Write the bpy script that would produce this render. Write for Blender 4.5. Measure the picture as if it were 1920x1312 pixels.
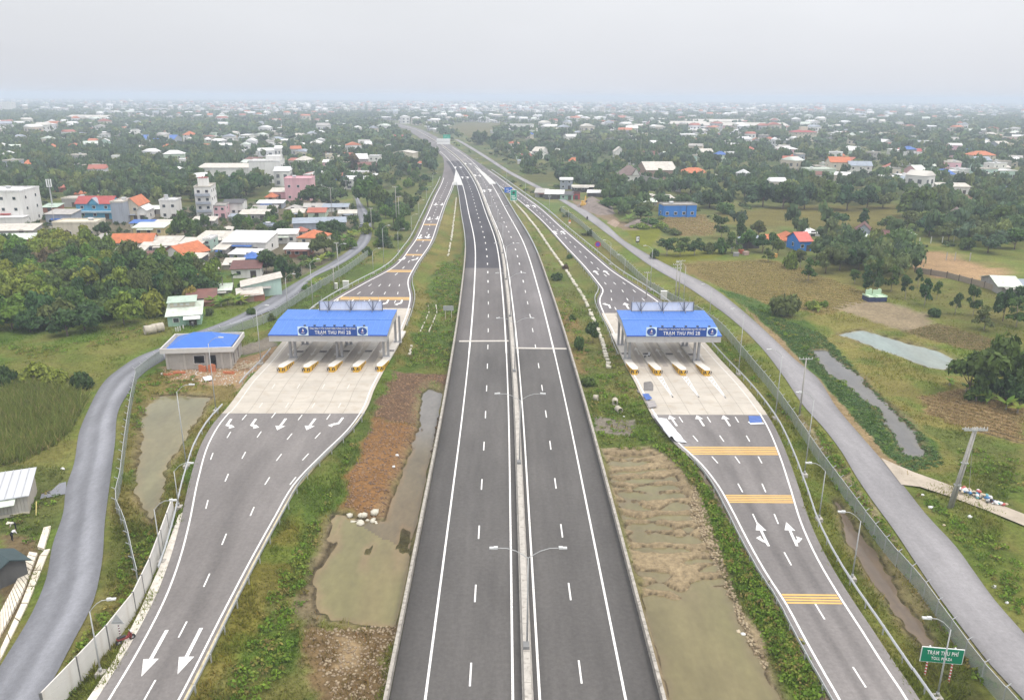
import bpy, math, random
import numpy as np
from mathutils import Vector, Matrix, Euler

random.seed(7)
RNG = np.random.default_rng(11)
scene = bpy.context.scene
for o in list(bpy.data.objects):
    bpy.data.objects.remove(o)
COL = scene.collection

# ------------------------------------------------------------------ camera
F, CAM_H = 1490.0, 48.5                       # focal length in photo pixels, flying height in metres
PITCH = math.atan((656 - 181) / F)
YAW, ROLL = math.radians(-0.58), math.radians(0.29)
_f = np.array([0, math.cos(PITCH), -math.sin(PITCH)]); _r = np.array([1.0, 0, 0]); _u = np.cross(_r, _f)
_r, _u = _r * math.cos(ROLL) + _u * math.sin(ROLL), -_r * math.sin(ROLL) + _u * math.cos(ROLL)
_Z = np.array([[math.cos(YAW), -math.sin(YAW), 0], [math.sin(YAW), math.cos(YAW), 0], [0, 0, 1]])
FW, RT, UP = _Z @ _f, _Z @ _r, _Z @ _u
cam = bpy.data.cameras.new("camera")
cam.sensor_fit = 'HORIZONTAL'; cam.sensor_width = 36.0; cam.lens = 36.0 * F / 1920
cam.clip_start = 0.5; cam.clip_end = 60000
cam_ob = bpy.data.objects.new("camera", cam); COL.objects.link(cam_ob)
_m = Matrix.Identity(4)
for i in range(3):
    _m[i][0], _m[i][1], _m[i][2] = RT[i], UP[i], -FW[i]
_m[2][3] = CAM_H
cam_ob.matrix_world = _m
scene.camera = cam_ob

# ------------------------------------------------------------------ sky, sun, exposure
SUN_EL, SUN_AZ = math.radians(62), math.radians(115)      # azimuth clockwise from +Y
world = bpy.data.worlds.new("World"); scene.world = world; world.use_nodes = True
nt = world.node_tree; nt.nodes.clear()
def N(t, typ, **k):
    n = t.nodes.new(typ)
    for a, b in k.items():
        setattr(n, a, b)
    return n
out = N(nt, 'ShaderNodeOutputWorld'); bg = N(nt, 'ShaderNodeBackground'); bg.inputs['Strength'].default_value = 0.10
sky = N(nt, 'ShaderNodeTexSky', sky_type='NISHITA', sun_disc=False, sun_elevation=SUN_EL, sun_rotation=SUN_AZ, air_density=1.0, dust_density=4.0, ozone_density=1.0)
tc = N(nt, 'ShaderNodeTexCoord'); sep = N(nt, 'ShaderNodeSeparateXYZ')
nt.links.new(tc.outputs['Generated'], sep.inputs[0])
ramp = N(nt, 'ShaderNodeValToRGB')                         # overcast layer: paler and brighter overhead
e = ramp.color_ramp.elements
e[0].position = 0.0; e[0].color = (0.418, 0.428, 0.458, 1)
e[1].position = 0.95; e[1].color = (1.0, 0.985, 0.965, 1)
m_ = ramp.color_ramp.elements.new(0.14); m_.color = (0.465, 0.469, 0.480, 1)
nt.links.new(sep.outputs['Z'], ramp.inputs['Fac'])
cn = N(nt, 'ShaderNodeTexNoise'); cn.inputs['Scale'].default_value = 1.6; cn.inputs['Detail'].default_value = 5
mp = N(nt, 'ShaderNodeMapping'); mp.inputs['Scale'].default_value = (1, 1, 2.5)
nt.links.new(tc.outputs['Generated'], mp.inputs[0]); nt.links.new(mp.outputs[0], cn.inputs['Vector'])
cr = N(nt, 'ShaderNodeMapRange'); cr.inputs['From Min'].default_value = 0.3; cr.inputs['From Max'].default_value = 0.7
cr.inputs['To Min'].default_value = 17.7; cr.inputs['To Max'].default_value = 20.3
nt.links.new(cn.outputs[0], cr.inputs[0])
sc_ = N(nt, 'ShaderNodeVectorMath', operation='SCALE')
nt.links.new(ramp.outputs['Color'], sc_.inputs[0]); 
dp = N(nt, 'ShaderNodeVectorMath', operation='DOT_PRODUCT'); dp.inputs[1].default_value = (math.sin(SUN_AZ) * math.cos(SUN_EL), math.cos(SUN_AZ) * math.cos(SUN_EL), math.sin(SUN_EL))
nt.links.new(tc.outputs['Generated'], dp.inputs[0])
gl = N(nt, 'ShaderNodeMapRange'); gl.inputs['From Min'].default_value = -.5; gl.inputs['From Max'].default_value = 1.0; gl.inputs['To Min'].default_value = .93; gl.inputs['To Max'].default_value = 1.22      # cloud is brighter towards the hidden sun
nt.links.new(dp.outputs['Value'], gl.inputs[0]); ml = N(nt, 'ShaderNodeMath', operation='MULTIPLY'); nt.links.new(gl.outputs[0], ml.inputs[0]); nt.links.new(cr.outputs[0], ml.inputs[1])
mixw = N(nt, 'ShaderNodeMix', data_type='RGBA'); mixw.inputs[0].default_value = 0.86
nt.links.new(sky.outputs[0], mixw.inputs[6]); nt.links.new(sc_.outputs[0], mixw.inputs[7])
nt.links.new(ml.outputs[0], sc_.inputs['Scale']); nt.links.new(mixw.outputs[2], bg.inputs['Color']); nt.links.new(bg.outputs[0], out.inputs['Surface'])
sun = bpy.data.lights.new("sun", 'SUN'); sun.energy = 1.5; sun.angle = math.radians(12); sun.color = (1.0, 0.955, 0.89)
sun_ob = bpy.data.objects.new("sun", sun); COL.objects.link(sun_ob)
_d = Vector((math.sin(SUN_AZ) * math.cos(SUN_EL), math.cos(SUN_AZ) * math.cos(SUN_EL), math.sin(SUN_EL)))
sun_ob.rotation_euler = _d.to_track_quat('Z', 'Y').to_euler()
scene.view_settings.view_transform = 'Standard'; scene.view_settings.look = 'None'
scene.view_settings.exposure = 0.07; scene.view_settings.gamma = 1.0; scene.view_settings.use_curve_mapping = False
scene.render.engine = 'CYCLES'
scene.cycles.use_denoising = True
scene.cycles.max_bounces = 5; scene.cycles.diffuse_bounces = 2; scene.cycles.glossy_bounces = 2
scene.cycles.volume_bounces = 1; scene.cycles.transparent_max_bounces = 6
HAZE_DENSITY, HAZE_COLOR = 0.00034, (0.70, 0.785, 0.95, 1)

# ------------------------------------------------------------------ helpers: projection, noise, meshes, materials
def P(u, v, z=0.0):
    """photo pixel -> world point on the horizontal plane z"""
    d = FW * F + RT * (u - 960) + UP * (656 - v)
    t = (z - CAM_H) / d[2]
    return np.array([d[0] * t, d[1] * t, z])
def pix(x, y, z=0.0):
    q = np.array([x, y, z - CAM_H]); d = q @ FW
    return 960 + F * (q @ RT) / d, 656 - F * (q @ UP) / d
def ppm(x, y, z=0.0):
    return F / (np.array([x, y, z - CAM_H]) @ FW)
def vnoise(x, y, s, seed=0):
    x = np.asarray(x, float) / s + seed * 17.31; y = np.asarray(y, float) / s - seed * 9.77
    xi = np.floor(x); yi = np.floor(y); fx = x - xi; fy = y - yi
    fx = fx * fx * (3 - 2 * fx); fy = fy * fy * (3 - 2 * fy)
    def h(a, b):
        v = np.sin(a * 127.1 + b * 311.7 + seed * 74.7) * 43758.5453
        return v - np.floor(v)
    return (h(xi, yi) * (1 - fx) + h(xi + 1, yi) * fx) * (1 - fy) + (h(xi, yi + 1) * (1 - fx) + h(xi + 1, yi + 1) * fx) * fy
def fbm(x, y, s, seed=0, o=4):
    t = 0; a = 0.5
    for k in range(o):
        t = t + a * vnoise(x, y, s / 2 ** k, seed + k); a *= 0.5
    return t / (1 - 0.5 ** o)
def sstep(a, b, x):
    t = np.clip((x - a) / (b - a), 0, 1); return t * t * (3 - 2 * t)
def pip(x, y, poly):
    x = np.asarray(x); y = np.asarray(y); r = np.zeros(x.shape, bool); n = len(poly)
    for i in range(n):
        x0, y0 = poly[i]; x1, y1 = poly[(i + 1) % n]
        if y0 == y1: continue
        c = ((y0 > y) != (y1 > y)) & (x < (x1 - x0) * (y - y0) / (y1 - y0) + x0)
        r ^= c
    return r
def pdist(x, y, poly):
    d = np.full(np.shape(x), 1e9); n = len(poly)
    for i in range(n):
        x0, y0 = poly[i]; x1, y1 = poly[(i + 1) % n]; dx, dy = x1 - x0, y1 - y0
        t = np.clip(((x - x0) * dx + (y - y0) * dy) / (dx * dx + dy * dy + 1e-9), 0, 1)
        d = np.minimum(d, np.hypot(x - x0 - t * dx, y - y0 - t * dy))
    return d
def sdist(x, y, poly):
    """signed distance, positive inside; evaluated only near the polygon"""
    x = np.asarray(x, float); y = np.asarray(y, float); p = np.array(poly)
    r = np.full(x.shape, -99.0)
    k = (x > p[:, 0].min() - 8) & (x < p[:, 0].max() + 8) & (y > p[:, 1].min() - 8) & (y < p[:, 1].max() + 8)
    if k.any():
        d = pdist(x[k], y[k], poly); r[k] = np.where(pip(x[k], y[k], poly), d, -d)
    return r
def wpoly(pts, z=-1.0):
    return [tuple(P(u, v, z)[:2]) for u, v in pts]

def mesh_np(name, V, faces, smooth=False, col=None, mats=None, midx=None):
    """faces: (M,k) array or list of such arrays"""
    if not isinstance(faces, list): faces = [faces]
    me = bpy.data.meshes.new(name); V = np.asarray(V, np.float32)
    me.vertices.add(len(V)); me.vertices.foreach_set('co', V.ravel())
    faces = [np.asarray(f, np.int32) for f in faces if len(f)]
    loops = np.concatenate([f.ravel() for f in faces])
    tot = np.concatenate([np.full(len(f), f.shape[1], np.int32) for f in faces])
    me.loops.add(len(loops)); me.loops.foreach_set('vertex_index', loops)
    me.polygons.add(len(tot)); me.polygons.foreach_set('loop_start', np.concatenate([[0], np.cumsum(tot)[:-1]]).astype(np.int32))
    if smooth: me.polygons.foreach_set('use_smooth', np.ones(len(tot), bool))
    if midx is not None: me.polygons.foreach_set('material_index', np.asarray(midx, np.int32))
    me.update(calc_edges=True)
    if col is not None:
        a = me.color_attributes.new('Col', 'FLOAT_COLOR', 'POINT')
        c = np.ones((len(V), 4), np.float32); c[:, :3] = col; a.data.foreach_set('color', c.ravel())
    for m in (mats or []): me.materials.append(m)
    return me

class MB:
    """collects boxes, prisms, tubes and sheets; mesh() makes ONE mesh of them"""
    def __init__(s): s.v = []; s.f = []
    def add(s, vs, fs):
        b = len(s.v); s.v += [tuple(map(float, p)) for p in vs]; s.f += [tuple(b + i for i in f) for f in fs]; return s
    def box(s, c, d, rz=0.0, ry=0.0, rx=0.0):
        x, y, z = d[0] / 2, d[1] / 2, d[2] / 2
        R = Euler((rx, ry, rz)).to_matrix()
        vs = [R @ Vector((a * x, b * y, g * z)) + Vector(c) for a in (-1, 1) for b in (-1, 1) for g in (-1, 1)]
        return s.add(vs, [(0, 1, 3, 2), (4, 6, 7, 5), (0, 4, 5, 1), (2, 3, 7, 6), (0, 2, 6, 4), (1, 5, 7, 3)])
    def tube(s, a, b, r0, r1=None, n=8, cap=True):
        r1 = r0 if r1 is None else r1; a = Vector(a); b = Vector(b); q = (b - a).to_track_quat('Z', 'Y')
        vs = []
        for c, r in ((a, r0), (b, r1)):
            for i in range(n):
                t = 2 * math.pi * i / n; vs.append(c + q @ Vector((r * math.cos(t), r * math.sin(t), 0)))
        fs = [(i, (i + 1) % n, n + (i + 1) % n, n + i) for i in range(n)]
        if cap: fs += [tuple(range(n - 1, -1, -1)), tuple(range(n, 2 * n))]
        return s.add(vs, fs)
    def path(s, pts, r, n=6):
        for a, b in zip(pts[:-1], pts[1:]): s.tube(a, b, r if not callable(r) else r(0), None, n)
        return s
    def prism(s, prof, y0, y1, axis='y'):
        """closed profile [(a,z)] extruded along y (or x)"""
        n = len(prof)
        mk = (lambda a, t, z: (a, t, z)) if axis == 'y' else (lambda a, t, z: (t, a, z))
        vs = [mk(a, y0, z) for a, z in prof] + [mk(a, y1, z) for a, z in prof]
        fs = [(i, (i + 1) % n, n + (i + 1) % n, n + i) for i in range(n)] + [tuple(range(n - 1, -1, -1)), tuple(range(n, 2 * n))]
        return s.add(vs, fs)
    def flat(s, pts, z=None):
        return s.add([(p[0], p[1], z if z is not None else p[2]) for p in pts], [tuple(range(len(pts)))])
    def mesh(s, name, m=None, smooth=False):
        me = bpy.data.meshes.new(name); me.from_pydata(s.v, [], s.f); me.update()
        import bmesh
        bm = bmesh.new(); bm.from_mesh(me); bmesh.ops.recalc_face_normals(bm, faces=bm.faces); bm.to_mesh(me); bm.free()
        if smooth: me.polygons.foreach_set('use_smooth', [True] * len(me.polygons))
        if m: me.materials.append(m)
        return me

def obj(name, me, parent=None, loc=None, rz=0.0, scale=None, kind=None, label=None):
    o = bpy.data.objects.new(name, me); COL.objects.link(o)
    if parent: o.parent = parent
    if loc is not None: o.location = loc
    if rz: o.rotation_euler = (0, 0, rz)
    if scale is not None: o.scale = scale if hasattr(scale, '__len__') else (scale,) * 3
    if kind: o['kind'] = kind
    if label: o['label'] = label
    return o
def thing(name, label, cat, loc=(0, 0, 0), rz=0.0, group=None):
    o = obj(name, None, None, loc, rz); o['label'] = label; o['category'] = cat
    if group: o['group'] = group
    return o
def tag(o, label, cat, group=None):
    o['label'] = label; o['category'] = cat
    if group: o['group'] = group
    return o
def copy_thing(root, loc, rz=0.0, label=None, scale=None):
    r = root.copy(); COL.objects.link(r); r.location = loc; r.rotation_euler = (0, 0, rz)
    if label: r['label'] = label
    if scale is not None: r.scale = (scale,) * 3
    for c0 in list(root.children):
        c = c0.copy(); COL.objects.link(c); c.parent = r
        for g0 in list(c0.children):
            g = g0.copy(); COL.objects.link(g); g.parent = c
    return r

_mats = {}
def mat(name, color, rough=0.7, var=0.18, nscale=0.6, metal=0.0, spec=0.4, streak=False, dirt=None, dirt_amt=0.35, bump=0.0, bscale=8.0, world_co=False, objrand=0.0):
    """principled paint with grain and dirt so that no surface is one flat tone"""
    if name in _mats: return _mats[name]
    m = bpy.data.materials.new(name); m.use_nodes = True; t = m.node_tree; b = t.nodes['Principled BSDF']
    b.inputs['Roughness'].default_value = rough; b.inputs['Metallic'].default_value = metal
    b.inputs['Specular IOR Level'].default_value = spec
    c = N(t, 'ShaderNodeTexCoord'); mp = N(t, 'ShaderNodeMapping')
    if world_co:
        g = N(t, 'ShaderNodeNewGeometry'); t.links.new(g.outputs['Position'], mp.inputs[0])
    else:
        t.links.new(c.outputs['Object'], mp.inputs[0])
    if streak: mp.inputs['Scale'].default_value = (1, 1, 0.15) if streak is True else streak
    n = N(t, 'ShaderNodeTexNoise'); n.inputs['Scale'].default_value = nscale; n.inputs['Detail'].default_value = 6; n.inputs['Roughness'].default_value = 0.65
    t.links.new(mp.outputs[0], n.inputs['Vector'])
    mr = N(t, 'ShaderNodeMapRange'); mr.inputs[1].default_value = 0.3; mr.inputs[2].default_value = 0.7
    mr.inputs[3].default_value = 1 - var; mr.inputs[4].default_value = 1 + var
    t.links.new(n.outputs[0], mr.inputs[0])
    sc = N(t, 'ShaderNodeVectorMath', operation='SCALE'); sc.inputs[0].default_value = color[:3]
    t.links.new(mr.outputs[0], sc.inputs['Scale'])
    last = sc.outputs[0]
    if objrand:
        oi = N(t, 'ShaderNodeObjectInfo'); hs = N(t, 'ShaderNodeHueSaturation')
        a = N(t, 'ShaderNodeMapRange'); a.inputs[3].default_value = 1 - objrand; a.inputs[4].default_value = 1 + objrand
        t.links.new(oi.outputs['Random'], a.inputs[0]); t.links.new(a.outputs[0], hs.inputs['Value']); t.links.new(last, hs.inputs['Color']); last = hs.outputs[0]
    if dirt:
        n2 = N(t, 'ShaderNodeTexNoise'); n2.inputs['Scale'].default_value = nscale * 2.7; n2.inputs['Detail'].default_value = 8
        t.links.new(mp.outputs[0], n2.inputs['Vector'])
        r2 = N(t, 'ShaderNodeMapRange'); r2.inputs[1].default_value = 0.52; r2.inputs[2].default_value = 0.72; r2.inputs[4].default_value = dirt_amt
        t.links.new(n2.outputs[0], r2.inputs[0])
        mx = N(t, 'ShaderNodeMix', data_type='RGBA'); t.links.new(r2.outputs[0], mx.inputs[0]); t.links.new(last, mx.inputs[6]); mx.inputs[7].default_value = (*dirt[:3], 1)
        last = mx.outputs[2]
    t.links.new(last, b.inputs['Base Color'])
    if bump:
        n3 = N(t, 'ShaderNodeTexNoise'); n3.inputs['Scale'].default_value = bscale; n3.inputs['Detail'].default_value = 4
        t.links.new(mp.outputs[0], n3.inputs['Vector'])
        bp = N(t, 'ShaderNodeBump'); bp.inputs['Strength'].default_value = bump; bp.inputs['Distance'].default_value = 0.1
        t.links.new(n3.outputs[0], bp.inputs['Height']); t.links.new(bp.outputs[0], b.inputs['Normal'])
    _mats[name] = m; return m

def thin(t, b, colour, k=.42):
    tr = N(t, 'ShaderNodeBsdfTranslucent'); mx = N(t, 'ShaderNodeMixShader'); mx.inputs[0].default_value = k
    t.links.new(colour, tr.inputs['Color']); t.links.new(b.outputs[0], mx.inputs[1]); t.links.new(tr.outputs[0], mx.inputs[2]); t.links.new(mx.outputs[0], t.nodes['Material Output'].inputs['Surface'])
def foliage_mat(name, c, var=0.5, attr=False):
    if name in _mats: return _mats[name]
    m = bpy.data.materials.new(name); m.use_nodes = True; t = m.node_tree; b = t.nodes['Principled BSDF']
    b.inputs['Roughness'].default_value = 0.6; b.inputs['Specular IOR Level'].default_value = 0.25
    g = N(t, 'ShaderNodeNewGeometry')
    a = N(t, 'ShaderNodeMapRange'); a.inputs[3].default_value = 1 - var; a.inputs[4].default_value = 1 + var
    t.links.new(g.outputs['Random Per Island'], a.inputs[0])
    hs = N(t, 'ShaderNodeHueSaturation')
    if attr:
        at = N(t, 'ShaderNodeVertexColor', layer_name='Col'); t.links.new(at.outputs[0], hs.inputs['Color'])
    else:
        hs.inputs['Color'].default_value = (*c, 1)
        oi = N(t, 'ShaderNodeObjectInfo')
        h = N(t, 'ShaderNodeMapRange'); h.inputs[3].default_value = 0.475; h.inputs[4].default_value = 0.52
        t.links.new(oi.outputs['Random'], h.inputs[0]); t.links.new(h.outputs[0], hs.inputs['Hue'])
    t.links.new(a.outputs[0], hs.inputs['Value']); t.links.new(hs.outputs[0], b.inputs['Base Color']); thin(t, b, hs.outputs[0])
    _mats[name] = m; return m

# ------------------------------------------------------------------ road layout (photo pixels -> metres)
def edge(pts, z=0.0):
    """smooth curve X(Y) through pixel points on plane z"""
    w = sorted([tuple(P(u, v, z)[:2]) for u, v in pts], key=lambda q: q[1])
    X = np.array([q[0] for q in w]); Y = np.array([q[1] for q in w])
    s = np.diff(X) / np.diff(Y); d = np.empty(len(X)); d[0], d[-1] = s[0], s[-1]
    h = np.diff(Y); d[1:-1] = (s[:-1] * h[1:] + s[1:] * h[:-1]) / (h[1:] + h[:-1])
    def f(y):
        y = np.asarray(y, float); k = np.clip(np.searchsorted(Y, y) - 1, 0, len(Y) - 2)
        t = (y - Y[k]) / (Y[k + 1] - Y[k]); hh = Y[k + 1] - Y[k]
        r = (2*t**3-3*t**2+1)*X[k] + (t**3-2*t**2+t)*hh*d[k] + (-2*t**3+3*t**2)*X[k+1] + (t**3-t**2)*hh*d[k+1]
        r = np.where(y < Y[0], X[0] + d[0] * (y - Y[0]), r); return np.where(y > Y[-1], X[-1] + d[-1] * (y - Y[-1]), r)
    f.y0, f.y1 = Y[0], Y[-1]; return f
_mc = [(1.97, 30), (1.97, 84), (1.92, 116), (1.5, 158), (0.6, 205), (-1.5, 270), (-7.0, 348), (-17.3, 484), (-35.9, 651), (-55.5, 784), (-89, 983), (-152, 1313), (-271, 1745)]
class _E: pass
def curve(pts):
    X = np.array([p[0] for p in pts]); Y = np.array([p[1] for p in pts], float)
    s = np.diff(X) / np.diff(Y); h = np.diff(Y); d = np.empty(len(X)); d[0], d[-1] = s[0], s[-1]
    d[1:-1] = (s[:-1] * h[1:] + s[1:] * h[:-1]) / (h[1:] + h[:-1])
    def f(y):
        y = np.asarray(y, float); k = np.clip(np.searchsorted(Y, y) - 1, 0, len(Y) - 2); hh = Y[k+1] - Y[k]; t = (y - Y[k]) / hh
        return (2*t**3-3*t**2+1)*X[k] + (t**3-2*t**2+t)*hh*d[k] + (-2*t**3+3*t**2)*X[k+1] + (t**3-t**2)*hh*d[k+1]
    return f
MAINC = curve(_mc)
def slope(f, y): return (f(np.asarray(y) + 0.5) - f(np.asarray(y) - 0.5))
def main_x(off):
    def f(y):
        y = np.clip(np.asarray(y, float), 30.6, 1744); return MAINC(y) + off * np.sqrt(1 + slope(MAINC, y) ** 2)
    return f
def shift(f, off):
    return lambda y: f(y) + off * np.sqrt(1 + slope(f, y) ** 2)
ZR = -0.03
LRL = edge([(183,1340),(200,1312),(255,1221),(310,1114),(335,1046),(350,990),(370,895),(390,830),(412,792),(437,763),(475,712),(505,680),(536,642),(583,597),(620,567),(680,532),(730,505),(770,462),(797,410),(816,367),(827,345),(834,322),(829,287),(820,275)], ZR)
LRR = edge([(325,1340),(340,1312),(425,1144),(475,1048),(517,972),(555,907),(612,847),(655,805),(685,762),(697,731),(717,693),(738,654),(752,620),(765,587),(771,560),(767,525),(778,502),(806,460),(822,417),(833,385),(847,352),(853,322),(850,300),(845,285)], ZR)
RRL = edge([(1595,1360),(1570,1311),(1540,1259),(1505,1196),(1470,1131),(1437,1080),(1400,1015),(1372,960),(1342,907),(1310,867),(1272,832),(1235,790),(1210,747),(1195,717),(1177,685),(1160,650),(1148,620),(1132,590),(1123,562),(1129,543),(1120,530),(1100,505),(1062,464),(1015,413),(973,376),(930,344),(890,312),(865,296)], ZR)
RRR = edge([(1725,1345),(1705,1311),(1660,1244),(1615,1174),(1577,1116),(1540,1054),(1507,984),(1485,915),(1465,855),(1440,797),(1385,720),(1345,677),(1317,645),(1275,603),(1242,571),(1185,532),(1150,509),(1120,484),(1098,465),(1057,430),(1015,392),(973,361),(934,332),(895,305),(865,285),(849,276)], ZR)
ZL = -0.75
LOL = edge([(-95,1400),(0,1248),(63,1142),(85,1089),(99,1019),(118,963),(124,913),(137,875),(150,805),(167,765),(182,735),(200,710),(225,690),(262,667),(300,652),(362,624),(407,608),(470,579),(505,559),(562,525),(620,492),(640,479),(662,462),(675,442),(677,428),(670,400),(668,382),(655,350),(640,335)], ZL)
LOR = edge([(0,1430),(84,1301),(137,1202),(173,1132),(190,1061),(197,973),(202,935),(215,835),(225,762),(240,737),(255,714),(275,695),(307,675),(345,650),(382,633),(411,623),(462,601),(528,573),(560,550),(590,519),(630,500),(680,468),(694,450),(696,424),(690,398),(677,380),(663,350),(650,335)], ZL)
ROL = edge([(1990,1400),(1915,1306),(1865,1254),(1815,1191),(1765,1124),(1715,1051),(1670,984),(1652,960),(1610,900),(1575,842),(1540,797),(1515,770),(1467,702),(1429,653),(1380,605),(1340,574),(1295,542),(1230,505),(1185,474),(1150,447),(1100,410),(1060,382),(1000,350),(955,326),(915,300),(880,278),(852,262),(812,248)], ZL)
ROR = edge([(2010,1290),(1915,1181),(1865,1124),(1825,1069),(1790,1021),(1755,984),(1735,962),(1702,920),(1652,860),(1610,812),(1570,765),(1530,706),(1490,673),(1459,643),(1405,593),(1370,564),(1330,535),(1272,507),(1210,474),(1180,457),(1135,420),(1095,392),(1067,378),(1007,347),(962,324),(921,298),(886,276.5),(857,261),(817,247)], ZL)
MXL, MXR = main_x(-11.4), main_x(11.2)
ROADS = [(MXL, MXR, 30, 1740, -0.25), (LRL, LRR, 40, 790, -0.28), (RRL, RRR, 40, 790, -0.28), (LOL, LOR, 40, 420, -0.86), (ROL, ROR, 40, 980, -0.86)]
def lane_gap(x, y, i, m=0):
    """horizontal distance of (x,y) from road i (0 on it)"""
    a, b, y0, y1, z = ROADS[i]
    d = np.maximum(np.maximum(a(y) - x, x - b(y)), 0)
    return np.where((y < y0) | (y > y1), 999.0, d)
def on_road(x, y, m=1.0):
    r = np.zeros(np.shape(x), bool)
    for i in range(5): r |= lane_gap(x, y, i) < m
    return r

# ------------------------------------------------------------------ terrain: ponds, height, ground colours
PONDS = {
 'left': wpoly([(292,744),(340,741),(399,745),(378,777),(352,812),(326,862),(306,900),(298,945),(285,985),(262,940),(258,860),(266,797),(274,765)], -1.35),
 'ditch': wpoly([(800,722),(833,740),(829,790),(817,845),(800,920),(790,975),(780,1003),(742,985),(712,970),(742,905),(764,850),(781,800),(786,740)], -1.35),
 'mudpool': wpoly([(630,965),(725,978),(788,1003),(770,1060),(757,1120),(745,1172),(700,1172),(618,1166),(588,1142),(586,1105),(602,1055),(618,1000)], -1.35),
 'ridges': wpoly([(1130,848),(1215,842),(1262,880),(1292,930),(1315,990),(1340,1040),(1362,1090),(1382,1150),(1408,1200),(1435,1260),(1480,1340),(1500,1400),(1255,1400),(1225,1250),(1200,1130),(1178,1030),(1155,930)], -1.35),
 'teal': wpoly([(1575,628),(1615,618),(1655,630),(1705,644),(1755,656),(1792,674),(1778,695),(1735,689),(1690,669),(1647,657),(1608,640)], -1.35),
 'canal': wpoly([(1518,655),(1548,655),(1568,672),(1584,688),(1617,708),(1645,745),(1660,756),(1690,781),(1713,805),(1737,850),(1715,860),(1692,852),(1677,820),(1655,790),(1645,765),(1610,744),(1583,722),(1555,707),(1538,680)], -1.35),
 'drain': wpoly([(1568,940),(1600,978),(1660,1068),(1705,1140),(1750,1210),(1735,1215),(1690,1165),(1640,1100),(1600,1040),(1578,990)], -1.35),
}
WATER_Z = -1.35
def ground_h(x, y):
    x = np.asarray(x, float); y = np.asarray(y, float)
    near = sstep(900, 300, y)
    h = -1.0 + near * 0.55 * (fbm(x, y, 14, 3) - 0.5) + near * sstep(170, 60, y) * 0.22 * (fbm(x, y, 1.6, 9, 3) - 0.5)
    for k, poly in PONDS.items():
        wob = 1.6 * (fbm(x, y, 5, 21) - 0.5) + 0.7 * (vnoise(x, y, 1.1, 4) - 0.5)
        s = sdist(x, y, poly) + wob
        f = sstep(-1.2, 1.3, s)
        bed = -1.72
        if k == 'ridges':
            q1 = fbm(x, y, 5.5, 12, 3); q2 = fbm(x, y, 2.6, 31, 3); q3 = fbm(x * .5, y, 11, 44, 2)
            ph = y * 2.55 + .30 * np.abs(x - 18.5) * np.sin(y * .4) + 8.5 * (q1 - .5) + 2.0 * (q2 - .5)
            rid = np.sin(ph) * .5 + (q2 - .5) * 2.6 + (q3 - .5) * 1.2
            bias = -.82 + .62 * sstep(69, 79, y) + .50 * sstep(80, 92, y) - .25 * sstep(100, 106, y)
            isl = sstep(-.28, .34, rid + bias); v = sstep(67, 72, y)
            bed = -1.66 + v * (isl * (.46 + .14 * q2) + .10 * q1 + .06 * (vnoise(x, y, .5, 3) - .5)) + .30 * sstep(102, 109, y)
        if k == 'ditch':
            bed = -1.66 + 0.5 * sstep(0.5, 0.7, fbm(x, y, 3, 33)) * sstep(104, 112, y) * sstep(128, 118, y)
        if k == 'mudpool':
            bed = -1.75 + 0.47 * sstep(0.45, 0.62, fbm(x * 3.0, y * 0.5, 6, 41)) * sstep(72, 82, y)
        h = h * (1 - f) + bed * f
    hp = sdist(x, y, BANK) + 2.4 * (fbm(x, y, 3.5, 17) - .5)
    h = h + sstep(-0.8, 1.5, hp) * (0.55 + 0.3 * (fbm(x, y, 2.2, 5, 3) - .5))
    for i in range(5):
        z = ROADS[i][4]; g = lane_gap(x, y, i)
        f = sstep((1.5, 4.6, 4.6, 3.2, 3.2)[i], (0.3, 0.8, 0.8, 0.6, 0.6)[i], g)
        h = h * (1 - f) + z * f
    return np.where(y > 2500, -1.0, h)
BANK = wpoly([(728,700),(842,704),(834,728),(800,722),(784,745),(780,800),(762,850),(742,905),(722,972),(690,968),(642,952),(650,900),(680,830),(706,770)], -0.9)
LUSH, OLIVE, DRY, DIRT = (0.088,0.140,0.022), (0.138,0.152,0.034), (0.205,0.172,0.060), (0.25,0.175,0.105)
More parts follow.
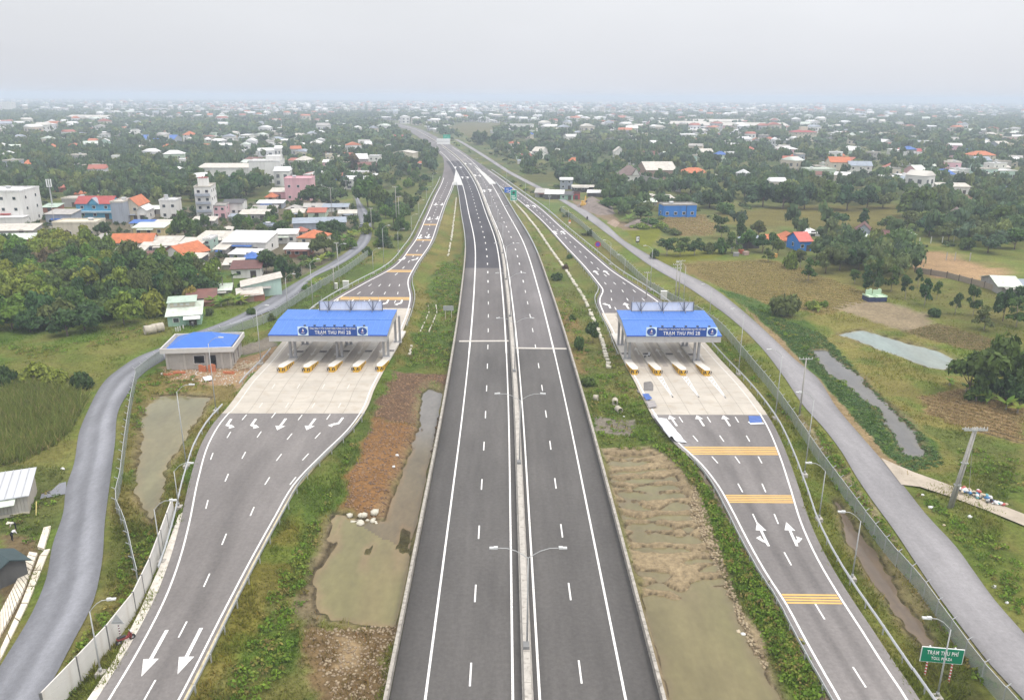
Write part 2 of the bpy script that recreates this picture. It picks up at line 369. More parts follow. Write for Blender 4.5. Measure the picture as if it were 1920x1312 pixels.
ZONES = [  # pixels
 ([(-40,400),(440,385),(560,365),(665,385),(675,440),(620,490),(520,545),(420,505),(260,492),(190,470),(90,450),(-40,470)], (0.165,0.150,0.105), 0.35, 6),
 ([(1060,340),(1280,330),(1520,345),(1700,380),(1640,545),(1440,480),(1330,470),(1200,430),(1100,400)], (0.118,0.132,0.042), 0.8, 6),
 ([(0,652),(150,640),(330,600),(300,655),(225,690),(170,760),(140,860),(0,880)], (0.125,0.135,0.030), 0.8, 3),
 ([(0,720),(100,700),(165,700),(170,740),(140,800),(60,850),(0,870)], (0.135,0.150,0.040), 1, 2),
 ([(0,870),(130,880),(115,990),(60,1010),(0,1000)], (0.085,0.105,0.028), 0.7, 1),
 ([(0,1000),(70,1010),(90,1040),(0,1240)], (0.20,0.160,0.095), 0.15, 1),
 ([(240,720),(315,690),(450,735),(440,760),(395,800),(345,900),(340,960),(240,1170),(110,1330),(80,1330),(195,1060)], (0.135,0.120,0.032), 1, 2),
 ([(210,960),(300,985),(290,1060),(120,1330),(85,1320),(185,1090)], (0.095,0.108,0.025), 1, 1.5),
 ([(300,688),(450,672),(520,655),(545,640),(470,715),(445,745),(330,712)], (0.40,0.29,0.19), 0.1, 1.5),
 ([(300,712),(430,722),(450,735),(430,760),(395,745),(295,742)], (0.170,0.135,0.050), 1, 1.5),
 ([(430,650),(520,625),(520,655),(455,668)], (0.23,0.215,0.20), 0.0, 1),
 ([(440,640),(520,610),(515,628),(440,655)], (0.10,0.105,0.028), 1, 1),
 ([(560,600),(700,500),(760,460),(690,450),(600,520),(480,600)], (0.075,0.105,0.024), 1, 2),
 ([(690,450),(770,460),(830,345),(790,330),(700,400)], (0.095,0.115,0.036), 1, 2),
 ([(770,470),(880,345),(870,460),(862,600),(850,700),(735,700),(755,600),(775,540)], (0.150,0.135,0.036), 1, 2),
 ([(800,520),(868,470),(862,600),(845,690),(760,690),(775,640),(805,590)], (0.072,0.108,0.022), 1, 2.5),
 ([(760,690),(850,690),(842,706),(728,700)], (0.075,0.110,0.020), 1, 1.5),
 ([(690,762),(712,740),(700,800),(650,900),(600,1000),(540,1100),(560,1200),(600,1330),(370,1330),(430,1150),(520,980),(610,850)], (0.078,0.108,0.022), 1, 1.5),
 ([(470,1060),(560,960),(560,1050),(480,1200),(400,1330),(360,1330)], (0.150,0.135,0.030), 1, 1.5),
 ([(600,1010),(625,960),(660,960),(620,1060),(590,1140),(600,1175),(560,1190),(545,1120)], (0.17,0.145,0.085), 0.4, 1.5),
 ([(560,1180),(745,1165),(725,1330),(600,1330)], (0.205,0.150,0.085), 0.15, 2),
 ([(640,1180),(700,1200),(680,1260),(620,1260)], (0.36,0.28,0.18), 0.0, 2),
 ([(735,700),(842,704),(834,728),(800,722),(784,745),(780,800),(700,790),(706,770)], (0.165,0.112,0.078), 0.0, 2.6),
 ([(700,790),(780,800),(762,850),(742,905),(722,972),(690,968),(642,952),(650,900),(680,830)], (0.275,0.158,0.072), 0.0, 2.2),
 ([(1000,460),(960,400),(985,395),(1060,465),(1120,540),(1120,580),(1150,640),(1215,760),(1240,800),(1130,850),(1085,720),(1040,600),(1010,520)], (0.105,0.118,0.032), 1, 2.5),
 ([(985,440),(1030,540),(1080,600),(1110,700),(1080,700),(1035,600),(1000,500)], (0.200,0.145,0.060), 1, 3),
 ([(930,350),(985,395),(1060,465),(1120,540),(1095,545),(1000,450),(945,372)], (0.140,0.140,0.040), 1, 1),
 ([(1085,715),(1215,760),(1270,840),(1262,875),(1130,850)], (0.095,0.120,0.026), 1, 2),
 ([(1110,780),(1190,790),(1180,815),(1110,810)], (0.27,0.255,0.235), 0.0, 1),
 ([(1130,840),(1220,838),(1275,880),(1305,930),(1330,1000),(1390,1130),(1440,1230),(1520,1400),(1250,1400),(1190,1060)], (0.480,0.405,0.290), 0.0, 1),
 ([(1215,830),(1275,850),(1330,940),(1400,1060),(1470,1180),(1540,1340),(1480,1340),(1440,1230),(1375,1090),(1310,930),(1265,875)], (0.080,0.125,0.016), 1, 0.8),
 ([(1290,850),(1340,915),(1400,1030),(1480,1170),(1560,1330),(1530,1340),(1460,1180),(1370,1010),(1320,920)], (0.235,0.205,0.165), 0.15, 0.6),
 ([(1300,640),(1420,760),(1480,860),(1530,970),(1600,1090),(1700,1240),(1760,1330),(1860,1330),(1700,1120),(1560,900),(1440,730),(1340,620)], (0.120,0.130,0.028), 1, 1.5),
 ([(1600,1050),(1720,1150),(1850,1320),(1780,1330),(1640,1120)], (0.095,0.105,0.028), 1, 1.5),
 ([(1500,770),(1560,850),(1640,950),(1700,1050),(1920,1312),(1920,1330),(1870,1312),(1690,1080),(1580,920),(1500,800)], (0.215,0.180,0.105), 0.7, 1),
 ([(1060,390),(1130,460),(1210,520),(1330,600),(1440,700),(1330,620),(1220,545),(1130,490),(1050,410)], (0.120,0.120,0.034), 1, 1.5),
 ([(1340,540),(1440,560),(1500,590),(1540,620),(1570,660),(1650,735),(1720,790),(1770,860),(1700,890),(1640,840),(1560,745),(1460,640),(1390,575)], (0.062,0.108,0.026), 1, 1),
 ([(1385,566),(1460,630),(1570,750),(1660,850),(1720,890),(1700,905),(1640,855),(1560,765),(1450,640)], (0.30,0.235,0.140), 0.25, 0.8),
 ([(1490,580),(1600,590),(1760,640),(1800,700),(1860,770),(1920,800),(1920,960),(1790,880),(1720,790),(1640,730),(1570,655),(1535,610)], (0.175,0.160,0.046), 0.95, 2),
 ([(1720,740),(1800,730),(1920,760),(1920,830),(1800,800),(1740,775)], (0.250,0.175,0.090), 0.5, 2),
 ([(1740,800),(1920,830),(1920,960),(1800,900)], (0.100,0.118,0.030), 1, 3),
 ([(1280,492),(1440,486),(1500,503),(1600,538),(1645,560),(1600,577),(1545,592),(1430,567),(1340,534),(1285,513)], (0.235,0.190,0.078), 0.25, 1.5),
 ([(1500,500),(1700,500),(1920,560),(1920,680),(1840,640),(1700,570),(1600,535)], (0.130,0.128,0.036), 0.8, 3),
 ([(1555,575),(1640,562),(1740,590),(1760,620),(1700,622),(1640,605)], (0.30,0.255,0.185), 0.0, 1.5),
 ([(1690,622),(1760,605),(1880,640),(1850,660),(1790,650)], (0.215,0.170,0.085), 0.2, 1),
 ([(1700,660),(1790,655),(1800,668),(1760,662)], (0.20,0.20,0.03), 1, 1),
 ([(1170,430),(1255,428),(1228,452),(1215,467),(1192,455)], (0.175,0.205,0.020), 0, 1),
 ([(1222,480),(1290,470),(1360,471),(1352,481),(1290,492),(1235,497)], (0.180,0.200,0.022), 0, 1),
 ([(1238,404),(1320,402),(1345,425),(1330,442),(1260,440)], (0.26,0.20,0.095), 0, 3),
 ([(1345,400),(1500,385),(1690,385),(1690,435),(1560,430),(1430,425),(1350,420)], (0.170,0.160,0.052), 0, 4),
 ([(1665,478),(1720,468),(1790,478),(1905,515),(1880,528),(1760,520),(1680,495)], (0.40,0.285,0.175), 0, 1.5),
 ([(1775,366),(1860,366),(1860,392),(1790,385)], (0.22,0.165,0.120), 0, 4),
 ([(1850,366),(1930,366),(1930,378),(1850,376)], (0.17,0.18,0.045), 0, 4),
 ([(1035,264),(1205,268),(1200,280),(1040,276)], (0.30,0.235,0.13), 0, 8),
 ([(955,272),(1040,274),(1035,281),(955,280)], (0.30,0.225,0.12), 0, 8),
 ([(965,330),(1150,322),(1155,335),(1060,342),(980,345)], (0.115,0.130,0.046), 0, 6),
 ([(735,340),(800,335),(790,365),(735,368)], (0.125,0.150,0.045), 0, 4),
 ([(44,372),(62,372),(58,392),(46,392)], (0.27,0.25,0.03), 0, 1),
 ([(870,230),(960,232),(900,262),(830,245)], (0.15,0.15,0.07), 0, 10),
 ([(1060,372),(1130,382),(1160,412),(1200,432),(1170,432),(1130,412),(1085,388)], (0.28,0.225,0.165), 0, 2),
]
_zw = [(wpoly(p, -1.0), np.array(c), v, w) for p, c, v, w in ZONES]
def ground_c(x, y):
    x = np.asarray(x, float); y = np.asarray(y, float)
    n1 = fbm(x, y, 60, 51); n2 = fbm(x, y, 7, 61)
    c = np.array(OLIVE)[None] * (1 - sstep(.4, .6, n1))[:, None] + np.array(LUSH)[None] * sstep(.4, .6, n1)[:, None]
    far = sstep(250, 500, y)[:, None]
    cell = vnoise(x, y, 140, 71)[:, None]
    farc = np.array((0.086, 0.108, 0.046)) * (0.8 + 0.5 * cell) + np.array((0.07, 0.055, 0.02)) * sstep(.68, .8, fbm(x, y, 230, 72))[:, None]
    c = c * (1 - far) + farc * far
    veg = np.ones(len(x))
    dx = (fbm(x, y, 4, 81) - .5); dy = (fbm(x, y, 4, 91) - .5)
    for poly, zc, v, w in _zw:
        s = sdist(x + dx * w * 2, y + dy * w * 2, poly); f = sstep(-0.25 * w, 0.25 * w + .2, s)
        c = c * (1 - f[:, None]) + zc[None] * f[:, None]; veg = veg * (1 - f) + v * f
    dd_ = sstep(.6, .2, veg)[:, None]; c = c * (1 - dd_ * (1 - np.array([[.76, .71, .62]])))
    vm = sstep(0.55, 0.95, veg)                            # dry and lush patches only where plants grow
    t = sstep(.45, .70, n2) * vm * 0.6; c = c * (1 - t[:, None]) + (np.array(DRY) * .9)[None] * t[:, None]
    t = sstep(.50, .72, fbm(x, y, 5, 67)) * vm * 0.6; c = c * (1 - t[:, None]) + np.array(LUSH)[None] * t[:, None]
    for poly in PONDS.values():
        s = sdist(x, y, poly); t = sstep(-1.6, 0.2, s + 1.2 * (n2 - .5))
        c = c * (1 - t[:, None] * .6) + (np.array((0.215, 0.165, 0.098)))[None] * t[:, None] * .6; veg = veg * (1 - t)
    return c, veg
def gz(x, y):
    return float(ground_h(np.array([x]), np.array([y]))[0])
def axis_lines(c0, c1, d, grow, lim0, lim1):
    a = list(np.arange(c0, c1, d)); s = d; v = a[-1]
    while v < lim1: s = min(s * grow, lim1 / 4); v += s; a.append(v)
    s = d; v = a[0]; b = []
    while v > lim0: s *= grow; v -= s; b.append(v)
    return np.array(b[::-1] + a)
gx = axis_lines(-46, 62, 0.31, 1.05, -16000, 16000); gy = axis_lines(46, 136, 0.31, 1.027, 20, 20000)
GX, GY = np.meshgrid(gx, gy); fx_, fy_ = GX.ravel(), GY.ravel()
hz = ground_h(fx_, fy_); gc, gveg = ground_c(fx_, fy_)
wet = np.exp(-((hz + 1.29) / .10) ** 2) * (fy_ < 260); gc = gc * (1 - .68 * wet[:, None])            # soaked mud at the waterline is darker
nx, ny = len(gx), len(gy); I = np.arange(nx * ny).reshape(ny, nx)
quads = np.stack([I[:-1, :-1].ravel(), I[:-1, 1:].ravel(), I[1:, 1:].ravel(), I[1:, :-1].ravel()], 1)
gm = bpy.data.materials.new('ground'); gm.use_nodes = True; t = gm.node_tree; b = t.nodes['Principled BSDF']
b.inputs['Roughness'].default_value = 0.95; b.inputs['Specular IOR Level'].default_value = 0.1
at = N(t, 'ShaderNodeVertexColor', layer_name='Col'); g = N(t, 'ShaderNodeNewGeometry')
def noise_fac(scale, lo, hi, f0=.3, f1=.7, det=7):
    n = N(t, 'ShaderNodeTexNoise'); n.inputs['Scale'].default_value = scale; n.inputs['Detail'].default_value = det; n.inputs['Roughness'].default_value = .7
    t.links.new(g.outputs['Position'], n.inputs['Vector'])
    r = N(t, 'ShaderNodeMapRange'); r.inputs[1].default_value = f0; r.inputs[2].default_value = f1; r.inputs[3].default_value = lo; r.inputs[4].default_value = hi
    t.links.new(n.outputs[0], r.inputs[0]); return r.outputs[0]
mA = N(t, 'ShaderNodeMath', operation='MULTIPLY'); t.links.new(noise_fac(1.7, .62, 1.38), mA.inputs[0]); t.links.new(noise_fac(.11, .78, 1.22), mA.inputs[1])
mB = N(t, 'ShaderNodeMath', operation='MULTIPLY'); t.links.new(noise_fac(.02, .85, 1.15), mB.inputs[1]); t.links.new(mA.outputs[0], mB.inputs[0])
vs = N(t, 'ShaderNodeVectorMath', operation='SCALE'); t.links.new(at.outputs[0], vs.inputs[0]); t.links.new(mB.outputs[0], vs.inputs['Scale'])
t.links.new(vs.outputs[0], b.inputs['Base Color'])
bp = N(t, 'ShaderNodeBump'); bp.inputs['Strength'].default_value = .6; bp.inputs['Distance'].default_value = .25
t.links.new(noise_fac(3.0, 0, 1, .2, .8, 4), bp.inputs['Height']); t.links.new(bp.outputs[0], b.inputs['Normal'])
obj('ground', mesh_np('ground', np.stack([fx_, fy_, hz], 1), quads, True, gc, [gm]), kind='structure')

# ------------------------------------------------------------------ water
def water_mat(name, rough):
    m = bpy.data.materials.new(name); m.use_nodes = True; t = m.node_tree; b = t.nodes['Principled BSDF']; b.inputs['Roughness'].default_value = rough; b.inputs['IOR'].default_value = 1.33; b.inputs['Specular IOR Level'].default_value = .6
    at = N(t, 'ShaderNodeVertexColor', layer_name='Col'); g = N(t, 'ShaderNodeNewGeometry'); last = at.outputs[0]
    for sc, v, st in ((.35, .16, .35), (1.8, .08, .6)):
        mp = N(t, 'ShaderNodeMapping'); mp.inputs['Scale'].default_value = (1, st, 1); n = N(t, 'ShaderNodeTexNoise'); n.inputs['Scale'].default_value = sc; n.inputs['Detail'].default_value = 5; t.links.new(g.outputs['Position'], mp.inputs[0]); t.links.new(mp.outputs[0], n.inputs['Vector'])
        r = N(t, 'ShaderNodeMapRange'); r.inputs[1].default_value = .3; r.inputs[2].default_value = .7; r.inputs[3].default_value = 1 - v; r.inputs[4].default_value = 1 + v; t.links.new(n.outputs[0], r.inputs[0])
        q = N(t, 'ShaderNodeVectorMath', operation='SCALE'); t.links.new(last, q.inputs[0]); t.links.new(r.outputs[0], q.inputs['Scale']); last = q.outputs[0]
    t.links.new(last, b.inputs['Base Color'])
    n = N(t, 'ShaderNodeTexNoise'); n.inputs['Scale'].default_value = 1.6; n.inputs['Detail'].default_value = 3; t.links.new(g.outputs['Position'], n.inputs['Vector']); bp = N(t, 'ShaderNodeBump'); bp.inputs['Strength'].default_value = .06; bp.inputs['Distance'].default_value = .1; t.links.new(n.outputs[0], bp.inputs['Height']); t.links.new(bp.outputs[0], b.inputs['Normal'])
    return m
WATERM = water_mat('murky water', .12)
WC = {  # deep, shallow
 'left': ((.150,.138,.072), (.180,.148,.075)), 'ditch': ((.120,.098,.058), (.160,.112,.058)), 'mudpool': ((.166,.148,.064), (.200,.150,.076)), 'ridges': ((.156,.142,.062), (.165,.132,.072)), 'teal': ((.185,.235,.215), (.20,.21,.17)), 'canal': ((.100,.098,.100), (.12,.11,.09)), 'drain': ((.105,.078,.055), (.135,.098,.064))}
for wi, (k, poly) in enumerate(PONDS.items()):
    p = np.array(poly); st = .5 if k not in ('teal', 'canal') else 1.0; mg = 3.0
    ax = np.arange(p[:, 0].min() - mg, p[:, 0].max() + mg, st); ay = np.arange(p[:, 1].min() - mg, p[:, 1].max() + mg, st); X, Y = np.meshgrid(ax, ay); sh = X.shape; X, Y = X.ravel(), Y.ravel()
    I_ = np.arange(len(X)).reshape(sh); q = np.stack([I_[:-1, :-1].ravel(), I_[:-1, 1:].ravel(), I_[1:, 1:].ravel(), I_[1:, :-1].ravel()], 1); sd = sdist(X, Y, poly); q = q[(sd[q] > -2.6).any(1)]
    hb_ = ground_h(X, Y) + .10 * (fbm(X, Y * .5, 3, 88) - .5); d = sstep(WATER_Z - .02, WATER_Z - .36, hb_)[:, None] * (.55 + .45 * sstep(.3, .6, fbm(X, Y * .35, 9, 89)))[:, None]
    c = np.array(WC[k][1]) * (1 - d) + np.array(WC[k][0]) * d
    if k == 'ditch': c = c * (1 - sstep(104, 118, Y)[:, None]) + np.array((.150,.140,.128)) * sstep(104, 118, Y)[:, None]
    used = np.unique(q); rm = np.full(len(X), -1); rm[used] = np.arange(len(used))
    obj('pond', mesh_np('pond', np.stack([X, Y, np.full(len(X), WATER_Z - .004 * wi)], 1)[used], rm[q], False, c[used], [WATERM]), kind='structure')

# ------------------------------------------------------------------ roads and markings
def asphalt(name, c, c2, band=0.0):
    m = mat(name, c, .9, .10, .35, spec=.25, world_co=True, dirt=c2, dirt_amt=.5, bump=.15, bscale=30); return m
A_NEAR = mat('asphalt dark brown grey', (.150,.140,.139), .88, .13, .12, spec=.3, streak=(1, .08, 1), world_co=True, dirt=(.20,.187,.18), dirt_amt=.4, bump=.2, bscale=25)
A_NEW = mat('asphalt fresh dark', (.107,.104,.118), .85, .10, .12, spec=.3, streak=(1, .08, 1), world_co=True, dirt=(.14,.135,.14), dirt_amt=.3)
A_OLD = mat('asphalt pale worn', (.205,.193,.192), .9, .12, .15, spec=.25, streak=(1, .1, 1), world_co=True, dirt=(.165,.155,.155), dirt_amt=.4, bump=.2, bscale=25)
A_RAMP_L = mat('asphalt ramp violet grey', (.190,.172,.170), .9, .11, .16, spec=.25, streak=(1, .15, 1), world_co=True, dirt=(.155,.143,.145), dirt_amt=.5, bump=.2, bscale=25)
A_RAMP_R = mat('asphalt ramp grey', (.215,.200,.198), .9, .12, .16, spec=.25, streak=(1, .15, 1), world_co=True, dirt=(.165,.157,.16), dirt_amt=.5, bump=.2, bscale=25)
GRAVEL_L = mat('blue grey gravel road', (.215,.222,.252), .95, .16, .5, spec=.15, streak=(1, .12, 1), world_co=True, dirt=(.30,.30,.32), dirt_amt=.5, bump=.4, bscale=14)
GRAVEL_R = mat('pale gravel road', (.325,.315,.328), .95, .13, .5, spec=.15, streak=(1, .12, 1), world_co=True, dirt=(.24,.235,.25), dirt_amt=.5, bump=.4, bscale=14)
CONC = mat('concrete slab pale', (.450,.412,.360), .9, .12, .22, spec=.25, world_co=True, dirt=(.37,.31,.24), dirt_amt=.6, bump=.1, bscale=10)
PAINT = mat('road paint white', (.78,.77,.76), .6, .08, 1.5, world_co=True, dirt=(.34,.32,.31), dirt_amt=.75)
PAINT_Y = mat('road paint amber', (.66,.40,.115), .6, .10, 1.2, world_co=True, dirt=(.5,.38,.2), dirt_amt=.5)
PAINT_F = mat('road paint faint', (.58,.56,.53), .7, .1, 1.5, world_co=True, dirt=(.4,.37,.34), dirt_amt=.6)
def ribbon(name, fl, fr, y0, y1, z, m, step=2.0, cross=1, kind='structure'):
    n = max(2, int((y1 - y0) / step) + 1)
    ys = np.linspace(y0, y1, n); a, b_ = fl(ys), fr(ys)
    V = np.stack([np.stack([a + (b_ - a) * k / cross, ys, np.full(n, z)], 1) for k in range(cross + 1)], 1).reshape(-1, 3)
    J = np.arange(n * (cross + 1)).reshape(n, cross + 1)
    q = np.stack([J[:-1, :-1].ravel(), J[:-1, 1:].ravel(), J[1:, 1:].ravel(), J[1:, :-1].ravel()], 1)
    return obj(name, mesh_np(name, V, q, False, None, [m]), kind=kind)
def road_attr(name, rough=.9, nsc=.16, var=.22, bscale=25, bump=.2, stretch=.1):
    m = bpy.data.materials.new(name); m.use_nodes = True; t = m.node_tree; b = t.nodes['Principled BSDF']; b.inputs['Roughness'].default_value = rough; b.inputs['Specular IOR Level'].default_value = .25
    at = N(t, 'ShaderNodeVertexColor', layer_name='Col'); g = N(t, 'ShaderNodeNewGeometry'); last = at.outputs[0]
    for sc, lo, hi, st, f0, f1 in ((nsc, 1 - var, 1 + var, stretch, .3, .7), (2.2, 1 - var * .7, 1 + var * .7, 1, .3, .7), (.06, 1 - var * .6, 1 + var * .6, .5, .35, .65), (9.0, .93, 1.07, 1, .3, .7)):
        mp = N(t, 'ShaderNodeMapping'); mp.inputs['Scale'].default_value = (1, st, 1); t.links.new(g.outputs['Position'], mp.inputs[0])
        n = N(t, 'ShaderNodeTexNoise'); n.inputs['Scale'].default_value = sc; n.inputs['Detail'].default_value = 7; n.inputs['Roughness'].default_value = .7; t.links.new(mp.outputs[0], n.inputs['Vector'])
        r = N(t, 'ShaderNodeMapRange'); r.inputs[1].default_value = f0; r.inputs[2].default_value = f1; r.inputs[3].default_value = lo; r.inputs[4].default_value = hi; t.links.new(n.outputs[0], r.inputs[0])
        v = N(t, 'ShaderNodeVectorMath', operation='SCALE'); t.links.new(last, v.inputs[0]); t.links.new(r.outputs[0], v.inputs['Scale']); last = v.outputs[0]
    t.links.new(last, b.inputs['Base Color'])
    n = N(t, 'ShaderNodeTexNoise'); n.inputs['Scale'].default_value = bscale; t.links.new(g.outputs['Position'], n.inputs['Vector'])
    bp = N(t, 'ShaderNodeBump'); bp.inputs['Strength'].default_value = bump; bp.inputs['Distance'].default_value = .05; t.links.new(n.outputs[0], bp.inputs['Height']); t.links.new(bp.outputs[0], b.inputs['Normal'])
    return m
ROADM = road_attr('asphalt worn'); GRAVM = road_attr('gravel worn', .95, .35, .17, 12, .5, .12)
def ribbon_c(name, fl, fr, y0, y1, z, base, prof, step=2.0, m=None, wob=.04):
    n = max(2, int((y1 - y0) / step) + 1); ys = np.linspace(y0, y1, n); a, b_ = fl(ys), fr(ys); K = 40
    ks = np.linspace(0, 1, K + 1); V = np.stack([np.stack([a + (b_ - a) * k, ys, np.full(n, z)], 1) for k in ks], 1).reshape(-1, 3)
    kk = np.clip(ks[None, :] + wob * (vnoise(ys, ys * 0 + 3.3, 17, 5) - .5)[:, None], 0, 1)
    mul = np.interp(kk.ravel(), [p[0] for p in prof], [p[1] for p in prof])
    mul = mul * (1 + .10 * (vnoise(V[:, 0] * 2, V[:, 1], 14, 77) - .5))
    J = np.arange(n * (K + 1)).reshape(n, K + 1); q = np.stack([J[:-1, :-1].ravel(), J[:-1, 1:].ravel(), J[1:, 1:].ravel(), J[1:, :-1].ravel()], 1)
    return obj(name, mesh_np(name, V, q, False, np.array(base)[None] * mul[:, None], [m or ROADM]), kind='structure')
cL, cR = main_x(-0.62), main_x(0.62)
PRL, PRR = [(0,.70),(.06,.74),(.12,.84),(.24,.90),(.30,1.0),(.36,1.03),(.42,.97),(.47,1.04),(.53,.98),(.6,.98),(.66,1.05),(.72,.98),(.78,1.05),(.84,.98),(.90,.82),(1,.70)], [(0,.70),(.09,.80),(.14,.98),(.2,1.04),(.26,.97),(.32,1.04),(.38,.98),(.46,.99),(.52,1.05),(.58,.98),(.64,1.04),(.70,1.0),(.78,.90),(.90,.80),(1,.66)]
ribbon_c('expressway', main_x(-11.6), MAINC, 40, 158, 0, (.106,.100,.096), PRL)
ribbon_c('expressway', main_x(-11.6), MAINC, 158, 232, 0, (.135,.125,.122), PRL)
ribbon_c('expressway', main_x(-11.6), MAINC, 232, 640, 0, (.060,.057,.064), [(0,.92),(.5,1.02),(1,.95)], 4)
ribbon_c('expressway', MAINC, main_x(11.4), 40, 153, 0, (.106,.100,.096), PRR)
ribbon_c('expressway', MAINC, main_x(11.4), 153, 640, 0, (.150,.140,.140), PRR, 4)
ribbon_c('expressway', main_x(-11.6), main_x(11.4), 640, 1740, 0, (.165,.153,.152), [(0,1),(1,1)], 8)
ribbon_c('toll_ramp', shift(LRL, -.9), shift(LRR, .5), 42, 118.6, ZR, (.174,.161,.156), [(0,1.12),(.05,1.08),(.15,1.0),(.40,1.02),(.46,.88),(.53,.82),(.60,.90),(.66,1.02),(.85,.98),(1,1.08)], 2, None, .10)
ribbon_c('toll_ramp', shift(LRL, -.9), shift(LRR, .5), 185, 780, ZR, (.140,.126,.126), [(0,1.1),(.2,1),(.8,1),(1,1.1)], 3)
ribbon('toll_apron', shift(LRL, -.9), shift(LRR, .4), 118.6, 185, ZR, CONC)
ribbon_c('toll_ramp', shift(RRL, -.5), shift(RRR, .9), 42, 118.2, ZR, (.190,.176,.172), [(0,1.1),(.12,1.0),(.26,1.0),(.32,.80),(.37,.76),(.42,.98),(.52,1.0),(.58,.83),(.64,.80),(.70,1.0),(.88,1.02),(1,1.15)], 2, None, .10)
ribbon_c('toll_ramp', shift(RRL, -.5), shift(RRR, .9), 181, 780, ZR, (.145,.134,.137), [(0,1.1),(.3,.95),(.5,.88),(.7,.95),(1,1.1)], 3)
ribbon('toll_apron', shift(RRL, -.4), shift(RRR, .9), 118.2, 181, ZR, CONC)
ribbon_c('local_road', LOL, LOR, 44, 420, ZL, (.180,.184,.203), [(0,.80),(.1,.92),(.22,1.12),(.32,1.02),(.42,.88),(.5,.95),(.58,1.28),(.68,1.36),(.78,1.15),(.9,.84),(1,.78)], 2, GRAVM, .06)
ribbon_c('local_road', ROL, ROR, 44, 980, ZL, (.242,.234,.242), [(0,.80),(.1,.92),(.25,1.06),(.4,1.04),(.6,1.08),(.75,1.04),(.88,.9),(1,.74)], 2, GRAVM, .06)
def lerpf(a, b_, k): return lambda y: a(y) + (b_(y) - a(y)) * k
JT = mat('slab joint dark', (.30,.27,.23), .95, .2, 1.0, world_co=True)
for fl_, fr_, y0_, y1_, nk in ((LRL, LRR, 118.6, 185, 7), (RRL, RRR, 118.2, 181, 6)):
    jm = MB(); yj = y0_ + 5
    while yj < y1_: jm.add([(float(fl_(yj)), yj, ZR + .004), (float(fr_(yj)), yj, ZR + .004), (float(fr_(yj)), yj + .09, ZR + .004), (float(fl_(yj)), yj + .09, ZR + .004)], [(0, 1, 2, 3)]); yj += 5
    obj('slab_joint', jm.mesh('slab_joint', JT), kind='structure')
    for q_ in range(1, nk): ribbon('slab_joint', lambda y, q_=q_: fl_(y) + (fr_(y) - fl_(y)) * q_ / nk, lambda y, q_=q_: fl_(y) + (fr_(y) - fl_(y)) * q_ / nk + .09, y0_, y1_, ZR + .005, JT)
MZ, RZM = 0.008, ZR + 0.008
def edge_line(f, off, y0, y1, z, w=.2, step=2.0, m=PAINT):
    ribbon('edge_line', shift(f, off - w / 2) if not off is None else f, shift(f, off + w / 2), y0, y1, z, m, step)
for off in (-8.6, -1.2, 1.08, 8.35):
    ribbon('edge_line', main_x(off - .11 - (.0)), main_x(off + .11), 40, 150, MZ, PAINT)
    ribbon('edge_line', main_x(off - .16), main_x(off + .16), 150, 820, MZ, PAINT, 4)
edge_line(LRL, .15, 42, 119, RZM); edge_line(LRR, -.25, 42, 180, RZM); edge_line(LRL, .25, 186, 505, RZM, .3, 3); edge_line(LRR, -.25, 180, 480, RZM, .28, 3)
edge_line(RRL, .2, 42, 180, RZM, .22); edge_line(RRR, -.2, 42, 119, RZM, .22); edge_line(RRL, .2, 181, 470, RZM, .3, 3); edge_line(RRR, -.2, 181, 560, RZM, .3, 3)
edge_line(LRL, .3, 119, 186, RZM, .2, 2, PAINT_F); edge_line(RRR, -.3, 119, 181, RZM, .2, 2, PAINT_F)
def dash_set(f, y0, y1, z, ln, per, w, m=PAINT):
    mb = MB(); y = y0
    while y < y1:
        n = 2; a = f(np.array([y, y + ln])); s = w / 2
        mb.add([(a[0]-s, y, z), (a[0]+s, y, z), (a[1]+s, y+ln, z), (a[1]-s, y+ln, z)], [(0, 1, 2, 3)]); y += per
    obj('lane_dashes', mb.mesh('lane_dashes', m), kind='structure')
dash_set(main_x(-4.9), 44.6, 210, MZ, 3, 12, .17); dash_set(main_x(4.8), 44.9, 210, MZ, 3, 12, .17)
dash_set(main_x(-4.9), 212.6, 700, MZ, 3, 12, .3); dash_set(main_x(4.8), 212.9, 700, MZ, 3, 12, .3)
# ramp lane dashes (rows run with the lanes)
dash_set(lerpf(LRL, LRR, .5), 47, 80, RZM, 2.4, 8.1, .16)
mb = MB()
for u, v in ((458,782),(513,778),(563,782),(616,781),(429,815),(486,814),(543,818),(596,816),(397,855),(457,853),(523,857),(573,856),(425,895),(501,901),(549,901),(388,945),(473,958)):
    x, y, _ = P(u, v, RZM); f_ = (x - float(LRL(y))) / float(LRR(y) - LRL(y)); g_ = lerpf(LRL, LRR, f_); a_, b_ = float(g_(y - 1.1)), float(g_(y + 1.1)); mb.add([(a_ - .08, y - 1.1, RZM), (a_ + .08, y - 1.1, RZM), (b_ + .08, y + 1.1, RZM), (b_ - .08, y + 1.1, RZM)], [(0, 1, 2, 3)])
obj('lane_dashes', mb.mesh('lane_dashes', PAINT), kind='structure')
for k in (.2, .4, .6, .8): dash_set(lerpf(LRL, LRR, k), 121, 138, RZM, 2.2, 9, .16, PAINT_F)
for k in (.2, .4, .6, .8): dash_set(lerpf(LRL, LRR, k), 190, 216, RZM, 2.6, 9, .2)
dash_set(lerpf(LRL, LRR, .5), 222, 480, RZM, 3, 9, .24)
dash_set(lerpf(RRL, RRR, .5), 47, 84, RZM, 2.6, 9.4, .17)
for k in (.3, .62): dash_set(lerpf(RRL, RRR, k), 84, 100, RZM, 2.4, 8, .17)
for k in (.22, .48, .74): dash_set(lerpf(RRL, RRR, k), 100.5, 118, RZM, 2.2, 7.3, .17)
for k in (.22, .5, .78): dash_set(lerpf(RRL, RRR, k), 184, 216, RZM, 2.6, 9, .2)
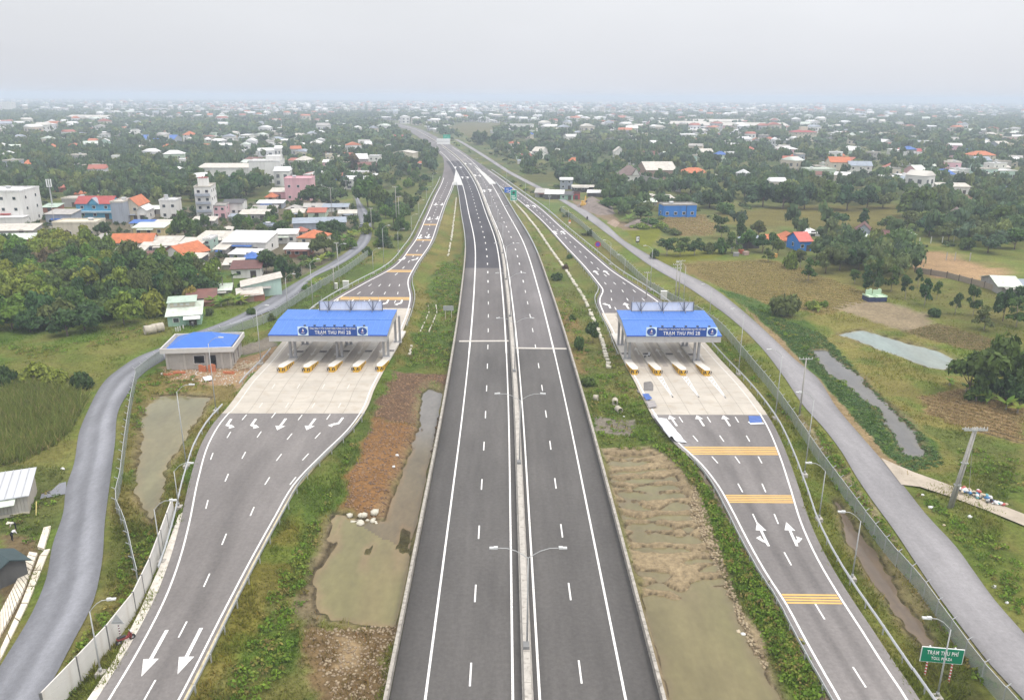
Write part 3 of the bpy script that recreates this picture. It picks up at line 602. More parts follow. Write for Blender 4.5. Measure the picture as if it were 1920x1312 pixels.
dash_set(lerpf(RRL, RRR, .5), 221, 470, RZM, 3, 9, .24)
def arrow(u, v, ln, kind, z, heading=None, w=1.0, down=False, m=PAINT):
    """painted lane arrow, its middle at pixel (u,v); ln metres long"""
    x, y, _ = P(u, v, z)
    mb = MB(); s = .11 * w; hw = .44 * w; h = ln / 2
    if 'h' in kind:
        mb.add([(-s, -h, 0), (s, -h, 0), (s, h - ln * .36, 0), (-s, h - ln * .36, 0)], [(0, 1, 2, 3)])
        mb.add([(-hw, h - ln * .36, 0), (hw, h - ln * .36, 0), (0, h, 0)], [(0, 1, 2)])
        y0 = -h + ln * .10
    else:
        mb.add([(-s, -h, 0), (s, -h, 0), (s, h * .15, 0), (-s, h * .15, 0)], [(0, 1, 2, 3)]); y0 = h * .15 - ln * .14
    for k, sg in (('r', 1), ('l', -1)):
        if k in kind:
            x1 = (.38 if 'h' in kind else .44) * w; d = ln * (.115 if 'h' in kind else .15)
            mb.add([(sg * s * .9, y0, .0006), (sg * x1, y0 + d, .0006), (sg * x1, y0 + 2 * d, .0006), (-sg * s * .3 if 'h' not in kind else sg * s * .9, y0 + d, .0006)], [(0, 1, 2, 3)])
            mb.add([(sg * (x1 - .10 * w), y0 + d * .35, .0012), (sg * (x1 + .34 * w), y0 + d * 1.9, .0012), (sg * (x1 - .10 * w), y0 + d * 2.7, .0012)], [(0, 1, 2)])
    g_ = MAINC                                              # arrows lie along the lane they are painted on
    for fl_, fr_ in ((LRL, LRR), (RRL, RRR)):
        if fl_(y) - 1 < x < fr_(y) + 1: g_ = lerpf(fl_, fr_, float((x - fl_(y)) / (fr_(y) - fl_(y))))
    a = -math.atan(float(slope(g_, y))) + (math.pi if down else 0)
    me = mb.mesh('lane_arrow', m)
    obj('lane_arrow', me, None, (x, y, z), a, kind='structure')
for u, v, k in ((426,796,'l'),(472,796,'l'),(528,795,'h'),(583,795,'h'),(635,793,'r')): arrow(u, v, 4.6, k, RZM + .004, -.24, 1.8, True)
for u, v in ((290,1222),(356,1218)): arrow(u, v, 6.4, 'h', RZM + .004, -.16, 1.55, True)
for u, v, k in ((1262,788,'h'),(1313,788,'h'),(1362,788,'h')): arrow(u, v, 4.4, k, RZM + .004, .22, 1.5)
for u, v, k in ((1430,1000,'hl'),(1484,1000,'hr')): arrow(u, v, 5.4, k, RZM + .004, .24, 1.4)
for u, v in ((1195,658),(1235,660),(1276,662),(1314,668)): arrow(u, v, 5, 'h', RZM + .004, .2, 1.2, m=PAINT_F)
for u, v in ((545,660),(588,660),(632,660),(676,657),(716,655)): arrow(u, v, 5, 'h', RZM + .004, -.2, 1.1, True, PAINT_F)
for u, v, k in ((1118,511,'h'),(1137,511,'h'),(1142,572,'l'),(1175,573,'h'),(1202,570,'r'),(1228,569,'r')): arrow(u, v, 6, k, RZM + .004, .24, 2.0)
for u, v in ((757,486),(781,486),(725,568),(752,568)): arrow(u, v, 6.5, 'r', RZM + .004, -.14, 2.0, True)
for u, v in ((630,565),(657,567),(690,566),(709,568)): arrow(u, v, 6, 'h', RZM + .004, -.3, 1.5, True)
for u, v in ((788,444),(803,443),(805,410),(820,409),(817,383),(829,383)): arrow(u, v, 9, 'h', RZM + .004, -.1, 2.6, True)
for u, v in ((990,386),(1002,387),(1041,436),(1056,436)): arrow(u, v, 8, 'h', RZM + .004, .22, 2.6)
for u, v in ((908,358),(919,357),(891,329),(900,330),(873,307),(882,308),(867,333),(877,333),(854,314),(864,314)): arrow(u, v, 12, 'h', MZ + .004, .07, 3.2)
# amber rumble bars: sets of stripes across the ramps
def rumble(fl, fr, ya, yb, n, z, half=False):
    mb = MB(); per = (yb - ya) / n
    for i in range(n):
        y0 = ya + i * per; y1 = y0 + per * .62
        mb.add([(float(fl(y0)) + .35, y0, z), (float(fr(y0)) - .4, y0 - .12, z), (float(fr(y1)) - .4, y1 - .12, z), (float(fl(y1)) + .35, y1, z)], [(0, 1, 2, 3)])
    obj('rumble_strip', mb.mesh('rumble_strip', PAINT_Y), kind='structure')
def vy(v, u=1400): return P(u, v, ZR)[1]
rumble(RRL, RRR, vy(852), vy(836), 5, RZM + .004); rumble(RRL, RRR, vy(942), vy(926), 5, RZM + .004); rumble(RRL, RRR, vy(1131), vy(1111), 4, RZM + .004)
for a, b_ in ((562, 556), (510, 505.5), (479, 476), (451, 448.4), (422, 419.6)): rumble(LRL, LRR, vy(a, 760), vy(b_, 760), 2, RZM + .004)
LD = mat('lane dirt and shade on slab', (.36,.325,.29), .9, .2, .3, streak=(1, .1, 1), world_co=True, dirt=(.38,.345,.30), dirt_amt=.8)
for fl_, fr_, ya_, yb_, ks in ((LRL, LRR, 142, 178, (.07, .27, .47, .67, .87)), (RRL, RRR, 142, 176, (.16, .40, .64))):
    for k in ks: ribbon('lane_dirt_shade', lerpf(fl_, fr_, k - .03), lerpf(fl_, fr_, k + .03), ya_, yb_, ZR + .007, LD)  # lane dirt with the canopy's shade painted into the same darker stripes
# chevron paint ahead of the islands and the two gore triangles
GORE = mat('gore hatch pale', (.52,.52,.50), .8, .1, .4, world_co=True, dirt=(.36,.35,.34), dirt_amt=.5)
obj('gore_marking', MB().flat([P(854.5,319,.012), P(849,347,.012), P(868.5,347,.012)], None).mesh('gore_marking', GORE), kind='structure')
obj('gore_marking', MB().flat([P(888,310,.012), P(904,328,.012), P(919,346,.012), P(931,344.5,.012), P(908,324,.012)], None).mesh('gore_marking', GORE), kind='structure')
mb = MB()
for tip, a, b_ in (((1262,745),(1232,706),(1241,705)),((1311,745),(1279,706),(1288,705)),((1361,746),(1325,706),(1334,705))):
    t0, a0, b0 = P(*tip, RZM), P(*a, RZM), P(*b_, RZM)
    for p_, q_ in ((t0, a0), (t0, b0)):
        d = (q_ - p_)[:2]; d = d / np.linalg.norm(d); n_ = np.array([-d[1], d[0], 0]) * .1
        mb.add([p_ - n_, p_ + n_, q_ + n_, q_ - n_], [(0, 1, 2, 3)])
    for k in (.55, .68, .81, .94):
        c1 = t0 + (a0 - t0) * k; c2 = t0 + (b0 - t0) * k; dd = np.array([0, .35, 0])
        mb.add([c1 - dd, c2 - dd, c2 + dd, c1 + dd], [(0, 1, 2, 3)])
obj('chevron_marking', mb.mesh('chevron_marking', PAINT), kind='structure')
CONC_J = mat('joint concrete', (.50,.47,.43), .9, .15, .6, world_co=True, dirt=(.35,.32,.28), dirt_amt=.5)
obj('expansion_joint', MB().add([(-9.4, 157.6, .012), (.9, 157.9, .012), (.9, 158.8, .012), (-9.4, 158.5, .012)], [(0, 1, 2, 3)]).mesh('expansion_joint', CONC_J), kind='structure')
obj('expansion_joint', MB().add([(2.3, 153.0, .012), (12.6, 152.6, .012), (12.6, 153.5, .012), (2.3, 153.9, .012)], [(0, 1, 2, 3)]).mesh('expansion_joint', CONC_J), kind='structure')
# pale dust-swept patches, tyre-dark stripes and the dirt side track on the right
DUST = mat('dirt track', (.40,.345,.280), .95, .18, .4, world_co=True, dirt=(.30,.25,.19), dirt_amt=.6, bump=.3, bscale=8)
tp = [(1652,858),(1712,884),(1768,904),(1850,935),(1950,975),(1950,997),(1850,956),(1775,928),(1725,912),(1690,908)]
obj('dirt_track', MB().flat([P(u, v, -.70) for u, v in tp], None).mesh('dirt_track', DUST), kind='structure')
obj('dirt_track', MB().flat([P(u, v, -.79) for u, v in [(112,905),(124,903),(124,925),(100,930),(75,935),(78,925),(98,918)]], None).mesh('dirt_track', GRAVEL_L), kind='structure')
# ------------------------------------------------------------------ haze
hb = obj('haze', MB().box((0, 1500, 29.5), (33000, 41000, 64)).mesh('haze'), kind='stuff')
hm = bpy.data.materials.new('haze'); hm.use_nodes = True; t = hm.node_tree; t.nodes.clear()
ho = N(t, 'ShaderNodeOutputMaterial'); pv = N(t, 'ShaderNodeVolumePrincipled')
pv.inputs['Color'].default_value = HAZE_COLOR; pv.inputs['Density'].default_value = HAZE_DENSITY
t.links.new(pv.outputs[0], ho.inputs['Volume']); hb.data.materials.append(hm)

# ------------------------------------------------------------------ barriers along the expressway
BARR = mat('stained barrier concrete', (.42,.395,.36), .9, .16, .9, spec=.2, world_co=True, dirt=(.21,.19,.165), dirt_amt=.7, bump=.2, bscale=9)
PARA = mat('weathered parapet concrete', (.36,.335,.30), .92, .25, 1.1, spec=.2, world_co=True, dirt=(.13,.118,.10), dirt_amt=.85, bump=.3, bscale=9)
STEEL = mat('galvanised steel', (.46,.475,.49), .45, .08, 2.0, metal=.35, spec=.5, dirt=(.4,.39,.37), dirt_amt=.4)
STEEL_D = mat('dull lamp steel', (.42,.43,.43), .5, .1, 1.0, metal=.25, spec=.5)
SEG = 4.0
jp = MB().prism([(-.48,-.3),(-.48,.08),(-.36,.3),(-.30,.9),(.30,.9),(.36,.3),(.48,.08),(.48,-.3)], -SEG/2 + .02, SEG/2 - .02).mesh('barrier_segment', BARR)
pp = MB().prism([(-.22,-1.6),(-.22,.78),(.10,.78),(.16,.2),(.26,.05),(.26,-1.6)], -SEG/2 + .025, SEG/2 - .025).mesh('parapet_segment', PARA)
ppr = MB().prism([(-.26,-1.6),(-.26,.05),(-.16,.2),(-.10,.78),(.22,.78),(.22,-1.6)], -SEG/2 + .025, SEG/2 - .025).mesh('parapet_segment', PARA)
def run_along(f, y0, y1, seg):
    """points every seg metres along X(Y): (x, y, heading)"""
    y = y0; r = []
    while y < y1:
        s = float(slope(f, y)); r.append((float(f(y)), y, -math.atan(s))); y += seg / math.sqrt(1 + s * s)
    return r
mbar = thing('median_barrier', 'stained concrete barrier along the middle of the expressway', 'barrier')
for x, y, a in run_along(main_x(.08), 46, 330, SEG): obj('barrier_segment', jp, mbar, (x, y, 0), a)
def strip_solid(name, f, w, z0, z1, y0, y1, m, parent=None, step=6, kind=None):
    ys = np.linspace(y0, y1, max(2, int((y1 - y0) / step) + 1)); a = f(ys); n = len(ys); V = []
    for dx, z in ((-w, z0), (-w, z1), (w, z1), (w, z0)): V.append(np.stack([a + dx, ys, np.full(n, z)], 1))
    V = np.concatenate(V); J = np.arange(4 * n).reshape(4, n); q = []
    for k in range(3): q.append(np.stack([J[k, :-1], J[k, 1:], J[k+1, 1:], J[k+1, :-1]], 1))
    return obj(name, mesh_np(name, V, np.concatenate(q), False, None, [m]), parent, kind=kind)
strip_solid('barrier_run', main_x(.08), .45, -.1, .85, 332, 1700, BARR, mbar)
for off, me, side, y1 in ((-11.9, ppr, 'left', 262), (11.5, pp, 'right', 250)):
    b_ = thing('bridge_parapet', 'weathered concrete parapet on the edge of the expressway %s' % ('beside the orange mud bank' if off < 0 else 'beside the sandbar pond'), 'parapet', group='concrete parapets of the expressway')
    for x, y, a in run_along(main_x(off), 46, y1, SEG): obj('parapet_segment', me, b_, (x, y, 0), a)
    strip_solid('guardrail_run', main_x(off), .12, .15, .62, y1 + 1, 478, STEEL, b_)
jb = MB().box((0, 0, .16), (.55, .8, .3)).mesh('junction_box', mat('junction box grey', (.2, .2, .2), .6))

# ------------------------------------------------------------------ guardrails
GW = 4.0
def wbeam(h=.62, d=.06):
    return MB().prism([(-.02,h-.16),(d,h-.10),(-.02,h-.02),(d,h+.06),(-.02,h+.13),(-.06,h+.13),(-.06,h-.16)], -GW/2, GW/2).mesh('rail', STEEL)
RAIL = wbeam(); GPOST = MB().box((-.1, 0, .05), (.1, .14, 1.25)).mesh('post', STEEL_D)
def guardrail(label, f, y0, y1, far=None, z=ZR, flip=1):
    g = thing('guardrail', label, 'guardrail', group='steel guardrails along the toll ramps')
    for x, y, a in run_along(f, y0, y1, GW):
        r = obj('rail', RAIL, g, (x, y, z), a); r.scale = (flip, 1, 1)
        p_ = obj('post', GPOST, g, (x, y, z), a); p_.scale = (flip, 1, 1)
    if far: strip_solid('rail_run', f, .1, z + .3, z + .78, y1, far, STEEL, g)
guardrail('steel guardrail on the verge side of the ramp above the orange mud bank', shift(LRR, .75), 44, 118, None, ZR, -1)
guardrail('steel guardrail curving along the outer edge of the ramp beside the olive pond', shift(LRL, -1.6), 76, 121, None)
guardrail('steel guardrail at the outer edge of the pale apron beside the unfinished blue-roofed house', shift(LRL, -1.5), 133, 152, None)
guardrail('long steel guardrail on the outer side of the ramp with many amber bars', shift(LRL, -2.0), 166, 330, 505)
guardrail('steel guardrail on the inner side of the narrowing ramp beyond the toll canopy', shift(LRR, .9), 170, 320, 470, ZR, -1)
guardrail('steel guardrail between the mud pond greenery and the ramp with amber bars', shift(RRL, -.8), 44, 100, None)
guardrail('steel guardrail beside the lamp row on the outer edge of the ramp with amber bars', shift(RRR, 1.7), 44, 178, None, ZR, -1)
guardrail('steel guardrail along the outer side of the curving entry ramp beyond the canopy', shift(RRR, 2.0), 182, 330, 560, ZR, -1)
guardrail('short steel guardrail round the bend of the entry ramp by the bushy verge', shift(RRL, -1.0), 150, 260, None)
# kerb stones with amber dirt at the foot of the left ramp edge
strip_solid('kerb', shift(LRR, .32), .11, -.2, .10, 44, 118, mat('yellowed kerb', (.55,.47,.30), .9, .3, .8, world_co=True, dirt=(.6,.57,.5), dirt_amt=.9), kind='structure')

# ------------------------------------------------------------------ street lamps
LAMP_HEAD = mat('lamp head pale', (.56,.57,.57), .4, .04)
def lamp_parts(h, arms, base=.35):
    pole = MB().tube((0, 0, 0), (0, 0, h - .9), .09, .05, 8)
    pole.box((0, 0, .6), (.2, .2, .35))
    arm_l = []
    for dx, dy in arms:
        a = MB(); L = math.hypot(dx, dy); pts = [(dx * k, dy * k, h - .95 + 1.0 * math.sin(min(k * 1.25, 1) * math.pi / 2)) for k in (0, .15, .4, .7, 1.0)]
        for p_, q_ in zip(pts[:-1], pts[1:]): a.tube(p_, q_, .038, .034, 6)
        hd = MB(); ang = math.atan2(dy, dx)
        hd.box((dx + .35 * math.cos(ang), dy + .35 * math.sin(ang), h + .06), (.72, .28, .12), ang)
        hd.box((dx + .15 * math.cos(ang), dy + .15 * math.sin(ang), h + .15), (.36, .24, .08), ang)
        arm_l.append((a.mesh('arm', STEEL_D), hd.mesh('lamp_head', LAMP_HEAD)))
    return pole.mesh('pole', STEEL_D, True), arm_l, MB().box((0, 0, base / 2 - .25), (.75, .75, base + .5)).mesh('footing', BARR)
def lamp(label, x, y, z, h, arms, rz=0, group='street lamps', foot=True, key={}):
    kk = (round(h, 1), tuple(arms), foot)
    if kk not in key: key[kk] = lamp_parts(h, arms)
    pole, al, ft = key[kk]
    t_ = thing('street_lamp', label, 'street lamp', (x, y, z), rz, group)
    obj('pole', pole, t_)
    for a, hd in al: obj('arm', a, t_); obj('lamp_head', hd, t_)
    if foot: obj('footing', ft, t_)
ORD = ['first', 'second', 'third', 'fourth', 'fifth', 'sixth', 'seventh', 'eighth', 'ninth', 'tenth', 'eleventh', 'twelfth']
MED = ((-2.7, 0), (2.7, 0))
yl = 61.2; seq = []
while yl < 520: seq.append(yl); yl += 38
mlab = ['double-armed lamp on the median barrier nearest the bottom edge', 'double-armed lamp on the median barrier between the two nearest mud ponds', 'double-armed lamp on the median just before the white expansion joints']
for i, y in enumerate(seq):
    s = float(slope(MAINC, y)); lab = mlab[i] if i < 3 else 'double-armed median lamp, %s one beyond the white expansion joints' % ORD[i - 3]
    lamp(lab, float(main_x(.16)(y)), y, .0, 10.7, MED, -math.atan(s), 'double-armed lamps on the median', False)
    if i < 6: tag(obj('junction_box', jb, None, (float(main_x(.16)(y)) - .1, y - .6, .9), -math.atan(s)), 'small grey electrical box on the median barrier by the %s lamp from the bottom edge' % ORD[i], 'electrical box', 'electrical boxes on the median')
def lamp_px(label, ub, vb, ut, vt, z=-.5, arm=(-1.6, .5), group='single street lamps beside the ramps'):
    """lamp standing at pixel (ub,vb); its height is read from the pixel row of its head"""
    x, y, _ = P(ub, vb, z); z = gz(x, y) + .02
    lo, hi = 4.0, 16.0
    for _ in range(30):
        m_ = (lo + hi) / 2
        if pix(x, y, z + m_)[1] > vt: lo = m_
        else: hi = m_
    lamp(label, x, y, z, round(2 * min(lo, 12.5)) / 2, (arm,), 0, group)
RL = [(1757,1306,1772,1166,'grey lamp standing in front of the green toll plaza sign'), (1597,1086,1611,965,'grey lamp above the brown drain beside the arrow lanes'), (1535,976,1546,868,'grey lamp on a pale footing beside the second amber bars'), (1508,891,1527,740,'tall grey lamp on a pale footing beside the first amber bars'),
      (1453,786,1474,655,'tall grey lamp at the corner where the pale apron meets the ramp asphalt'), (1384,704,1397,566,'tall grey lamp behind the guardrail beside the pale apron'),
      (1330,596,1334,532,'grey lamp rising just behind the roof of the toll canopy with six lights'), (1281,570,1286,492,'grey lamp near the white cabinet beyond the toll canopy'), (1219,544,1225,462,'grey lamp at the bend of the mesh fence beyond the toll canopy'), (1171,511,1172,480,'short grey lamp beside the turning arrows of the entry ramp'), (1144,497,1146,452,'thin grey lamp by the round red no-stopping sign'),
      (1065,425,1066,388,'thin grey lamp beside the roadside shacks'), (1030,398,1031,362,'thin grey lamp on the entry ramp opposite the blue road sign'), (985,368,986,335,'thin grey lamp near the tip of the gore by the green road sign'), (950,342,951,314,'far thin grey lamp on the outer side of the merging lanes')]
for ub, vb, ut, vt, lab in RL: lamp_px(lab, ub, vb, ut, vt, arm=(-1.7, .2))
LL = [(190,1266,166,1130,'grey lamp in front of the pale noise wall with its head over the gravel road'), (304,1057,285,942,'grey lamp standing on the pale concrete strip beside the noise wall'), (336,955,321,872,'thin grey lamp between the olive pond and the end of the noise wall'), (350,877,327,722,'tall grey lamp on the bank beside the olive pond'), (405,770,384,632,'tall grey lamp in front of the unfinished blue-roofed house'),
      (490,685,474,572,'tall grey lamp behind the heap of timber poles'), (540,584,535,516,'grey lamp by the banana plants behind the toll canopy'), (587,576,577,487,'grey lamp behind the canopy at the verge with white cabinets'), (637,542,630,458,'grey lamp next to the white cabinets on the verge'), (700,511,697,465,'grey lamp on the green verge above the turn arrows'), (720,498,717,424,'tall grey lamp on the green verge by the second amber bars'),
      (747,470,743,428,'thin grey lamp on the verge beside the third amber bars'), (772,440,770,402,'thin grey lamp on the verge beside the fourth amber bars'), (786,415,784,376,'thin grey lamp on the verge beside the fifth amber bars'), (800,385,799,350,'far thin grey lamp on the verge below the left gore'), (812,355,811,325,'far thin grey lamp on the verge beside the gore triangle')]
for ub, vb, ut, vt, lab in LL: lamp_px(lab, ub, vb, ut, vt, arm=(1.7, .2) if ub > 200 else (1.5, .3))

# ------------------------------------------------------------------ utility poles
CPOLE = mat('concrete pole', (.40,.385,.36), .9, .12, .8, dirt=(.27,.25,.22), dirt_amt=.5)
def utility_pole(label, ub, vb, vt, z=-.9, lean=0.0, arms=1, r=.17, cat='utility pole', h=None, wires=False):
    x, y, _ = P(ub, vb, z); z = gz(x, y) - .05
    lo, hi = 4.0, 18.0
    for _ in range(30):
        m_ = (lo + hi) / 2
        if pix(x + lean * m_, y, z + m_)[1] > vt: lo = m_
        else: hi = m_
    h = h or lo; t_ = thing('utility_pole', label, cat, (x, y, z), 0, 'concrete utility poles')
    obj('pole', MB().tube((0, 0, 0), (lean * h, 0, h), r, r * .62, 8).mesh('pole', CPOLE, True), t_)
    for k in range(arms):
        zz = h - .25 - .9 * k; w = 2.2 if h > 9 else 1.5
        ca = obj('crossarm', MB().box((lean * zz, .14, zz), (w, .1, .12)).mesh('crossarm', STEEL_D), t_)
        for sx in (-.46, -.2, .2, .46): obj('insulator', MB().tube((lean * zz + w * sx, .14, zz + .06), (lean * zz + w * sx, .14, zz + .34), .07, .05, 6).mesh('insulator', mat('insulator', (.62,.60,.58), .3)), ca)
    return x, y, z, h
# the big double pole on the right with its bolted shoes and stay wire
x, y, _ = P(1782, 950, -.8); z = gz(x, y)
t_ = thing('utility_pole', 'thick leaning double concrete pole with a long crossarm beside the rubbish heap', 'utility pole', (x, y, z), 0, 'concrete utility poles')
HP = 11.0; LX = .12
obj('pole', MB().tube((-.2, 0, -.2), (-.2 + LX * HP, 0, HP), .21, .13, 8).mesh('pole', CPOLE, True), t_)
obj('pole', MB().tube((.22, .1, -.2), (.16 + LX * HP, .1, HP), .21, .13, 8).mesh('pole', CPOLE, True), t_)
for zz in (3.2, 6.2): obj('clamp', MB().box((LX * zz, .05, zz), (.8, .42, .16)).mesh('clamp', STEEL_D), t_)
ca = obj('crossarm', MB().box((LX * HP - .1, -.2, HP - .3), (2.9, .12, .14)).box((LX * HP - .1, .28, HP - .3), (2.9, .12, .14)).mesh('crossarm', STEEL_D), t_)
for sx in (-1.35, -1.0, -.5, .5, .95, 1.35): obj('insulator', MB().tube((LX * HP - .1 + sx, -.2, HP - .22), (LX * HP - .1 + sx, -.2, HP + .12), .09, .06, 6).mesh('insulator', mat('insulator', (.62,.60,.58), .3)), ca)
obj('stay_wire', MB().tube((LX * 9.6, 0, 9.6), (4.2, 3.3, 0), .03, None, 5).mesh('stay_wire', STEEL_D), t_)
wl = MB()
for sx in (-1.0, .95):
    a_ = Vector((LX * HP + sx, .1, HP - .1)); b2 = Vector((36, -10 + sx, HP - 1.5)); q = [a_.lerp(b2, k / 10) + Vector((0, 0, -1.8 * 4 * (k / 10) * (1 - k / 10))) for k in range(11)]
    wl.path(q, .025, 4)
obj('power_line', wl.mesh('power_line', mat('cable black', (.03,.03,.03), .6)), t_)
utility_pole('concrete pole with wide crossarm by the mesh fence beside the pale gravel road', 1499, 777, 671, arms=1)
utility_pole('concrete pole with crossarm and transformer beyond the toll canopy near the white cabinet', 1266, 563, 495, arms=2)
utility_pole('thin concrete pole with crossarm beside the gravel verge near the ploughed field', 1272, 560, 488, arms=1)
for ub, vb, vt, lab in ((1211,585-20,510,'short concrete pole among the verge bushes beyond the canopy'),
     (749,428,368,'slim concrete pole among the trees right of the village lane'), (744,428,350,'tall slim concrete pole by the green field right of the village lane'), (622,400,352,'slim concrete pole rising behind the village lane near dark trees'), (650,372,338,'slim concrete pole behind the pink house, middle of its row'), (664,388,345,'slim concrete pole at the top of the village lane'), (551,340,310,'slim concrete pole behind the pink house near the white block'), (592,352,320,'slim concrete pole just right of the pink house'), (614,350,325,'slim concrete pole between dark trees right of the pink house'),
     (427,415,385,'short concrete pole in front of the white tower house'), (434,417,398,'pale concrete pole beside the foot of the white tower house'), (417,465,448,'dark slim pole between the white-roofed sheds'), (627,542,500,'concrete pole with box on the green verge above the amber bar'), (633,490,455,'slim concrete pole at the bend of the gravel lane by the brick shed'), (697,432,390,'twin concrete pole with crossarm at the narrow part of the village lane'), (104,430,385,'dark slim pole in front of the grey shed left of the blue house'), (99,447,425,'short dark pole in front of the cream flat-roofed house'),
     (283,290,235,'tall pale pole among the trees beyond the village'), (451,310,290,'slim pole behind the white block house'), (475,310,292,'second slim pole behind the white block house'), (1200,305,250,'thin tall mast behind the brown warehouse'), (1490,340,300,'slim concrete pole by the pale green building'), (1729,325,305,'slim concrete pole in the far right village')):
    utility_pole(lab, ub, vb, vt, arms=0 if vt < 330 else 1, r=.14)

# ------------------------------------------------------------------ mesh fence on both sides
FMESH = bpy.data.materials.new('fence mesh'); FMESH.use_nodes = True; t = FMESH.node_tree; b = t.nodes['Principled BSDF']
b.inputs['Base Color'].default_value = (.36, .41, .39, 1); b.inputs['Roughness'].default_value = .5; b.inputs['Metallic'].default_value = .2
tcn = N(t, 'ShaderNodeTexCoord'); 
def bars(axis_):
    s_ = N(t, 'ShaderNodeSeparateXYZ'); t.links.new(tcn.outputs['Object'], s_.inputs[0])
    m1 = N(t, 'ShaderNodeMath', operation='MULTIPLY'); m1.inputs[1].default_value = 12.0; t.links.new(s_.outputs[axis_], m1.inputs[0])
    m2 = N(t, 'ShaderNodeMath', operation='FRACT'); t.links.new(m1.outputs[0], m2.inputs[0])
    m3 = N(t, 'ShaderNodeMath', operation='LESS_THAN'); m3.inputs[1].default_value = .24; t.links.new(m2.outputs[0], m3.inputs[0]); return m3
mx = N(t, 'ShaderNodeMath', operation='MAXIMUM'); a1 = bars('Y'); a2 = bars('Z'); t.links.new(a1.outputs[0], mx.inputs[0]); t.links.new(a2.outputs[0], mx.inputs[1])
t.links.new(mx.outputs[0], b.inputs['Alpha'])
FP = 3.0
fpanel = MB().box((0, 0, 1.02), (.02, FP, 1.9)).mesh('mesh_panel', FMESH)
frail = MB().box((0, 0, 2.0), (.06, FP, .06)).mesh('fence_rail', STEEL)
fpost = MB().box((0, 0, 1.0), (.09, .09, 2.1)).box((.2, 0, 2.2), (.5, .07, .06), 0, -.7).mesh('fence_post', STEEL)
def fence(label, pts, z=-.9, y_min=None, flip=1):
    f = edge(pts, z); fe = thing('mesh_fence', label, 'fence', group='mesh fences beside the gravel roads')
    for x, y, a in run_along(f, f.y0, f.y1, FP):
        zz = gz(x, y)
        for nm, me in (('mesh_panel', fpanel), ('fence_rail', frail), ('fence_post', fpost)):
            o = obj(nm, me, fe, (x, y, zz), a)
            if nm == 'fence_post': o.location = (x - 1.5 * math.sin(-a), y - 1.5, zz); o.scale = (flip, 1, 1)
fence('long mesh fence with angled post tops beside the pale gravel road', [(1900,1345),(1840,1275),(1770,1180),(1720,1110),(1670,1050),(1620,985),(1570,915),(1520,842),(1475,775),(1430,715),(1385,660),(1345,615),(1310,590)], flip=1)
fence('mesh fence following the bend of the entry ramp beyond the toll canopy', [(1310,590),(1270,570),(1225,545),(1180,505),(1130,462),(1085,420),(1050,395)])
fence('mesh fence between the olive pond and the blue-grey gravel road', [(258,1085),(232,985),(223,965),(229,905),(238,830),(248,760),(258,712)], flip=-1)
fence('mesh fence beside the bend of the gravel road in front of the unfinished house', [(262,706),(282,690),(308,672)], flip=-1)
fence('mesh fence along the gravel road behind the toll canopy and the banana plants', [(385,640),(440,622),(490,607),(540,578),(600,540),(650,510),(690,480)], flip=-1)

# ------------------------------------------------------------------ noise wall lower left
NW = mat('noise wall pale', (.60,.585,.555), .75, .08, .5, streak=True, dirt=(.48,.44,.39), dirt_amt=.5)
NWJ = mat('wall joint steel', (.16,.16,.16), .6)
nw = thing('noise_wall', 'pale grey panelled noise wall beside the ramp and the pond', 'wall')
wb = [P(u, v, -.5) for u, v in ((85,1345),(150,1275),(205,1215),(255,1150),(285,1085),(305,1030),(327,967))]
segs = []
for p_, q_ in zip(wb[:-1], wb[1:]):
    L = np.linalg.norm((q_ - p_)[:2]); n = max(1, round(L / 4.0))
    for k in range(n): segs.append((p_ + (q_ - p_) * k / n, p_ + (q_ - p_) * (k + 1) / n))
for p_, q_ in segs:
    d = q_ - p_; L = float(np.hypot(d[0], d[1])); a = math.atan2(d[1], d[0]); c = (p_ + q_) / 2
    for k, (z0, z1) in enumerate(((-.6, .55), (.56, 1.5), (1.51, 2.45))):
        obj('panel', MB().box((0, 0, (z0 + z1) / 2), (L - .12, .14 - .012 * k, z1 - z0)).mesh('panel', NW), nw, (c[0], c[1], -.5), a)
    obj('post', MB().box((0, 0, .95), (.12, .2, 3.1)).mesh('post', NWJ), nw, (p_[0], p_[1], -.5), a)
cpts = [(140,1345),(215,1235),(262,1145),(300,1060),(335,965),(350,955),(347,985),(335,1010),(318,1065),(300,1120),(275,1165),(240,1215),(220,1260),(180,1345)]
RUB = mat('pale rubble concrete', (.62,.58,.52), .9, .2, .8, world_co=True, dirt=(.40,.35,.29), dirt_amt=.7, bump=.4, bscale=6)
obj('concrete_strip', MB().prism([(0, 0), (.001, 0), (.001, .001)], 0, .001).flat([P(u, v, -.10) for u, v in cpts], None).mesh('concrete_strip', RUB), kind='structure')

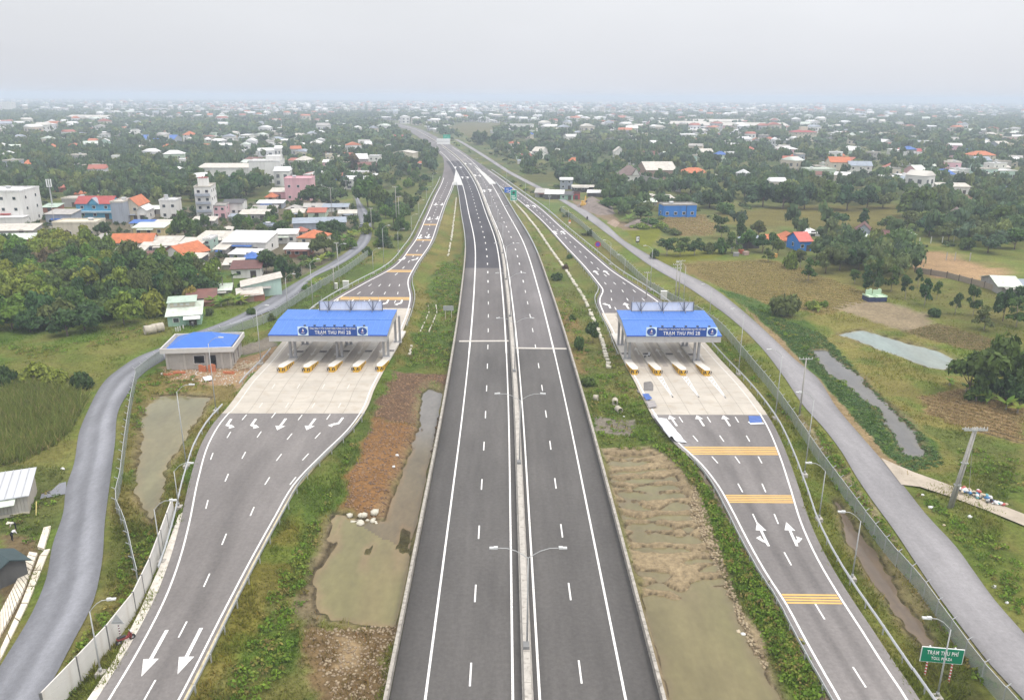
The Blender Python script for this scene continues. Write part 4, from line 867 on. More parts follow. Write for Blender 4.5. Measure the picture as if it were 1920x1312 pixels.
# ------------------------------------------------------------------ toll canopies
BLUE = mat('canopy blue sheet', (.070,.175,.50), .58, .05, .4, spec=.3, world_co=True, dirt=(.10,.215,.54), dirt_amt=.6)
BLUE_D = mat('canopy blue edge', (.030,.085,.42), .5, .05)
FASC = mat('canopy fascia grey', (.47,.46,.455), .55, .06, .5, streak=True, dirt=(.40,.385,.37), dirt_amt=.5)
COLM = mat('column steel grey', (.34,.34,.35), .5, .06, .6)
NAVY = mat('banner navy', (.016,.070,.31), .5, .04)
WHITE = mat('sign white', (.80,.80,.80), .55, .03)
REDM = mat('sign red', (.55,.03,.03), .55, .03)
def text_mesh(body, size, m, width=None, bold=.0, name='lettering'):
    c = bpy.data.curves.new('lettering', 'FONT'); c.body = body; c.size = size; c.align_x = 'CENTER'; c.align_y = 'CENTER'; c.extrude = .012; c.offset = bold * .4; c.space_character = 1.14; c.resolution_u = 3
    o = bpy.data.objects.new('lettering', c); COL.objects.link(o); bpy.context.view_layer.update()
    me = bpy.data.meshes.new_from_object(o.evaluated_get(bpy.context.evaluated_depsgraph_get())); bpy.data.objects.remove(o); bpy.data.curves.remove(c)
    co = np.empty(len(me.vertices) * 3, np.float32); me.vertices.foreach_get('co', co); co = co.reshape(-1, 3)
    if width: co[:, 0] *= width / (co[:, 0].max() - co[:, 0].min())
    v = co.copy(); v[:, 1] = -co[:, 2]; v[:, 2] = co[:, 1]         # upright, facing -Y
    me.vertices.foreach_set('co', v.ravel()); me.materials.clear(); me.materials.append(m); me.name = name; me.update()
    return me
def ellipse_prism(rx, rz, y0, y1, n=28): 
    return MB().prism([(rx * math.cos(2 * math.pi * i / n), rz * math.sin(2 * math.pi * i / n)) for i in range(n)], y0, y1)
def logo(parent, x, y, z):
    p_ = obj('logo_panel', MB().box((x, y, z), (1.95, .1, 1.7)).mesh('logo_panel', mat('logo panel pale blue', (.62,.76,.86), .5)), parent)
    obj('emblem', None or (lambda m_: m_)(ellipse_prism(.84, .74, -.09, -.055).mesh('emblem', NAVY)), p_, (x, y, z))
    obj('emblem', MB().prism([(-.17, -.02), (.20, -.02), (.03, .56)], -.13, -.1).mesh('emblem', WHITE), p_, (x, y, z))
    obj('emblem', MB().prism([(-.2, -.12), (-.06, -.12), (-.02, .18), (-.1, .08)], -.15, -.12).mesh('emblem', REDM), p_, (x, y, z))
    obj('lettering', text_mesh('VEC', .3, WHITE, .62, .012), p_, (x, y - .115, z - .36))
def canopy(label, uL, uR, vE, banner, cols_f, cols_r, lights, board, side):
    Y0, Y1, Y2 = 143.0, 150.2, 157.5
    t_depth = lambda u, v, Y: (lambda d: (CAM_H + d[2] * Y / d[1], d[0] * Y / d[1]))(FW * F + RT * (u - 960) + UP * (656 - v))
    xl = t_depth(uL, vE, Y0)[1]; xr = t_depth(uR, vE, Y0)[1]
    t_ = thing('toll_canopy', label, 'toll station')
    ze, zb, zt = 5.85, 4.5, 6.85
    r = MB(); th = .12
    r.prism([(Y0 - .1, ze), (Y1, zt), (Y2, zt + .05), (Y2, zt + .05 - th), (Y1, zt - th), (Y0 - .1, ze - th)], xl - .12, xr + .12, 'x')
    roof = obj('roof', r.mesh('roof', BLUE), t_)
    seams = MB()
    n = 22
    for k in range(1, n):
        x = xl + (xr - xl) * k / n
        seams.prism([(Y0, ze + .03), (Y1, zt + .03), (Y1, zt - .02), (Y0, ze - .02)], x - .02, x + .02, 'x').prism([(Y1, zt + .03), (Y2, zt + .08), (Y2, zt), (Y1, zt - .02)], x - .02, x + .02, 'x')
    obj('seam', seams.mesh('seam', mat('canopy seam blue', (.095,.245,.66), .45)), roof)
    obj('ridge_flashing', MB().box(((xl + xr) / 2, Y1, zt + .035), (xr - xl + .3, .35, .05)).mesh('ridge_flashing', mat('canopy seam blue', (.1, .25, .65), .45)), roof)
    obj('gutter', MB().box(((xl + xr) / 2, Y0 - .12, ze - .12), (xr - xl + .26, .16, .16)).mesh('gutter', BLUE_D), roof)
    npan = 10; w = (xr - xl) / npan
    for k in range(npan): obj('fascia_panel', MB().box((xl + w * (k + .5), Y0, (zb + ze - .2) / 2), (w - .02, .12, ze - .2 - zb)).mesh('fascia_panel', FASC), t_)
    for x in (xl, xr):
        s_ = MB().prism([(Y0 + .08, zb), (Y0 + .08, ze - .14), (Y1, zt - .14), (Y2, zt - .1), (Y2, zt - 1.3), (Y1, zb + .9)], x - .06, x + .06, 'x')
        obj('side_fascia', s_.mesh('side_fascia', FASC), t_)
    obj('back_fascia', MB().box(((xl + xr) / 2, Y2 - .08, zt - .7), (xr - xl - .2, .1, 1.1)).mesh('back_fascia', FASC), t_)
    obj('soffit', MB().prism([(Y0 + .1, zb + .25), (Y1, zb + 1.1), (Y2 - .15, zt - 1.2), (Y2 - .15, zt - 1.1), (Y1, zb + 1.2), (Y0 + .1, zb + .35)], xl + .1, xr - .1, 'x').mesh('soffit', FASC), t_)
    for cols in (cols_f, cols_r):
        for u, v in cols:
            x, y, _ = P(u, v, .22); o = obj('column', MB().box((-.42, 0, 2.9), (.42, .5, 5.9)).box((.42, .25, 2.9), (.42, .5, 5.9)).mesh('column', COLM), t_, (x, y, .0))
            obj('base_plate', MB().box((0, .1, .3), (1.6, 1.1, .12)).mesh('base_plate', COLM), o)
    # banner on the front edge
    bu0, bu1 = banner; xb0 = t_depth(bu0, vE - 8, Y0)[1]; xb1 = t_depth(bu1, vE - 8, Y0)[1]; yb = Y0 - .28; zc = ze + .78
    mid = (xb0 + xb1) / 2; wid = xb1 - xb0
    bn = obj('banner', MB().box((mid, yb, zc), (wid - 4.0, .1, 1.7)).mesh('banner', NAVY), t_)
    obj('lettering', text_mesh('TRẠM THU PHÍ 2B', .95, WHITE, (wid - 4.0) * .74, .03), bn, (mid, yb - .065, zc - .30))
    obj('lettering', text_mesh('TỔNG CÔNG TY ĐẦU TƯ PHÁT TRIỂN ĐƯỜNG CAO TỐC VIỆT NAM', .42, WHITE, (wid - 4.0) * .94, .014), bn, (mid, yb - .065, zc + .48))
    logo(t_, xb0 + .98, yb, zc); logo(t_, xb1 - .98, yb, zc)
    for k in range(lights):
        x = xb0 + (wid) * (k + .5) / lights
        obj('floodlight', MB().box((x, Y0 + 1.5, ze + 1.35), (.42, .3, .26)).tube((x, Y0 + 1.6, ze + .2), (x, Y0 + 1.5, ze + 1.3), .04, None, 5).mesh('floodlight', mat('floodlight dark', (.05,.07,.10), .4)), t_)
    # lattice sign frame standing on the back edge, its blank back towards us
    x0 = t_depth(board[0], board[2], Y2 - 1)[1]; x1 = t_depth(board[1], board[2], Y2 - 1)[1]; yb2 = Y2 - .9; z0 = zt + .15; z1 = zt + 2.0
    bo = obj('sign_frame', MB().box(((x0 + x1) / 2, yb2 - .05, z1), (x1 - x0, .1, .1)).box(((x0 + x1) / 2, yb2 - .05, z0), (x1 - x0, .1, .1)).mesh('sign_frame', COLM), t_)
    nb = 12
    for k in range(nb):
        w2 = (x1 - x0) / nb
        obj('sheet_panel', MB().box((x0 + w2 * (k + .5), yb2 + .1, (z0 + z1) / 2), (w2 - .03, .05, z1 - z0 - .1)).mesh('sheet_panel', mat('sign back sheet', (.78,.79,.82), .5, .06)), bo)
    for k in (0, .15, .5, .85, 1):
        x = x0 + (x1 - x0) * k
        st = MB().box((x, yb2 - .12, (z0 + z1) / 2), (.16, .16, z1 - z0 + .1))
        if 0 < k < 1: 
            for s_ in (-1, 1): st.tube((x, yb2 - .18, z0), (x + s_ * 1.0, yb2 - .18, z1), .05, None, 5)
            st.tube((x, yb2 - .18, z1 - .3), (x, yb2 - 1.5, z0 - .1), .06, None, 5)
        obj('strut', st.mesh('strut', mat('strut dark', (.13,.14,.17), .5)), bo)
    for k in range(7):
        x = x0 + (x1 - x0) * (k + .2) / 6.6
        obj('lightning_rod', MB().tube((x, yb2 + .3, z1), (x, yb2 + .3, z1 + 1.1), .03, .02, 5).mesh('lightning_rod', STEEL), bo)
    return xl, xr
canopy('blue-roofed toll canopy over five lane islands, seven small lights above its navy banner', 504, 725, 628, (559, 690), ((550,671),(637,670),(724,669)), ((572,646),(654,646),(746,642)), 7, (599, 717, 575), -1)
canopy('blue-roofed toll canopy over four lane islands, six small lights above its navy banner', 1176, 1352, 631, (1211, 1344), ((1176,673),(1305,676)), ((1163,647),(1284,649)), 6, (1184, 1300, 578), 1)
ISL = mat('island concrete', (.56,.53,.49), .9, .1, .5, dirt=(.48,.44,.38), dirt_amt=.5)
YEL = mat('island yellow', (.62,.36,.03), .6, .1, 1.5)
BLK = mat('stripe black', (.03,.03,.03), .6)
def island(label, nose, tail, w=1.5):
    a = P(*nose, ZR)[:2]; b_ = P(*tail, ZR)[:2]; d = b_ - a; L = float(np.hypot(*d)); L = max(L, 26.0); ang = math.atan2(d[1], d[0]) - math.pi / 2
    t_ = thing('toll_island', label, 'traffic island', (a[0], a[1], ZR), ang, 'raised lane islands of the toll canopies')
    k = w / 2; h = .36
    obj('slab', MB().add([(-k, 6.0, 0), (k, 6.0, 0), (k, L, 0), (-k, L, 0), (-k, 6.0, h), (k, 6.0, h), (k, L, h), (-k, L, h)], [(4, 5, 6, 7), (0, 1, 5, 4), (1, 2, 6, 5), (2, 3, 7, 6), (3, 0, 4, 7)]).mesh('slab', ISL), t_)
    hn = 1.05; kk = k * .62
    obj('nose', MB().add([(-kk, .35, 0), (kk, .35, 0), (k, 1.6, 0), (k, 6.4, 0), (-k, 6.4, 0), (-k, 1.6, 0), (-kk, .42, hn - .02), (kk, .42, hn - .02), (k - .01, 1.6, hn), (k - .01, 6.4, h + .01), (-k + .01, 6.4, h + .01), (-k + .01, 1.6, hn)],
        [(0, 1, 7, 6), (1, 2, 8, 7), (2, 3, 9, 8), (3, 4, 10, 9), (4, 5, 11, 10), (5, 0, 6, 11)]).mesh('nose', YEL), t_)
    obj('nose_top', MB().add([(-kk, .42, hn), (kk, .42, hn), (k, 1.6, hn + .02), (k, 6.5, h + .02), (-k, 6.5, h + .02), (-k, 1.6, hn + .02)], [(0, 1, 2, 5), (5, 2, 3, 4)]).mesh('nose_top', mat('nose top pale', (.66,.63,.58), .8, .08, 1)), t_)
    for s_ in (-1, 1):
        for q in range(2):
            x0 = .12 + .4 * q
            obj('stripe', MB().add([(s_ * x0, .338 , .35), (s_ * (x0 + .2), .338, .35), (s_ * (x0 + .45 - .2 * q), .36, .93), (s_ * (x0 + .22 - .08 * q), .36, .93)], [(0, 1, 2, 3)]).mesh('stripe', BLK), t_)
        for q in range(4):
            yb_ = 1.8 + .95 * q; zt_ = h + (hn - h) * (1 - (yb_ - 1.6) / 4.8)
            obj('stripe', MB().add([(s_ * (k + .006), yb_, .02), (s_ * (k + .006), yb_ + .38, .02), (s_ * (k + .006), yb_ + .2, zt_ - .12), (s_ * (k + .006), yb_ - .15, zt_ - .06)], [(0, 1, 2, 3)]).mesh('stripe', BLK), t_)
    obj('dark_pad', MB().box((0, L * .46, h + .03), (w * .9, .9, .1)).mesh('dark_pad', mat('pad dark', (.16,.15,.15), .8)), t_)  # dark bar laid across the island top
for i, (n_, tl) in enumerate((((526,700),(596,626)), ((573,700),(636,628)), ((620,699),(676,628)), ((666,699),(714,628)), ((711,698),(752,628)))):
    island('%s yellow-nosed lane island from the mud bank under the canopy with seven lights' % ['fifth', 'fourth', 'third', 'second', 'first'][i], n_, tl)
for i, (n_, tl) in enumerate((((1191,704),(1162,647)), ((1235,705),(1189,630)), ((1282,705),(1228,630)), ((1327,706),(1268,630)))):
    island('%s yellow-nosed lane island from the bushy verge under the canopy with six lights' % ['first', 'second', 'third', 'fourth'][i], n_, tl)

# ------------------------------------------------------------------ signs
GREEN = mat('sign green', (.0,.20,.105), .5, .05)
def striped_post(t_, x, y, z0, h, c1, c2, n=9, r=.07):
    p_ = obj('post', MB().tube((x, y, z0), (x, y, z0 + h), r, None, 8).mesh('post', c1), t_)
    s_ = MB()
    for k in range(n): s_.tube((x, y, z0 + h * (k + .05) / n), (x, y, z0 + h * (k + .5) / n), r + .012, None, 8)
    obj('stripe', s_.mesh('stripe', c2), p_)
a = P(1733, 1264, -.7); b_ = P(1780, 1277, -.7); gzz = gz(*((a + b_) / 2)[:2])
t_ = thing('road_sign', 'green TRẠM THU PHÍ TOLL PLAZA sign on red and white striped posts', 'road sign', (float((a + b_)[0] / 2), float((a + b_)[1] / 2), gzz), math.radians(-8))
SW = 3.55; SH = 1.55; SZ = 2.95
obj('sign_panel', MB().box((0, -.12, SZ), (SW, .06, SH)).mesh('sign_panel', WHITE), t_)
pn = obj('sign_face', MB().box((0, -.16, SZ), (SW - .12, .04, SH - .12)).mesh('sign_face', GREEN), t_)
obj('lettering', text_mesh('TRẠM THU PHÍ', .56, WHITE, 2.6, .012), pn, (0, -.19, SZ + .24))
obj('lettering', text_mesh('TOLL PLAZA', .40, WHITE, 1.75, .01), pn, (0, -.19, SZ - .34))
for x in (-1.05, 1.05): striped_post(t_, x, 0, -.1, SZ + .9, WHITE, REDM, 12)
def back_sign(label, u, v, w, h, z, post_h, cat, m, rz=0, striped=None, name='road_sign', gr=-.9, face=None):
    x, y, _ = P(u, v, gr); zz = gz(x, y); t_ = thing(name, label, cat, (x, y, zz), rz)
    p_ = obj('sign_panel', MB().box((0, -.1, post_h - h / 2), (w, .06, h)).mesh('sign_panel', m), t_)
    for sx in ((-w * .3, w * .3) if w > 1.2 else (0,)):
        if striped: striped_post(t_, sx, 0, 0, post_h, WHITE, striped, 8, .06)
        else: obj('post', MB().tube((sx, 0, 0), (sx, 0, post_h), .06, None, 6).mesh('post', STEEL_D), t_)
    if face: face(p_, post_h - h / 2)
    return t_
def ribs(p_, z): obj('sign_rib', MB().box((0, -.16, z + .4), (2.3, .05, .06)).box((0, -.16, z - .4), (2.3, .05, .06)).box((0, -.16, z), (2.3, .05, .06)).mesh('sign_rib', STEEL_D), p_)
back_sign('grey back of a sign board on two striped posts in the expressway grass strip', 841, 598, 2.4, 1.2, 0, 3.4, 'road sign', STEEL_D, 0, mat('stripe ochre', (.45,.4,.2), .6), face=ribs)
def no_stop(p_, z):
    obj('sign_face', (lambda q: q.mesh('sign_face', mat('sign blue', (.03,.08,.45), .5)))(ellipse_prism(.42, .42, -.17, -.14)), p_, (0, 0, z))
    obj('sign_face', MB().box((0, -.19, z), (.8, .02, .1), 0, .8).box((0, -.19, z), (.8, .02, .1), 0, -.8).mesh('sign_face', REDM), p_)
x, y, _ = P(1120, 480, -.8); t_ = thing('road_sign', 'round red and blue no-stopping sign on a pole beside the entry ramp', 'road sign', (x, y, gz(x, y)))
pn = obj('sign_panel', ellipse_prism(.95, .95, -.12, -.08).mesh('sign_panel', REDM), t_, (0, 0, 3.4))
obj('sign_face', ellipse_prism(.68, .68, -.16, -.125).mesh('sign_face', mat('sign violet blue', (.10,.05,.42), .5)), pn)
obj('post', MB().tube((0, 0, 0), (0, 0, 4.2), .06, None, 6).mesh('post', STEEL_D), t_)
def gface(p_, z):
    obj('sign_face', MB().box((0, -.145, z), (2.9, .03, 4.8)).mesh('sign_face', mat('sign teal green', (.02,.33,.22), .5)), p_)
    obj('pictogram', (lambda q: q.mesh('pictogram', BLK))(ellipse_prism(.6, .6, -.2, -.17, 12)), p_, (0, 0, z + 1.2))
    obj('lettering', MB().box((-.3, -.18, z - .4), (1.7, .02, .35)).box((0, -.18, z - 1.1), (2.1, .02, .35)).box((.1, -.18, z - 1.8), (1.4, .02, .35)).mesh('lettering', WHITE), p_)
back_sign('tall green direction sign with a dark round pictogram near the right gore', 963, 382, 3.2, 5.2, 0, 6.6, 'road sign', WHITE, face=gface)
def bface(p_, z):
    obj('lettering', MB().box((-.5, -.15, z + .4), (1.4, .02, .3)).box((.6, -.15, z - .3), (1.7, .02, .3)).box((-.3, -.15, z - .8), (1.2, .02, .2)).mesh('lettering', WHITE), p_)
back_sign('blue direction sign with white print beside the tall green sign', 953, 369, 4.0, 2.7, 0, 4.3, 'road sign', mat('sign blue far', (.02,.13,.55), .5), face=bface)
def fface(p_, z): obj('lettering', MB().box((-1.5, -.15, z + .5), (2.5, .02, .6)).box((1.6, -.15, z - .5), (2.6, .02, .6)).mesh('lettering', mat('sign pale print', (.25,.62,.5), .5)), p_)
back_sign('far green overhead sign on the bend of the expressway', 838, 272, 7.6, 4.6, 0, 10, 'road sign', mat('sign teal far', (.01,.36,.24), .5), face=fface)
g_ = back_sign('white sign gantry board standing over the far bend of the expressway', 832, 284, 12.5, 5.2, 0, 11, 'road sign', WHITE, face=lambda p_, z: obj('sign_rib', MB().box((0, -.17, z), (12, .06, .3)).mesh('sign_rib', STEEL), p_))
x, y, _ = P(1068, 437, -.8)
back_sign('small orange and white marker board in the verge of the entry ramp', 1068, 424, .9, 1.3, 0, 2.4, 'road sign', mat('marker orange', (.7,.2,.05), .5), face=lambda p_, z: obj('sign_face', MB().box((0, -.15, z - .35), (.8, .02, .6)).mesh('sign_face', WHITE), p_))
x, y, _ = P(1195, 455, -.8)
def qface(p_, z): obj('sign_face', MB().box((0, -.15, z + .15), (1.1, .03, 1.5)).mesh('sign_face', WHITE), p_); obj('pictogram', MB().box((.1, -.18, z + .2), (.35, .02, .7)).mesh('pictogram', BLK), p_)
back_sign('black and white hoarding at the corner of the bright green paddy', 1195, 457, 1.5, 2.3, 0, 2.9, 'hoarding', BLK, math.radians(20), face=qface, name='hoarding')
# warning triangle with motorbike behind it at the noise wall
x, y, _ = P(227, 1201, -.1)
t_ = thing('warning_sign', 'grey-backed triangular warning sign on a striped post in front of the noise wall', 'road sign', (x, y, -.15), 0)
obj('sign_panel', MB().prism([(-.62, 2.0), (.62, 2.0), (0, 3.05)], -.1, -.06).mesh('sign_panel', STEEL_D), t_)
obj('sign_rib', MB().box((0, -.13, 2.3), (.8, .04, .06)).mesh('sign_rib', STEEL), t_)
striped_post(t_, 0, 0, 0, 2.5, WHITE, mat('stripe dark red', (.12,.02,.03), .6), 9, .05)

# ------------------------------------------------------------------ houses
FOOT = []                                         # footprints (x, y, radius) that trees keep out of
LAND = []                                         # landmarks for labels: (phrase, u, v)
AUTO = []                                         # things whose labels are finished at the end: (object, words, u, v)
GLASS = mat('window glass dark', (.035,.045,.055), .15, .1, spec=.6)
FRAME = mat('window frame pale', (.62,.62,.60), .5, .05)
DOORM = mat('door dark', (.07,.06,.055), .6, .1)
def paint(hexname, c, dirt=.35): return mat('wall ' + hexname, c, .85, .10, .35, spec=.2, streak=True, dirt=(c[0] * .55, c[1] * .53, c[2] * .5), dirt_amt=dirt)
def roofm(hexname, c, dirt=.65, r=.6): return mat('roof ' + hexname, c, r, .20, .42, spec=.3, dirt=(c[0] * .6, c[1] * .55, c[2] * .5), dirt_amt=dirt)
WALL = {k: paint(k, c) for k, c in dict(white=(.70,.69,.67), cream=(.60,.55,.45), grey=(.34,.33,.32), bluegrey=(.33,.36,.42), blue=(.10,.36,.56), teal=(.42,.56,.50), pink=(.66,.40,.44), yellow=(.60,.50,.26), brick=(.33,.15,.10), raw=(.40,.365,.32), brightblue=(.035,.20,.60), tan=(.36,.26,.21), green=(.30,.46,.37), palegreen=(.50,.60,.48), dark=(.10,.10,.10), orange=(.55,.25,.10)).items()}
ROOF = {k: roofm(k, c) for k, c in dict(orange=(.48,.150,.062), terracotta=(.36,.115,.075), red=(.35,.070,.065), coral=(.52,.135,.115), white=(.66,.66,.66), grey=(.37,.355,.335), pale=(.52,.49,.44), rust=(.17,.075,.060), blue=(.055,.14,.42), green=(.40,.50,.42), darkred=(.13,.055,.048), brown=(.17,.125,.115), dark=(.09,.09,.095), bluegrey=(.28,.32,.38), palegreen=(.56,.62,.54)).items()}
for k_, v_ in WALL.items(): ROOF.setdefault(k_, v_)
for k_, v_ in ROOF.items(): WALL.setdefault(k_, v_)
WIN = MB().box((0, 0, 0), (1, .10, 1)).mesh('window', FRAME); PANE = MB().box((0, -.075, 0), (.78, .06, .80)).mesh('pane', GLASS)
DOOR = MB().box((0, 0, 0), (1, .10, 1)).mesh('door', DOORM)
def roof_mesh(kind, w, d, h, rh, m, oh=.45, th=.12):
    x, y = w / 2 + oh, d / 2 + oh; mb = MB()
    if kind == 'gx':     # ridge across the view
        mb.prism([(-y, h - .1), (0, h + rh), (y, h - .1), (y, h - .1 + th), (0, h + rh + th), (-y, h - .1 + th)], -x, x, 'x')
    elif kind == 'gy':   # gable towards the front
        mb.prism([(-x, h - .1), (0, h + rh), (x, h - .1), (x, h - .1 + th), (0, h + rh + th), (-x, h - .1 + th)], -y, y, 'y')
    elif kind == 'hip':
        r = max(x - y, .01) if x > y else .01; q = max(y - x, .01) if y > x else .01
        mb.add([(-x, -y, h), (x, -y, h), (x, y, h), (-x, y, h), (-r, -q, h + rh), (r, -q, h + rh), (r, q, h + rh), (-r, q, h + rh), (-x, -y, h - .15), (x, -y, h - .15), (x, y, h - .15), (-x, y, h - .15)],
               [(0, 1, 5, 4), (1, 2, 6, 5), (2, 3, 7, 6), (3, 0, 4, 7), (4, 5, 6, 7), (0, 8, 9, 1), (1, 9, 10, 2), (2, 10, 11, 3), (3, 11, 8, 0), (8, 11, 10, 9)])
    elif kind == 'sf':   # falls towards the front
        mb.prism([(-y, h - .05), (y, h + rh), (y, h + rh + th), (-y, h - .05 + th)], -x, x, 'x')
    elif kind == 'sl':   # falls to the left
        mb.prism([(-x, h - .05), (x, h + rh), (x, h + rh + th), (-x, h - .05 + th)], -y, y, 'y')
    else:                # flat slab with a parapet
        mb.box((0, 0, h + .06), (w + .24, d + .24, .14))
        for sx, sy, lx, ly in ((0, -1, w + .24, .14), (0, 1, w + .24, .14), (-1, 0, .14, d - .04), (1, 0, .14, d - .04)): mb.box((sx * (w / 2 + .05), sy * (d / 2 + .05), h + .13 + .25), (lx, ly, .5))
    return mb.mesh('roof', m)
def wall_mesh(kind, w, d, h, rh, m):
    x, y = w / 2, d / 2
    if kind == 'gx': return MB().prism([(-y, -.6), (y, -.6), (y, h), (0, h + rh), (-y, h)], -x, x, 'x').mesh('wall', m)
    if kind == 'gy': return MB().prism([(-x, -.6), (x, -.6), (x, h), (0, h + rh), (-x, h)], -y, y, 'y').mesh('wall', m)
    if kind == 'sf': return MB().prism([(-y, -.6), (y, -.6), (y, h + rh), (-y, h)], -x, x, 'x').mesh('wall', m)
    if kind == 'sl': return MB().prism([(-x, -.6), (x, -.6), (x, h + rh), (-x, h)], -y, y, 'y').mesh('wall', m)
    return MB().box((0, 0, h / 2 - .3), (w, d, h + .6)).mesh('wall', m)
def build_house(t_, w, d, h, kind, rh, wall, roof, front=2, side=1, storeys=1, door=True, oh=.45):
    wl = obj('wall', wall_mesh(kind, w, d, h, rh, wall), t_)
    obj('roof', roof_mesh(kind, w, d, h, rh, roof, oh), t_)
    if kind == 'flat' and RNG.uniform() < .55 and w < 30:
        q = RNG.uniform(-.25, .25); obj('water_tank', MB().tube((w * q - .9, d * .2, h + .75), (w * q + .9, d * .2, h + .75), .55, None, 10).box((w * q, d * .2, h + .2), (1.4, .9, .3)).mesh('water_tank', mat('tank steel', (.50,.51,.52), .35, .05, metal=.4)), t_)
    if kind != 'flat' and RNG.uniform() < .5 and w < 30:
        rr_ = RNG.uniform(-.3, .3); obj('awning', MB().box((w * rr_ * .5, -d / 2 - .75, min(h - .3, 2.6)), (w * RNG.uniform(.4, .8), 1.5, .08), 0, 0, .18).mesh('awning', ROOF[str(RNG.choice(['grey', 'rust', 'pale', 'bluegrey', 'palegreen', 'blue']))]), t_)
    sh = h / storeys
    for s in range(storeys):
        zc = s * sh + min(1.75, sh * .58); wh = min(1.35, sh * .45)
        for k in range(front):
            x = w * ((k + .5) / front - .5)
            if door and s == 0 and k == front - 1:
                o = obj('door', DOOR, t_, (x, -d / 2, 1.05)); o.scale = (min(1.6, w / front * .6), 1, 2.1); continue
            o = obj('window', WIN, t_, (x, -d / 2 - .02, zc)); o.scale = (min(1.4, w / front * .55), 1, wh)
            obj('pane', PANE, o)
        for sx in (-1, 1):
            for k in range(side):
                y = d * ((k + .5) / side - .5); o = obj('window', WIN, t_, (sx * (w / 2 + .02), y, zc), sx * math.pi / 2); o.scale = (min(1.2, d / side * .5), 1, wh)
                obj('pane', PANE, o)
def house(label, u0, u1, vb, hpx, d, kind, wall, roof, rh=1.5, rot=0, front=2, side=1, storeys=1, name='house', cat='house', door=True, land=None, oh=.45, z=-.95):
    uc = (u0 + u1) / 2; x, y, _ = P(uc, vb, z); s = ppm(x, y, z); w = (u1 - u0) / s; h = hpx / (s * .96); a = math.radians(rot)
    cx, cy = x - math.sin(a) * d / 2 * 1.0, y + math.cos(a) * d / 2; zz = gz(cx, cy)
    t_ = thing(name, label, cat, (cx, cy, zz), a)
    build_house(t_, w, d, h, kind, rh, WALL[wall] if isinstance(wall, str) else wall, ROOF[roof] if isinstance(roof, str) else roof, front, side, storeys, door, oh)
    FOOT.append((cx, cy, max(w, d) * .55)); 
    if land: LAND.append((land, uc, vb - hpx / 2))
    return t_, w, d, h
H_ = house
# --- left village
t_, w, d, h = H_('large white flat-roofed block at the left edge with a red awning', -45, 45, 421, 58, 16, 'flat', 'white', 'white', 0, 4, 4, 2, 3, land='the white edge block')
obj('awning', MB().box((3, -d / 2 - .6, 4.2), (4, 1.2, .15), 0, 0, .25).mesh('awning', ROOF['red']), t_)
obj('annex', MB().box((1.0, -d / 2 - 3.1, 1.6), (w + 2.5, 6, 3.9)).mesh('annex', WALL['white']), t_); obj('roof', MB().box((1.0, -d / 2 - 3.1, 3.65), (w + 3, 6.4, .15)).mesh('roof', ROOF['white']), t_)
t_, w, d, h = H_('two-storey bright blue house with red roof and pointed gable', 147, 212, 411, 27, 9, 'gx', 'blue', 'red', 2.6, 2, 3, 1, 2, land='the bright blue house')
obj('gable', MB().prism([(-2.1, h - .1), (2.1, h - .1), (0, h + 2.0)], -d / 2 - .5, -d / 2 + 2.5, 'y').mesh('gable', WALL['blue']), t_); obj('gable_roof', MB().prism([(-2.5, h - .2), (0, h + 2.2), (2.5, h - .2), (2.5, h), (0, h + 2.45), (-2.5, h)], -d / 2 - .8, -d / 2 + 3, 'y').mesh('gable_roof', WALL['bluegrey']), t_)
obj('balcony', MB().box((0, -d / 2 - .5, h * .48), (w, 1.1, .7)).mesh('balcony', mat('balcony pale blue', (.45,.58,.66), .7)), t_)
t_, w, d, h = H_('narrow cream church-like house with orange roof and ornate pointed gable', 236, 262, 414, 26, 14, 'gy', 'cream', 'orange', 3.2, 6, 2, 2, 2, land='the cream gabled house')
obj('gate', MB().box((-1, -d / 2 - .08, 1.5), (2.6, .1, 2.6)).mesh('gate', WALL['yellow']), t_)
t_, w, d, h = H_('small white ornate house with dark red door beside the cream gabled one', 259, 276, 414, 18, 10, 'gy', 'white', 'white', 1.6, 6, 1, 1, 1)
H_('narrow bluish grey side-walled house squeezed left of the cream gabled house', 212, 235, 418, 36, 12, 'flat', 'bluegrey', 'pale', 0, 4, 0, 0, 2)
t_, w, d, h = H_('white two-storey cube house with a water tank on its flat roof', 303, 334, 411, 32, 8, 'flat', 'white', 'white', 0, 8, 2, 0, 2, land='the white cube house')
obj('water_tank', MB().tube((-2, 2, h), (-2, 2, h + 2), .9, None, 10).mesh('water_tank', STEEL), t_)
t_, w, d, h = H_('tall narrow white four-storey house with balconies and a red-striped rooftop frame', 371, 400, 412, 57, 13, 'flat', 'white', 'pale', 0, 10, 2, 3, 4, land='the white tower house')
for s in range(1, 4): obj('balcony', MB().box((0, -d / 2 - .55, h * s / 4), (w * .9, 1.1, .2)).box((0, -d / 2 - 1.05, h * s / 4 + .5), (w * .9, .1, .8)).mesh('balcony', WALL['bluegrey']), t_)
obj('roof_room', MB().box((-.6, 1, h + 1.6), (w * .6, 4, 3)).mesh('roof_room', WALL['white']), t_)
pg = MB()
for k in range(6): pg.box((-2.2 + k * .65, 1, h + 3.4), (.35, 4.4, .15))
obj('pergola', pg.mesh('pergola', ROOF['red']), t_)
H_('small rose-trimmed house with dark double door beside the white tower house', 402, 424, 410, 22, 9, 'flat', 'pink', 'grey', 0, 8, 2, 1, 2)
H_('white house with dark green roof edge right of the tower house', 422, 456, 404, 22, 11, 'gx', 'white', 'dark', 1.0, 8, 3, 1, 1)
H_('low open shed with pale teal awning in front of the tower house', 430, 447, 414, 7, 4, 'sf', 'teal', 'bluegrey', .6, 5, 0, 0)
H_('grey arched porch shed at the foot of the white tower house', 362, 402, 424, 10, 6, 'sf', 'grey', 'pale', .8, 5, 2, 0)
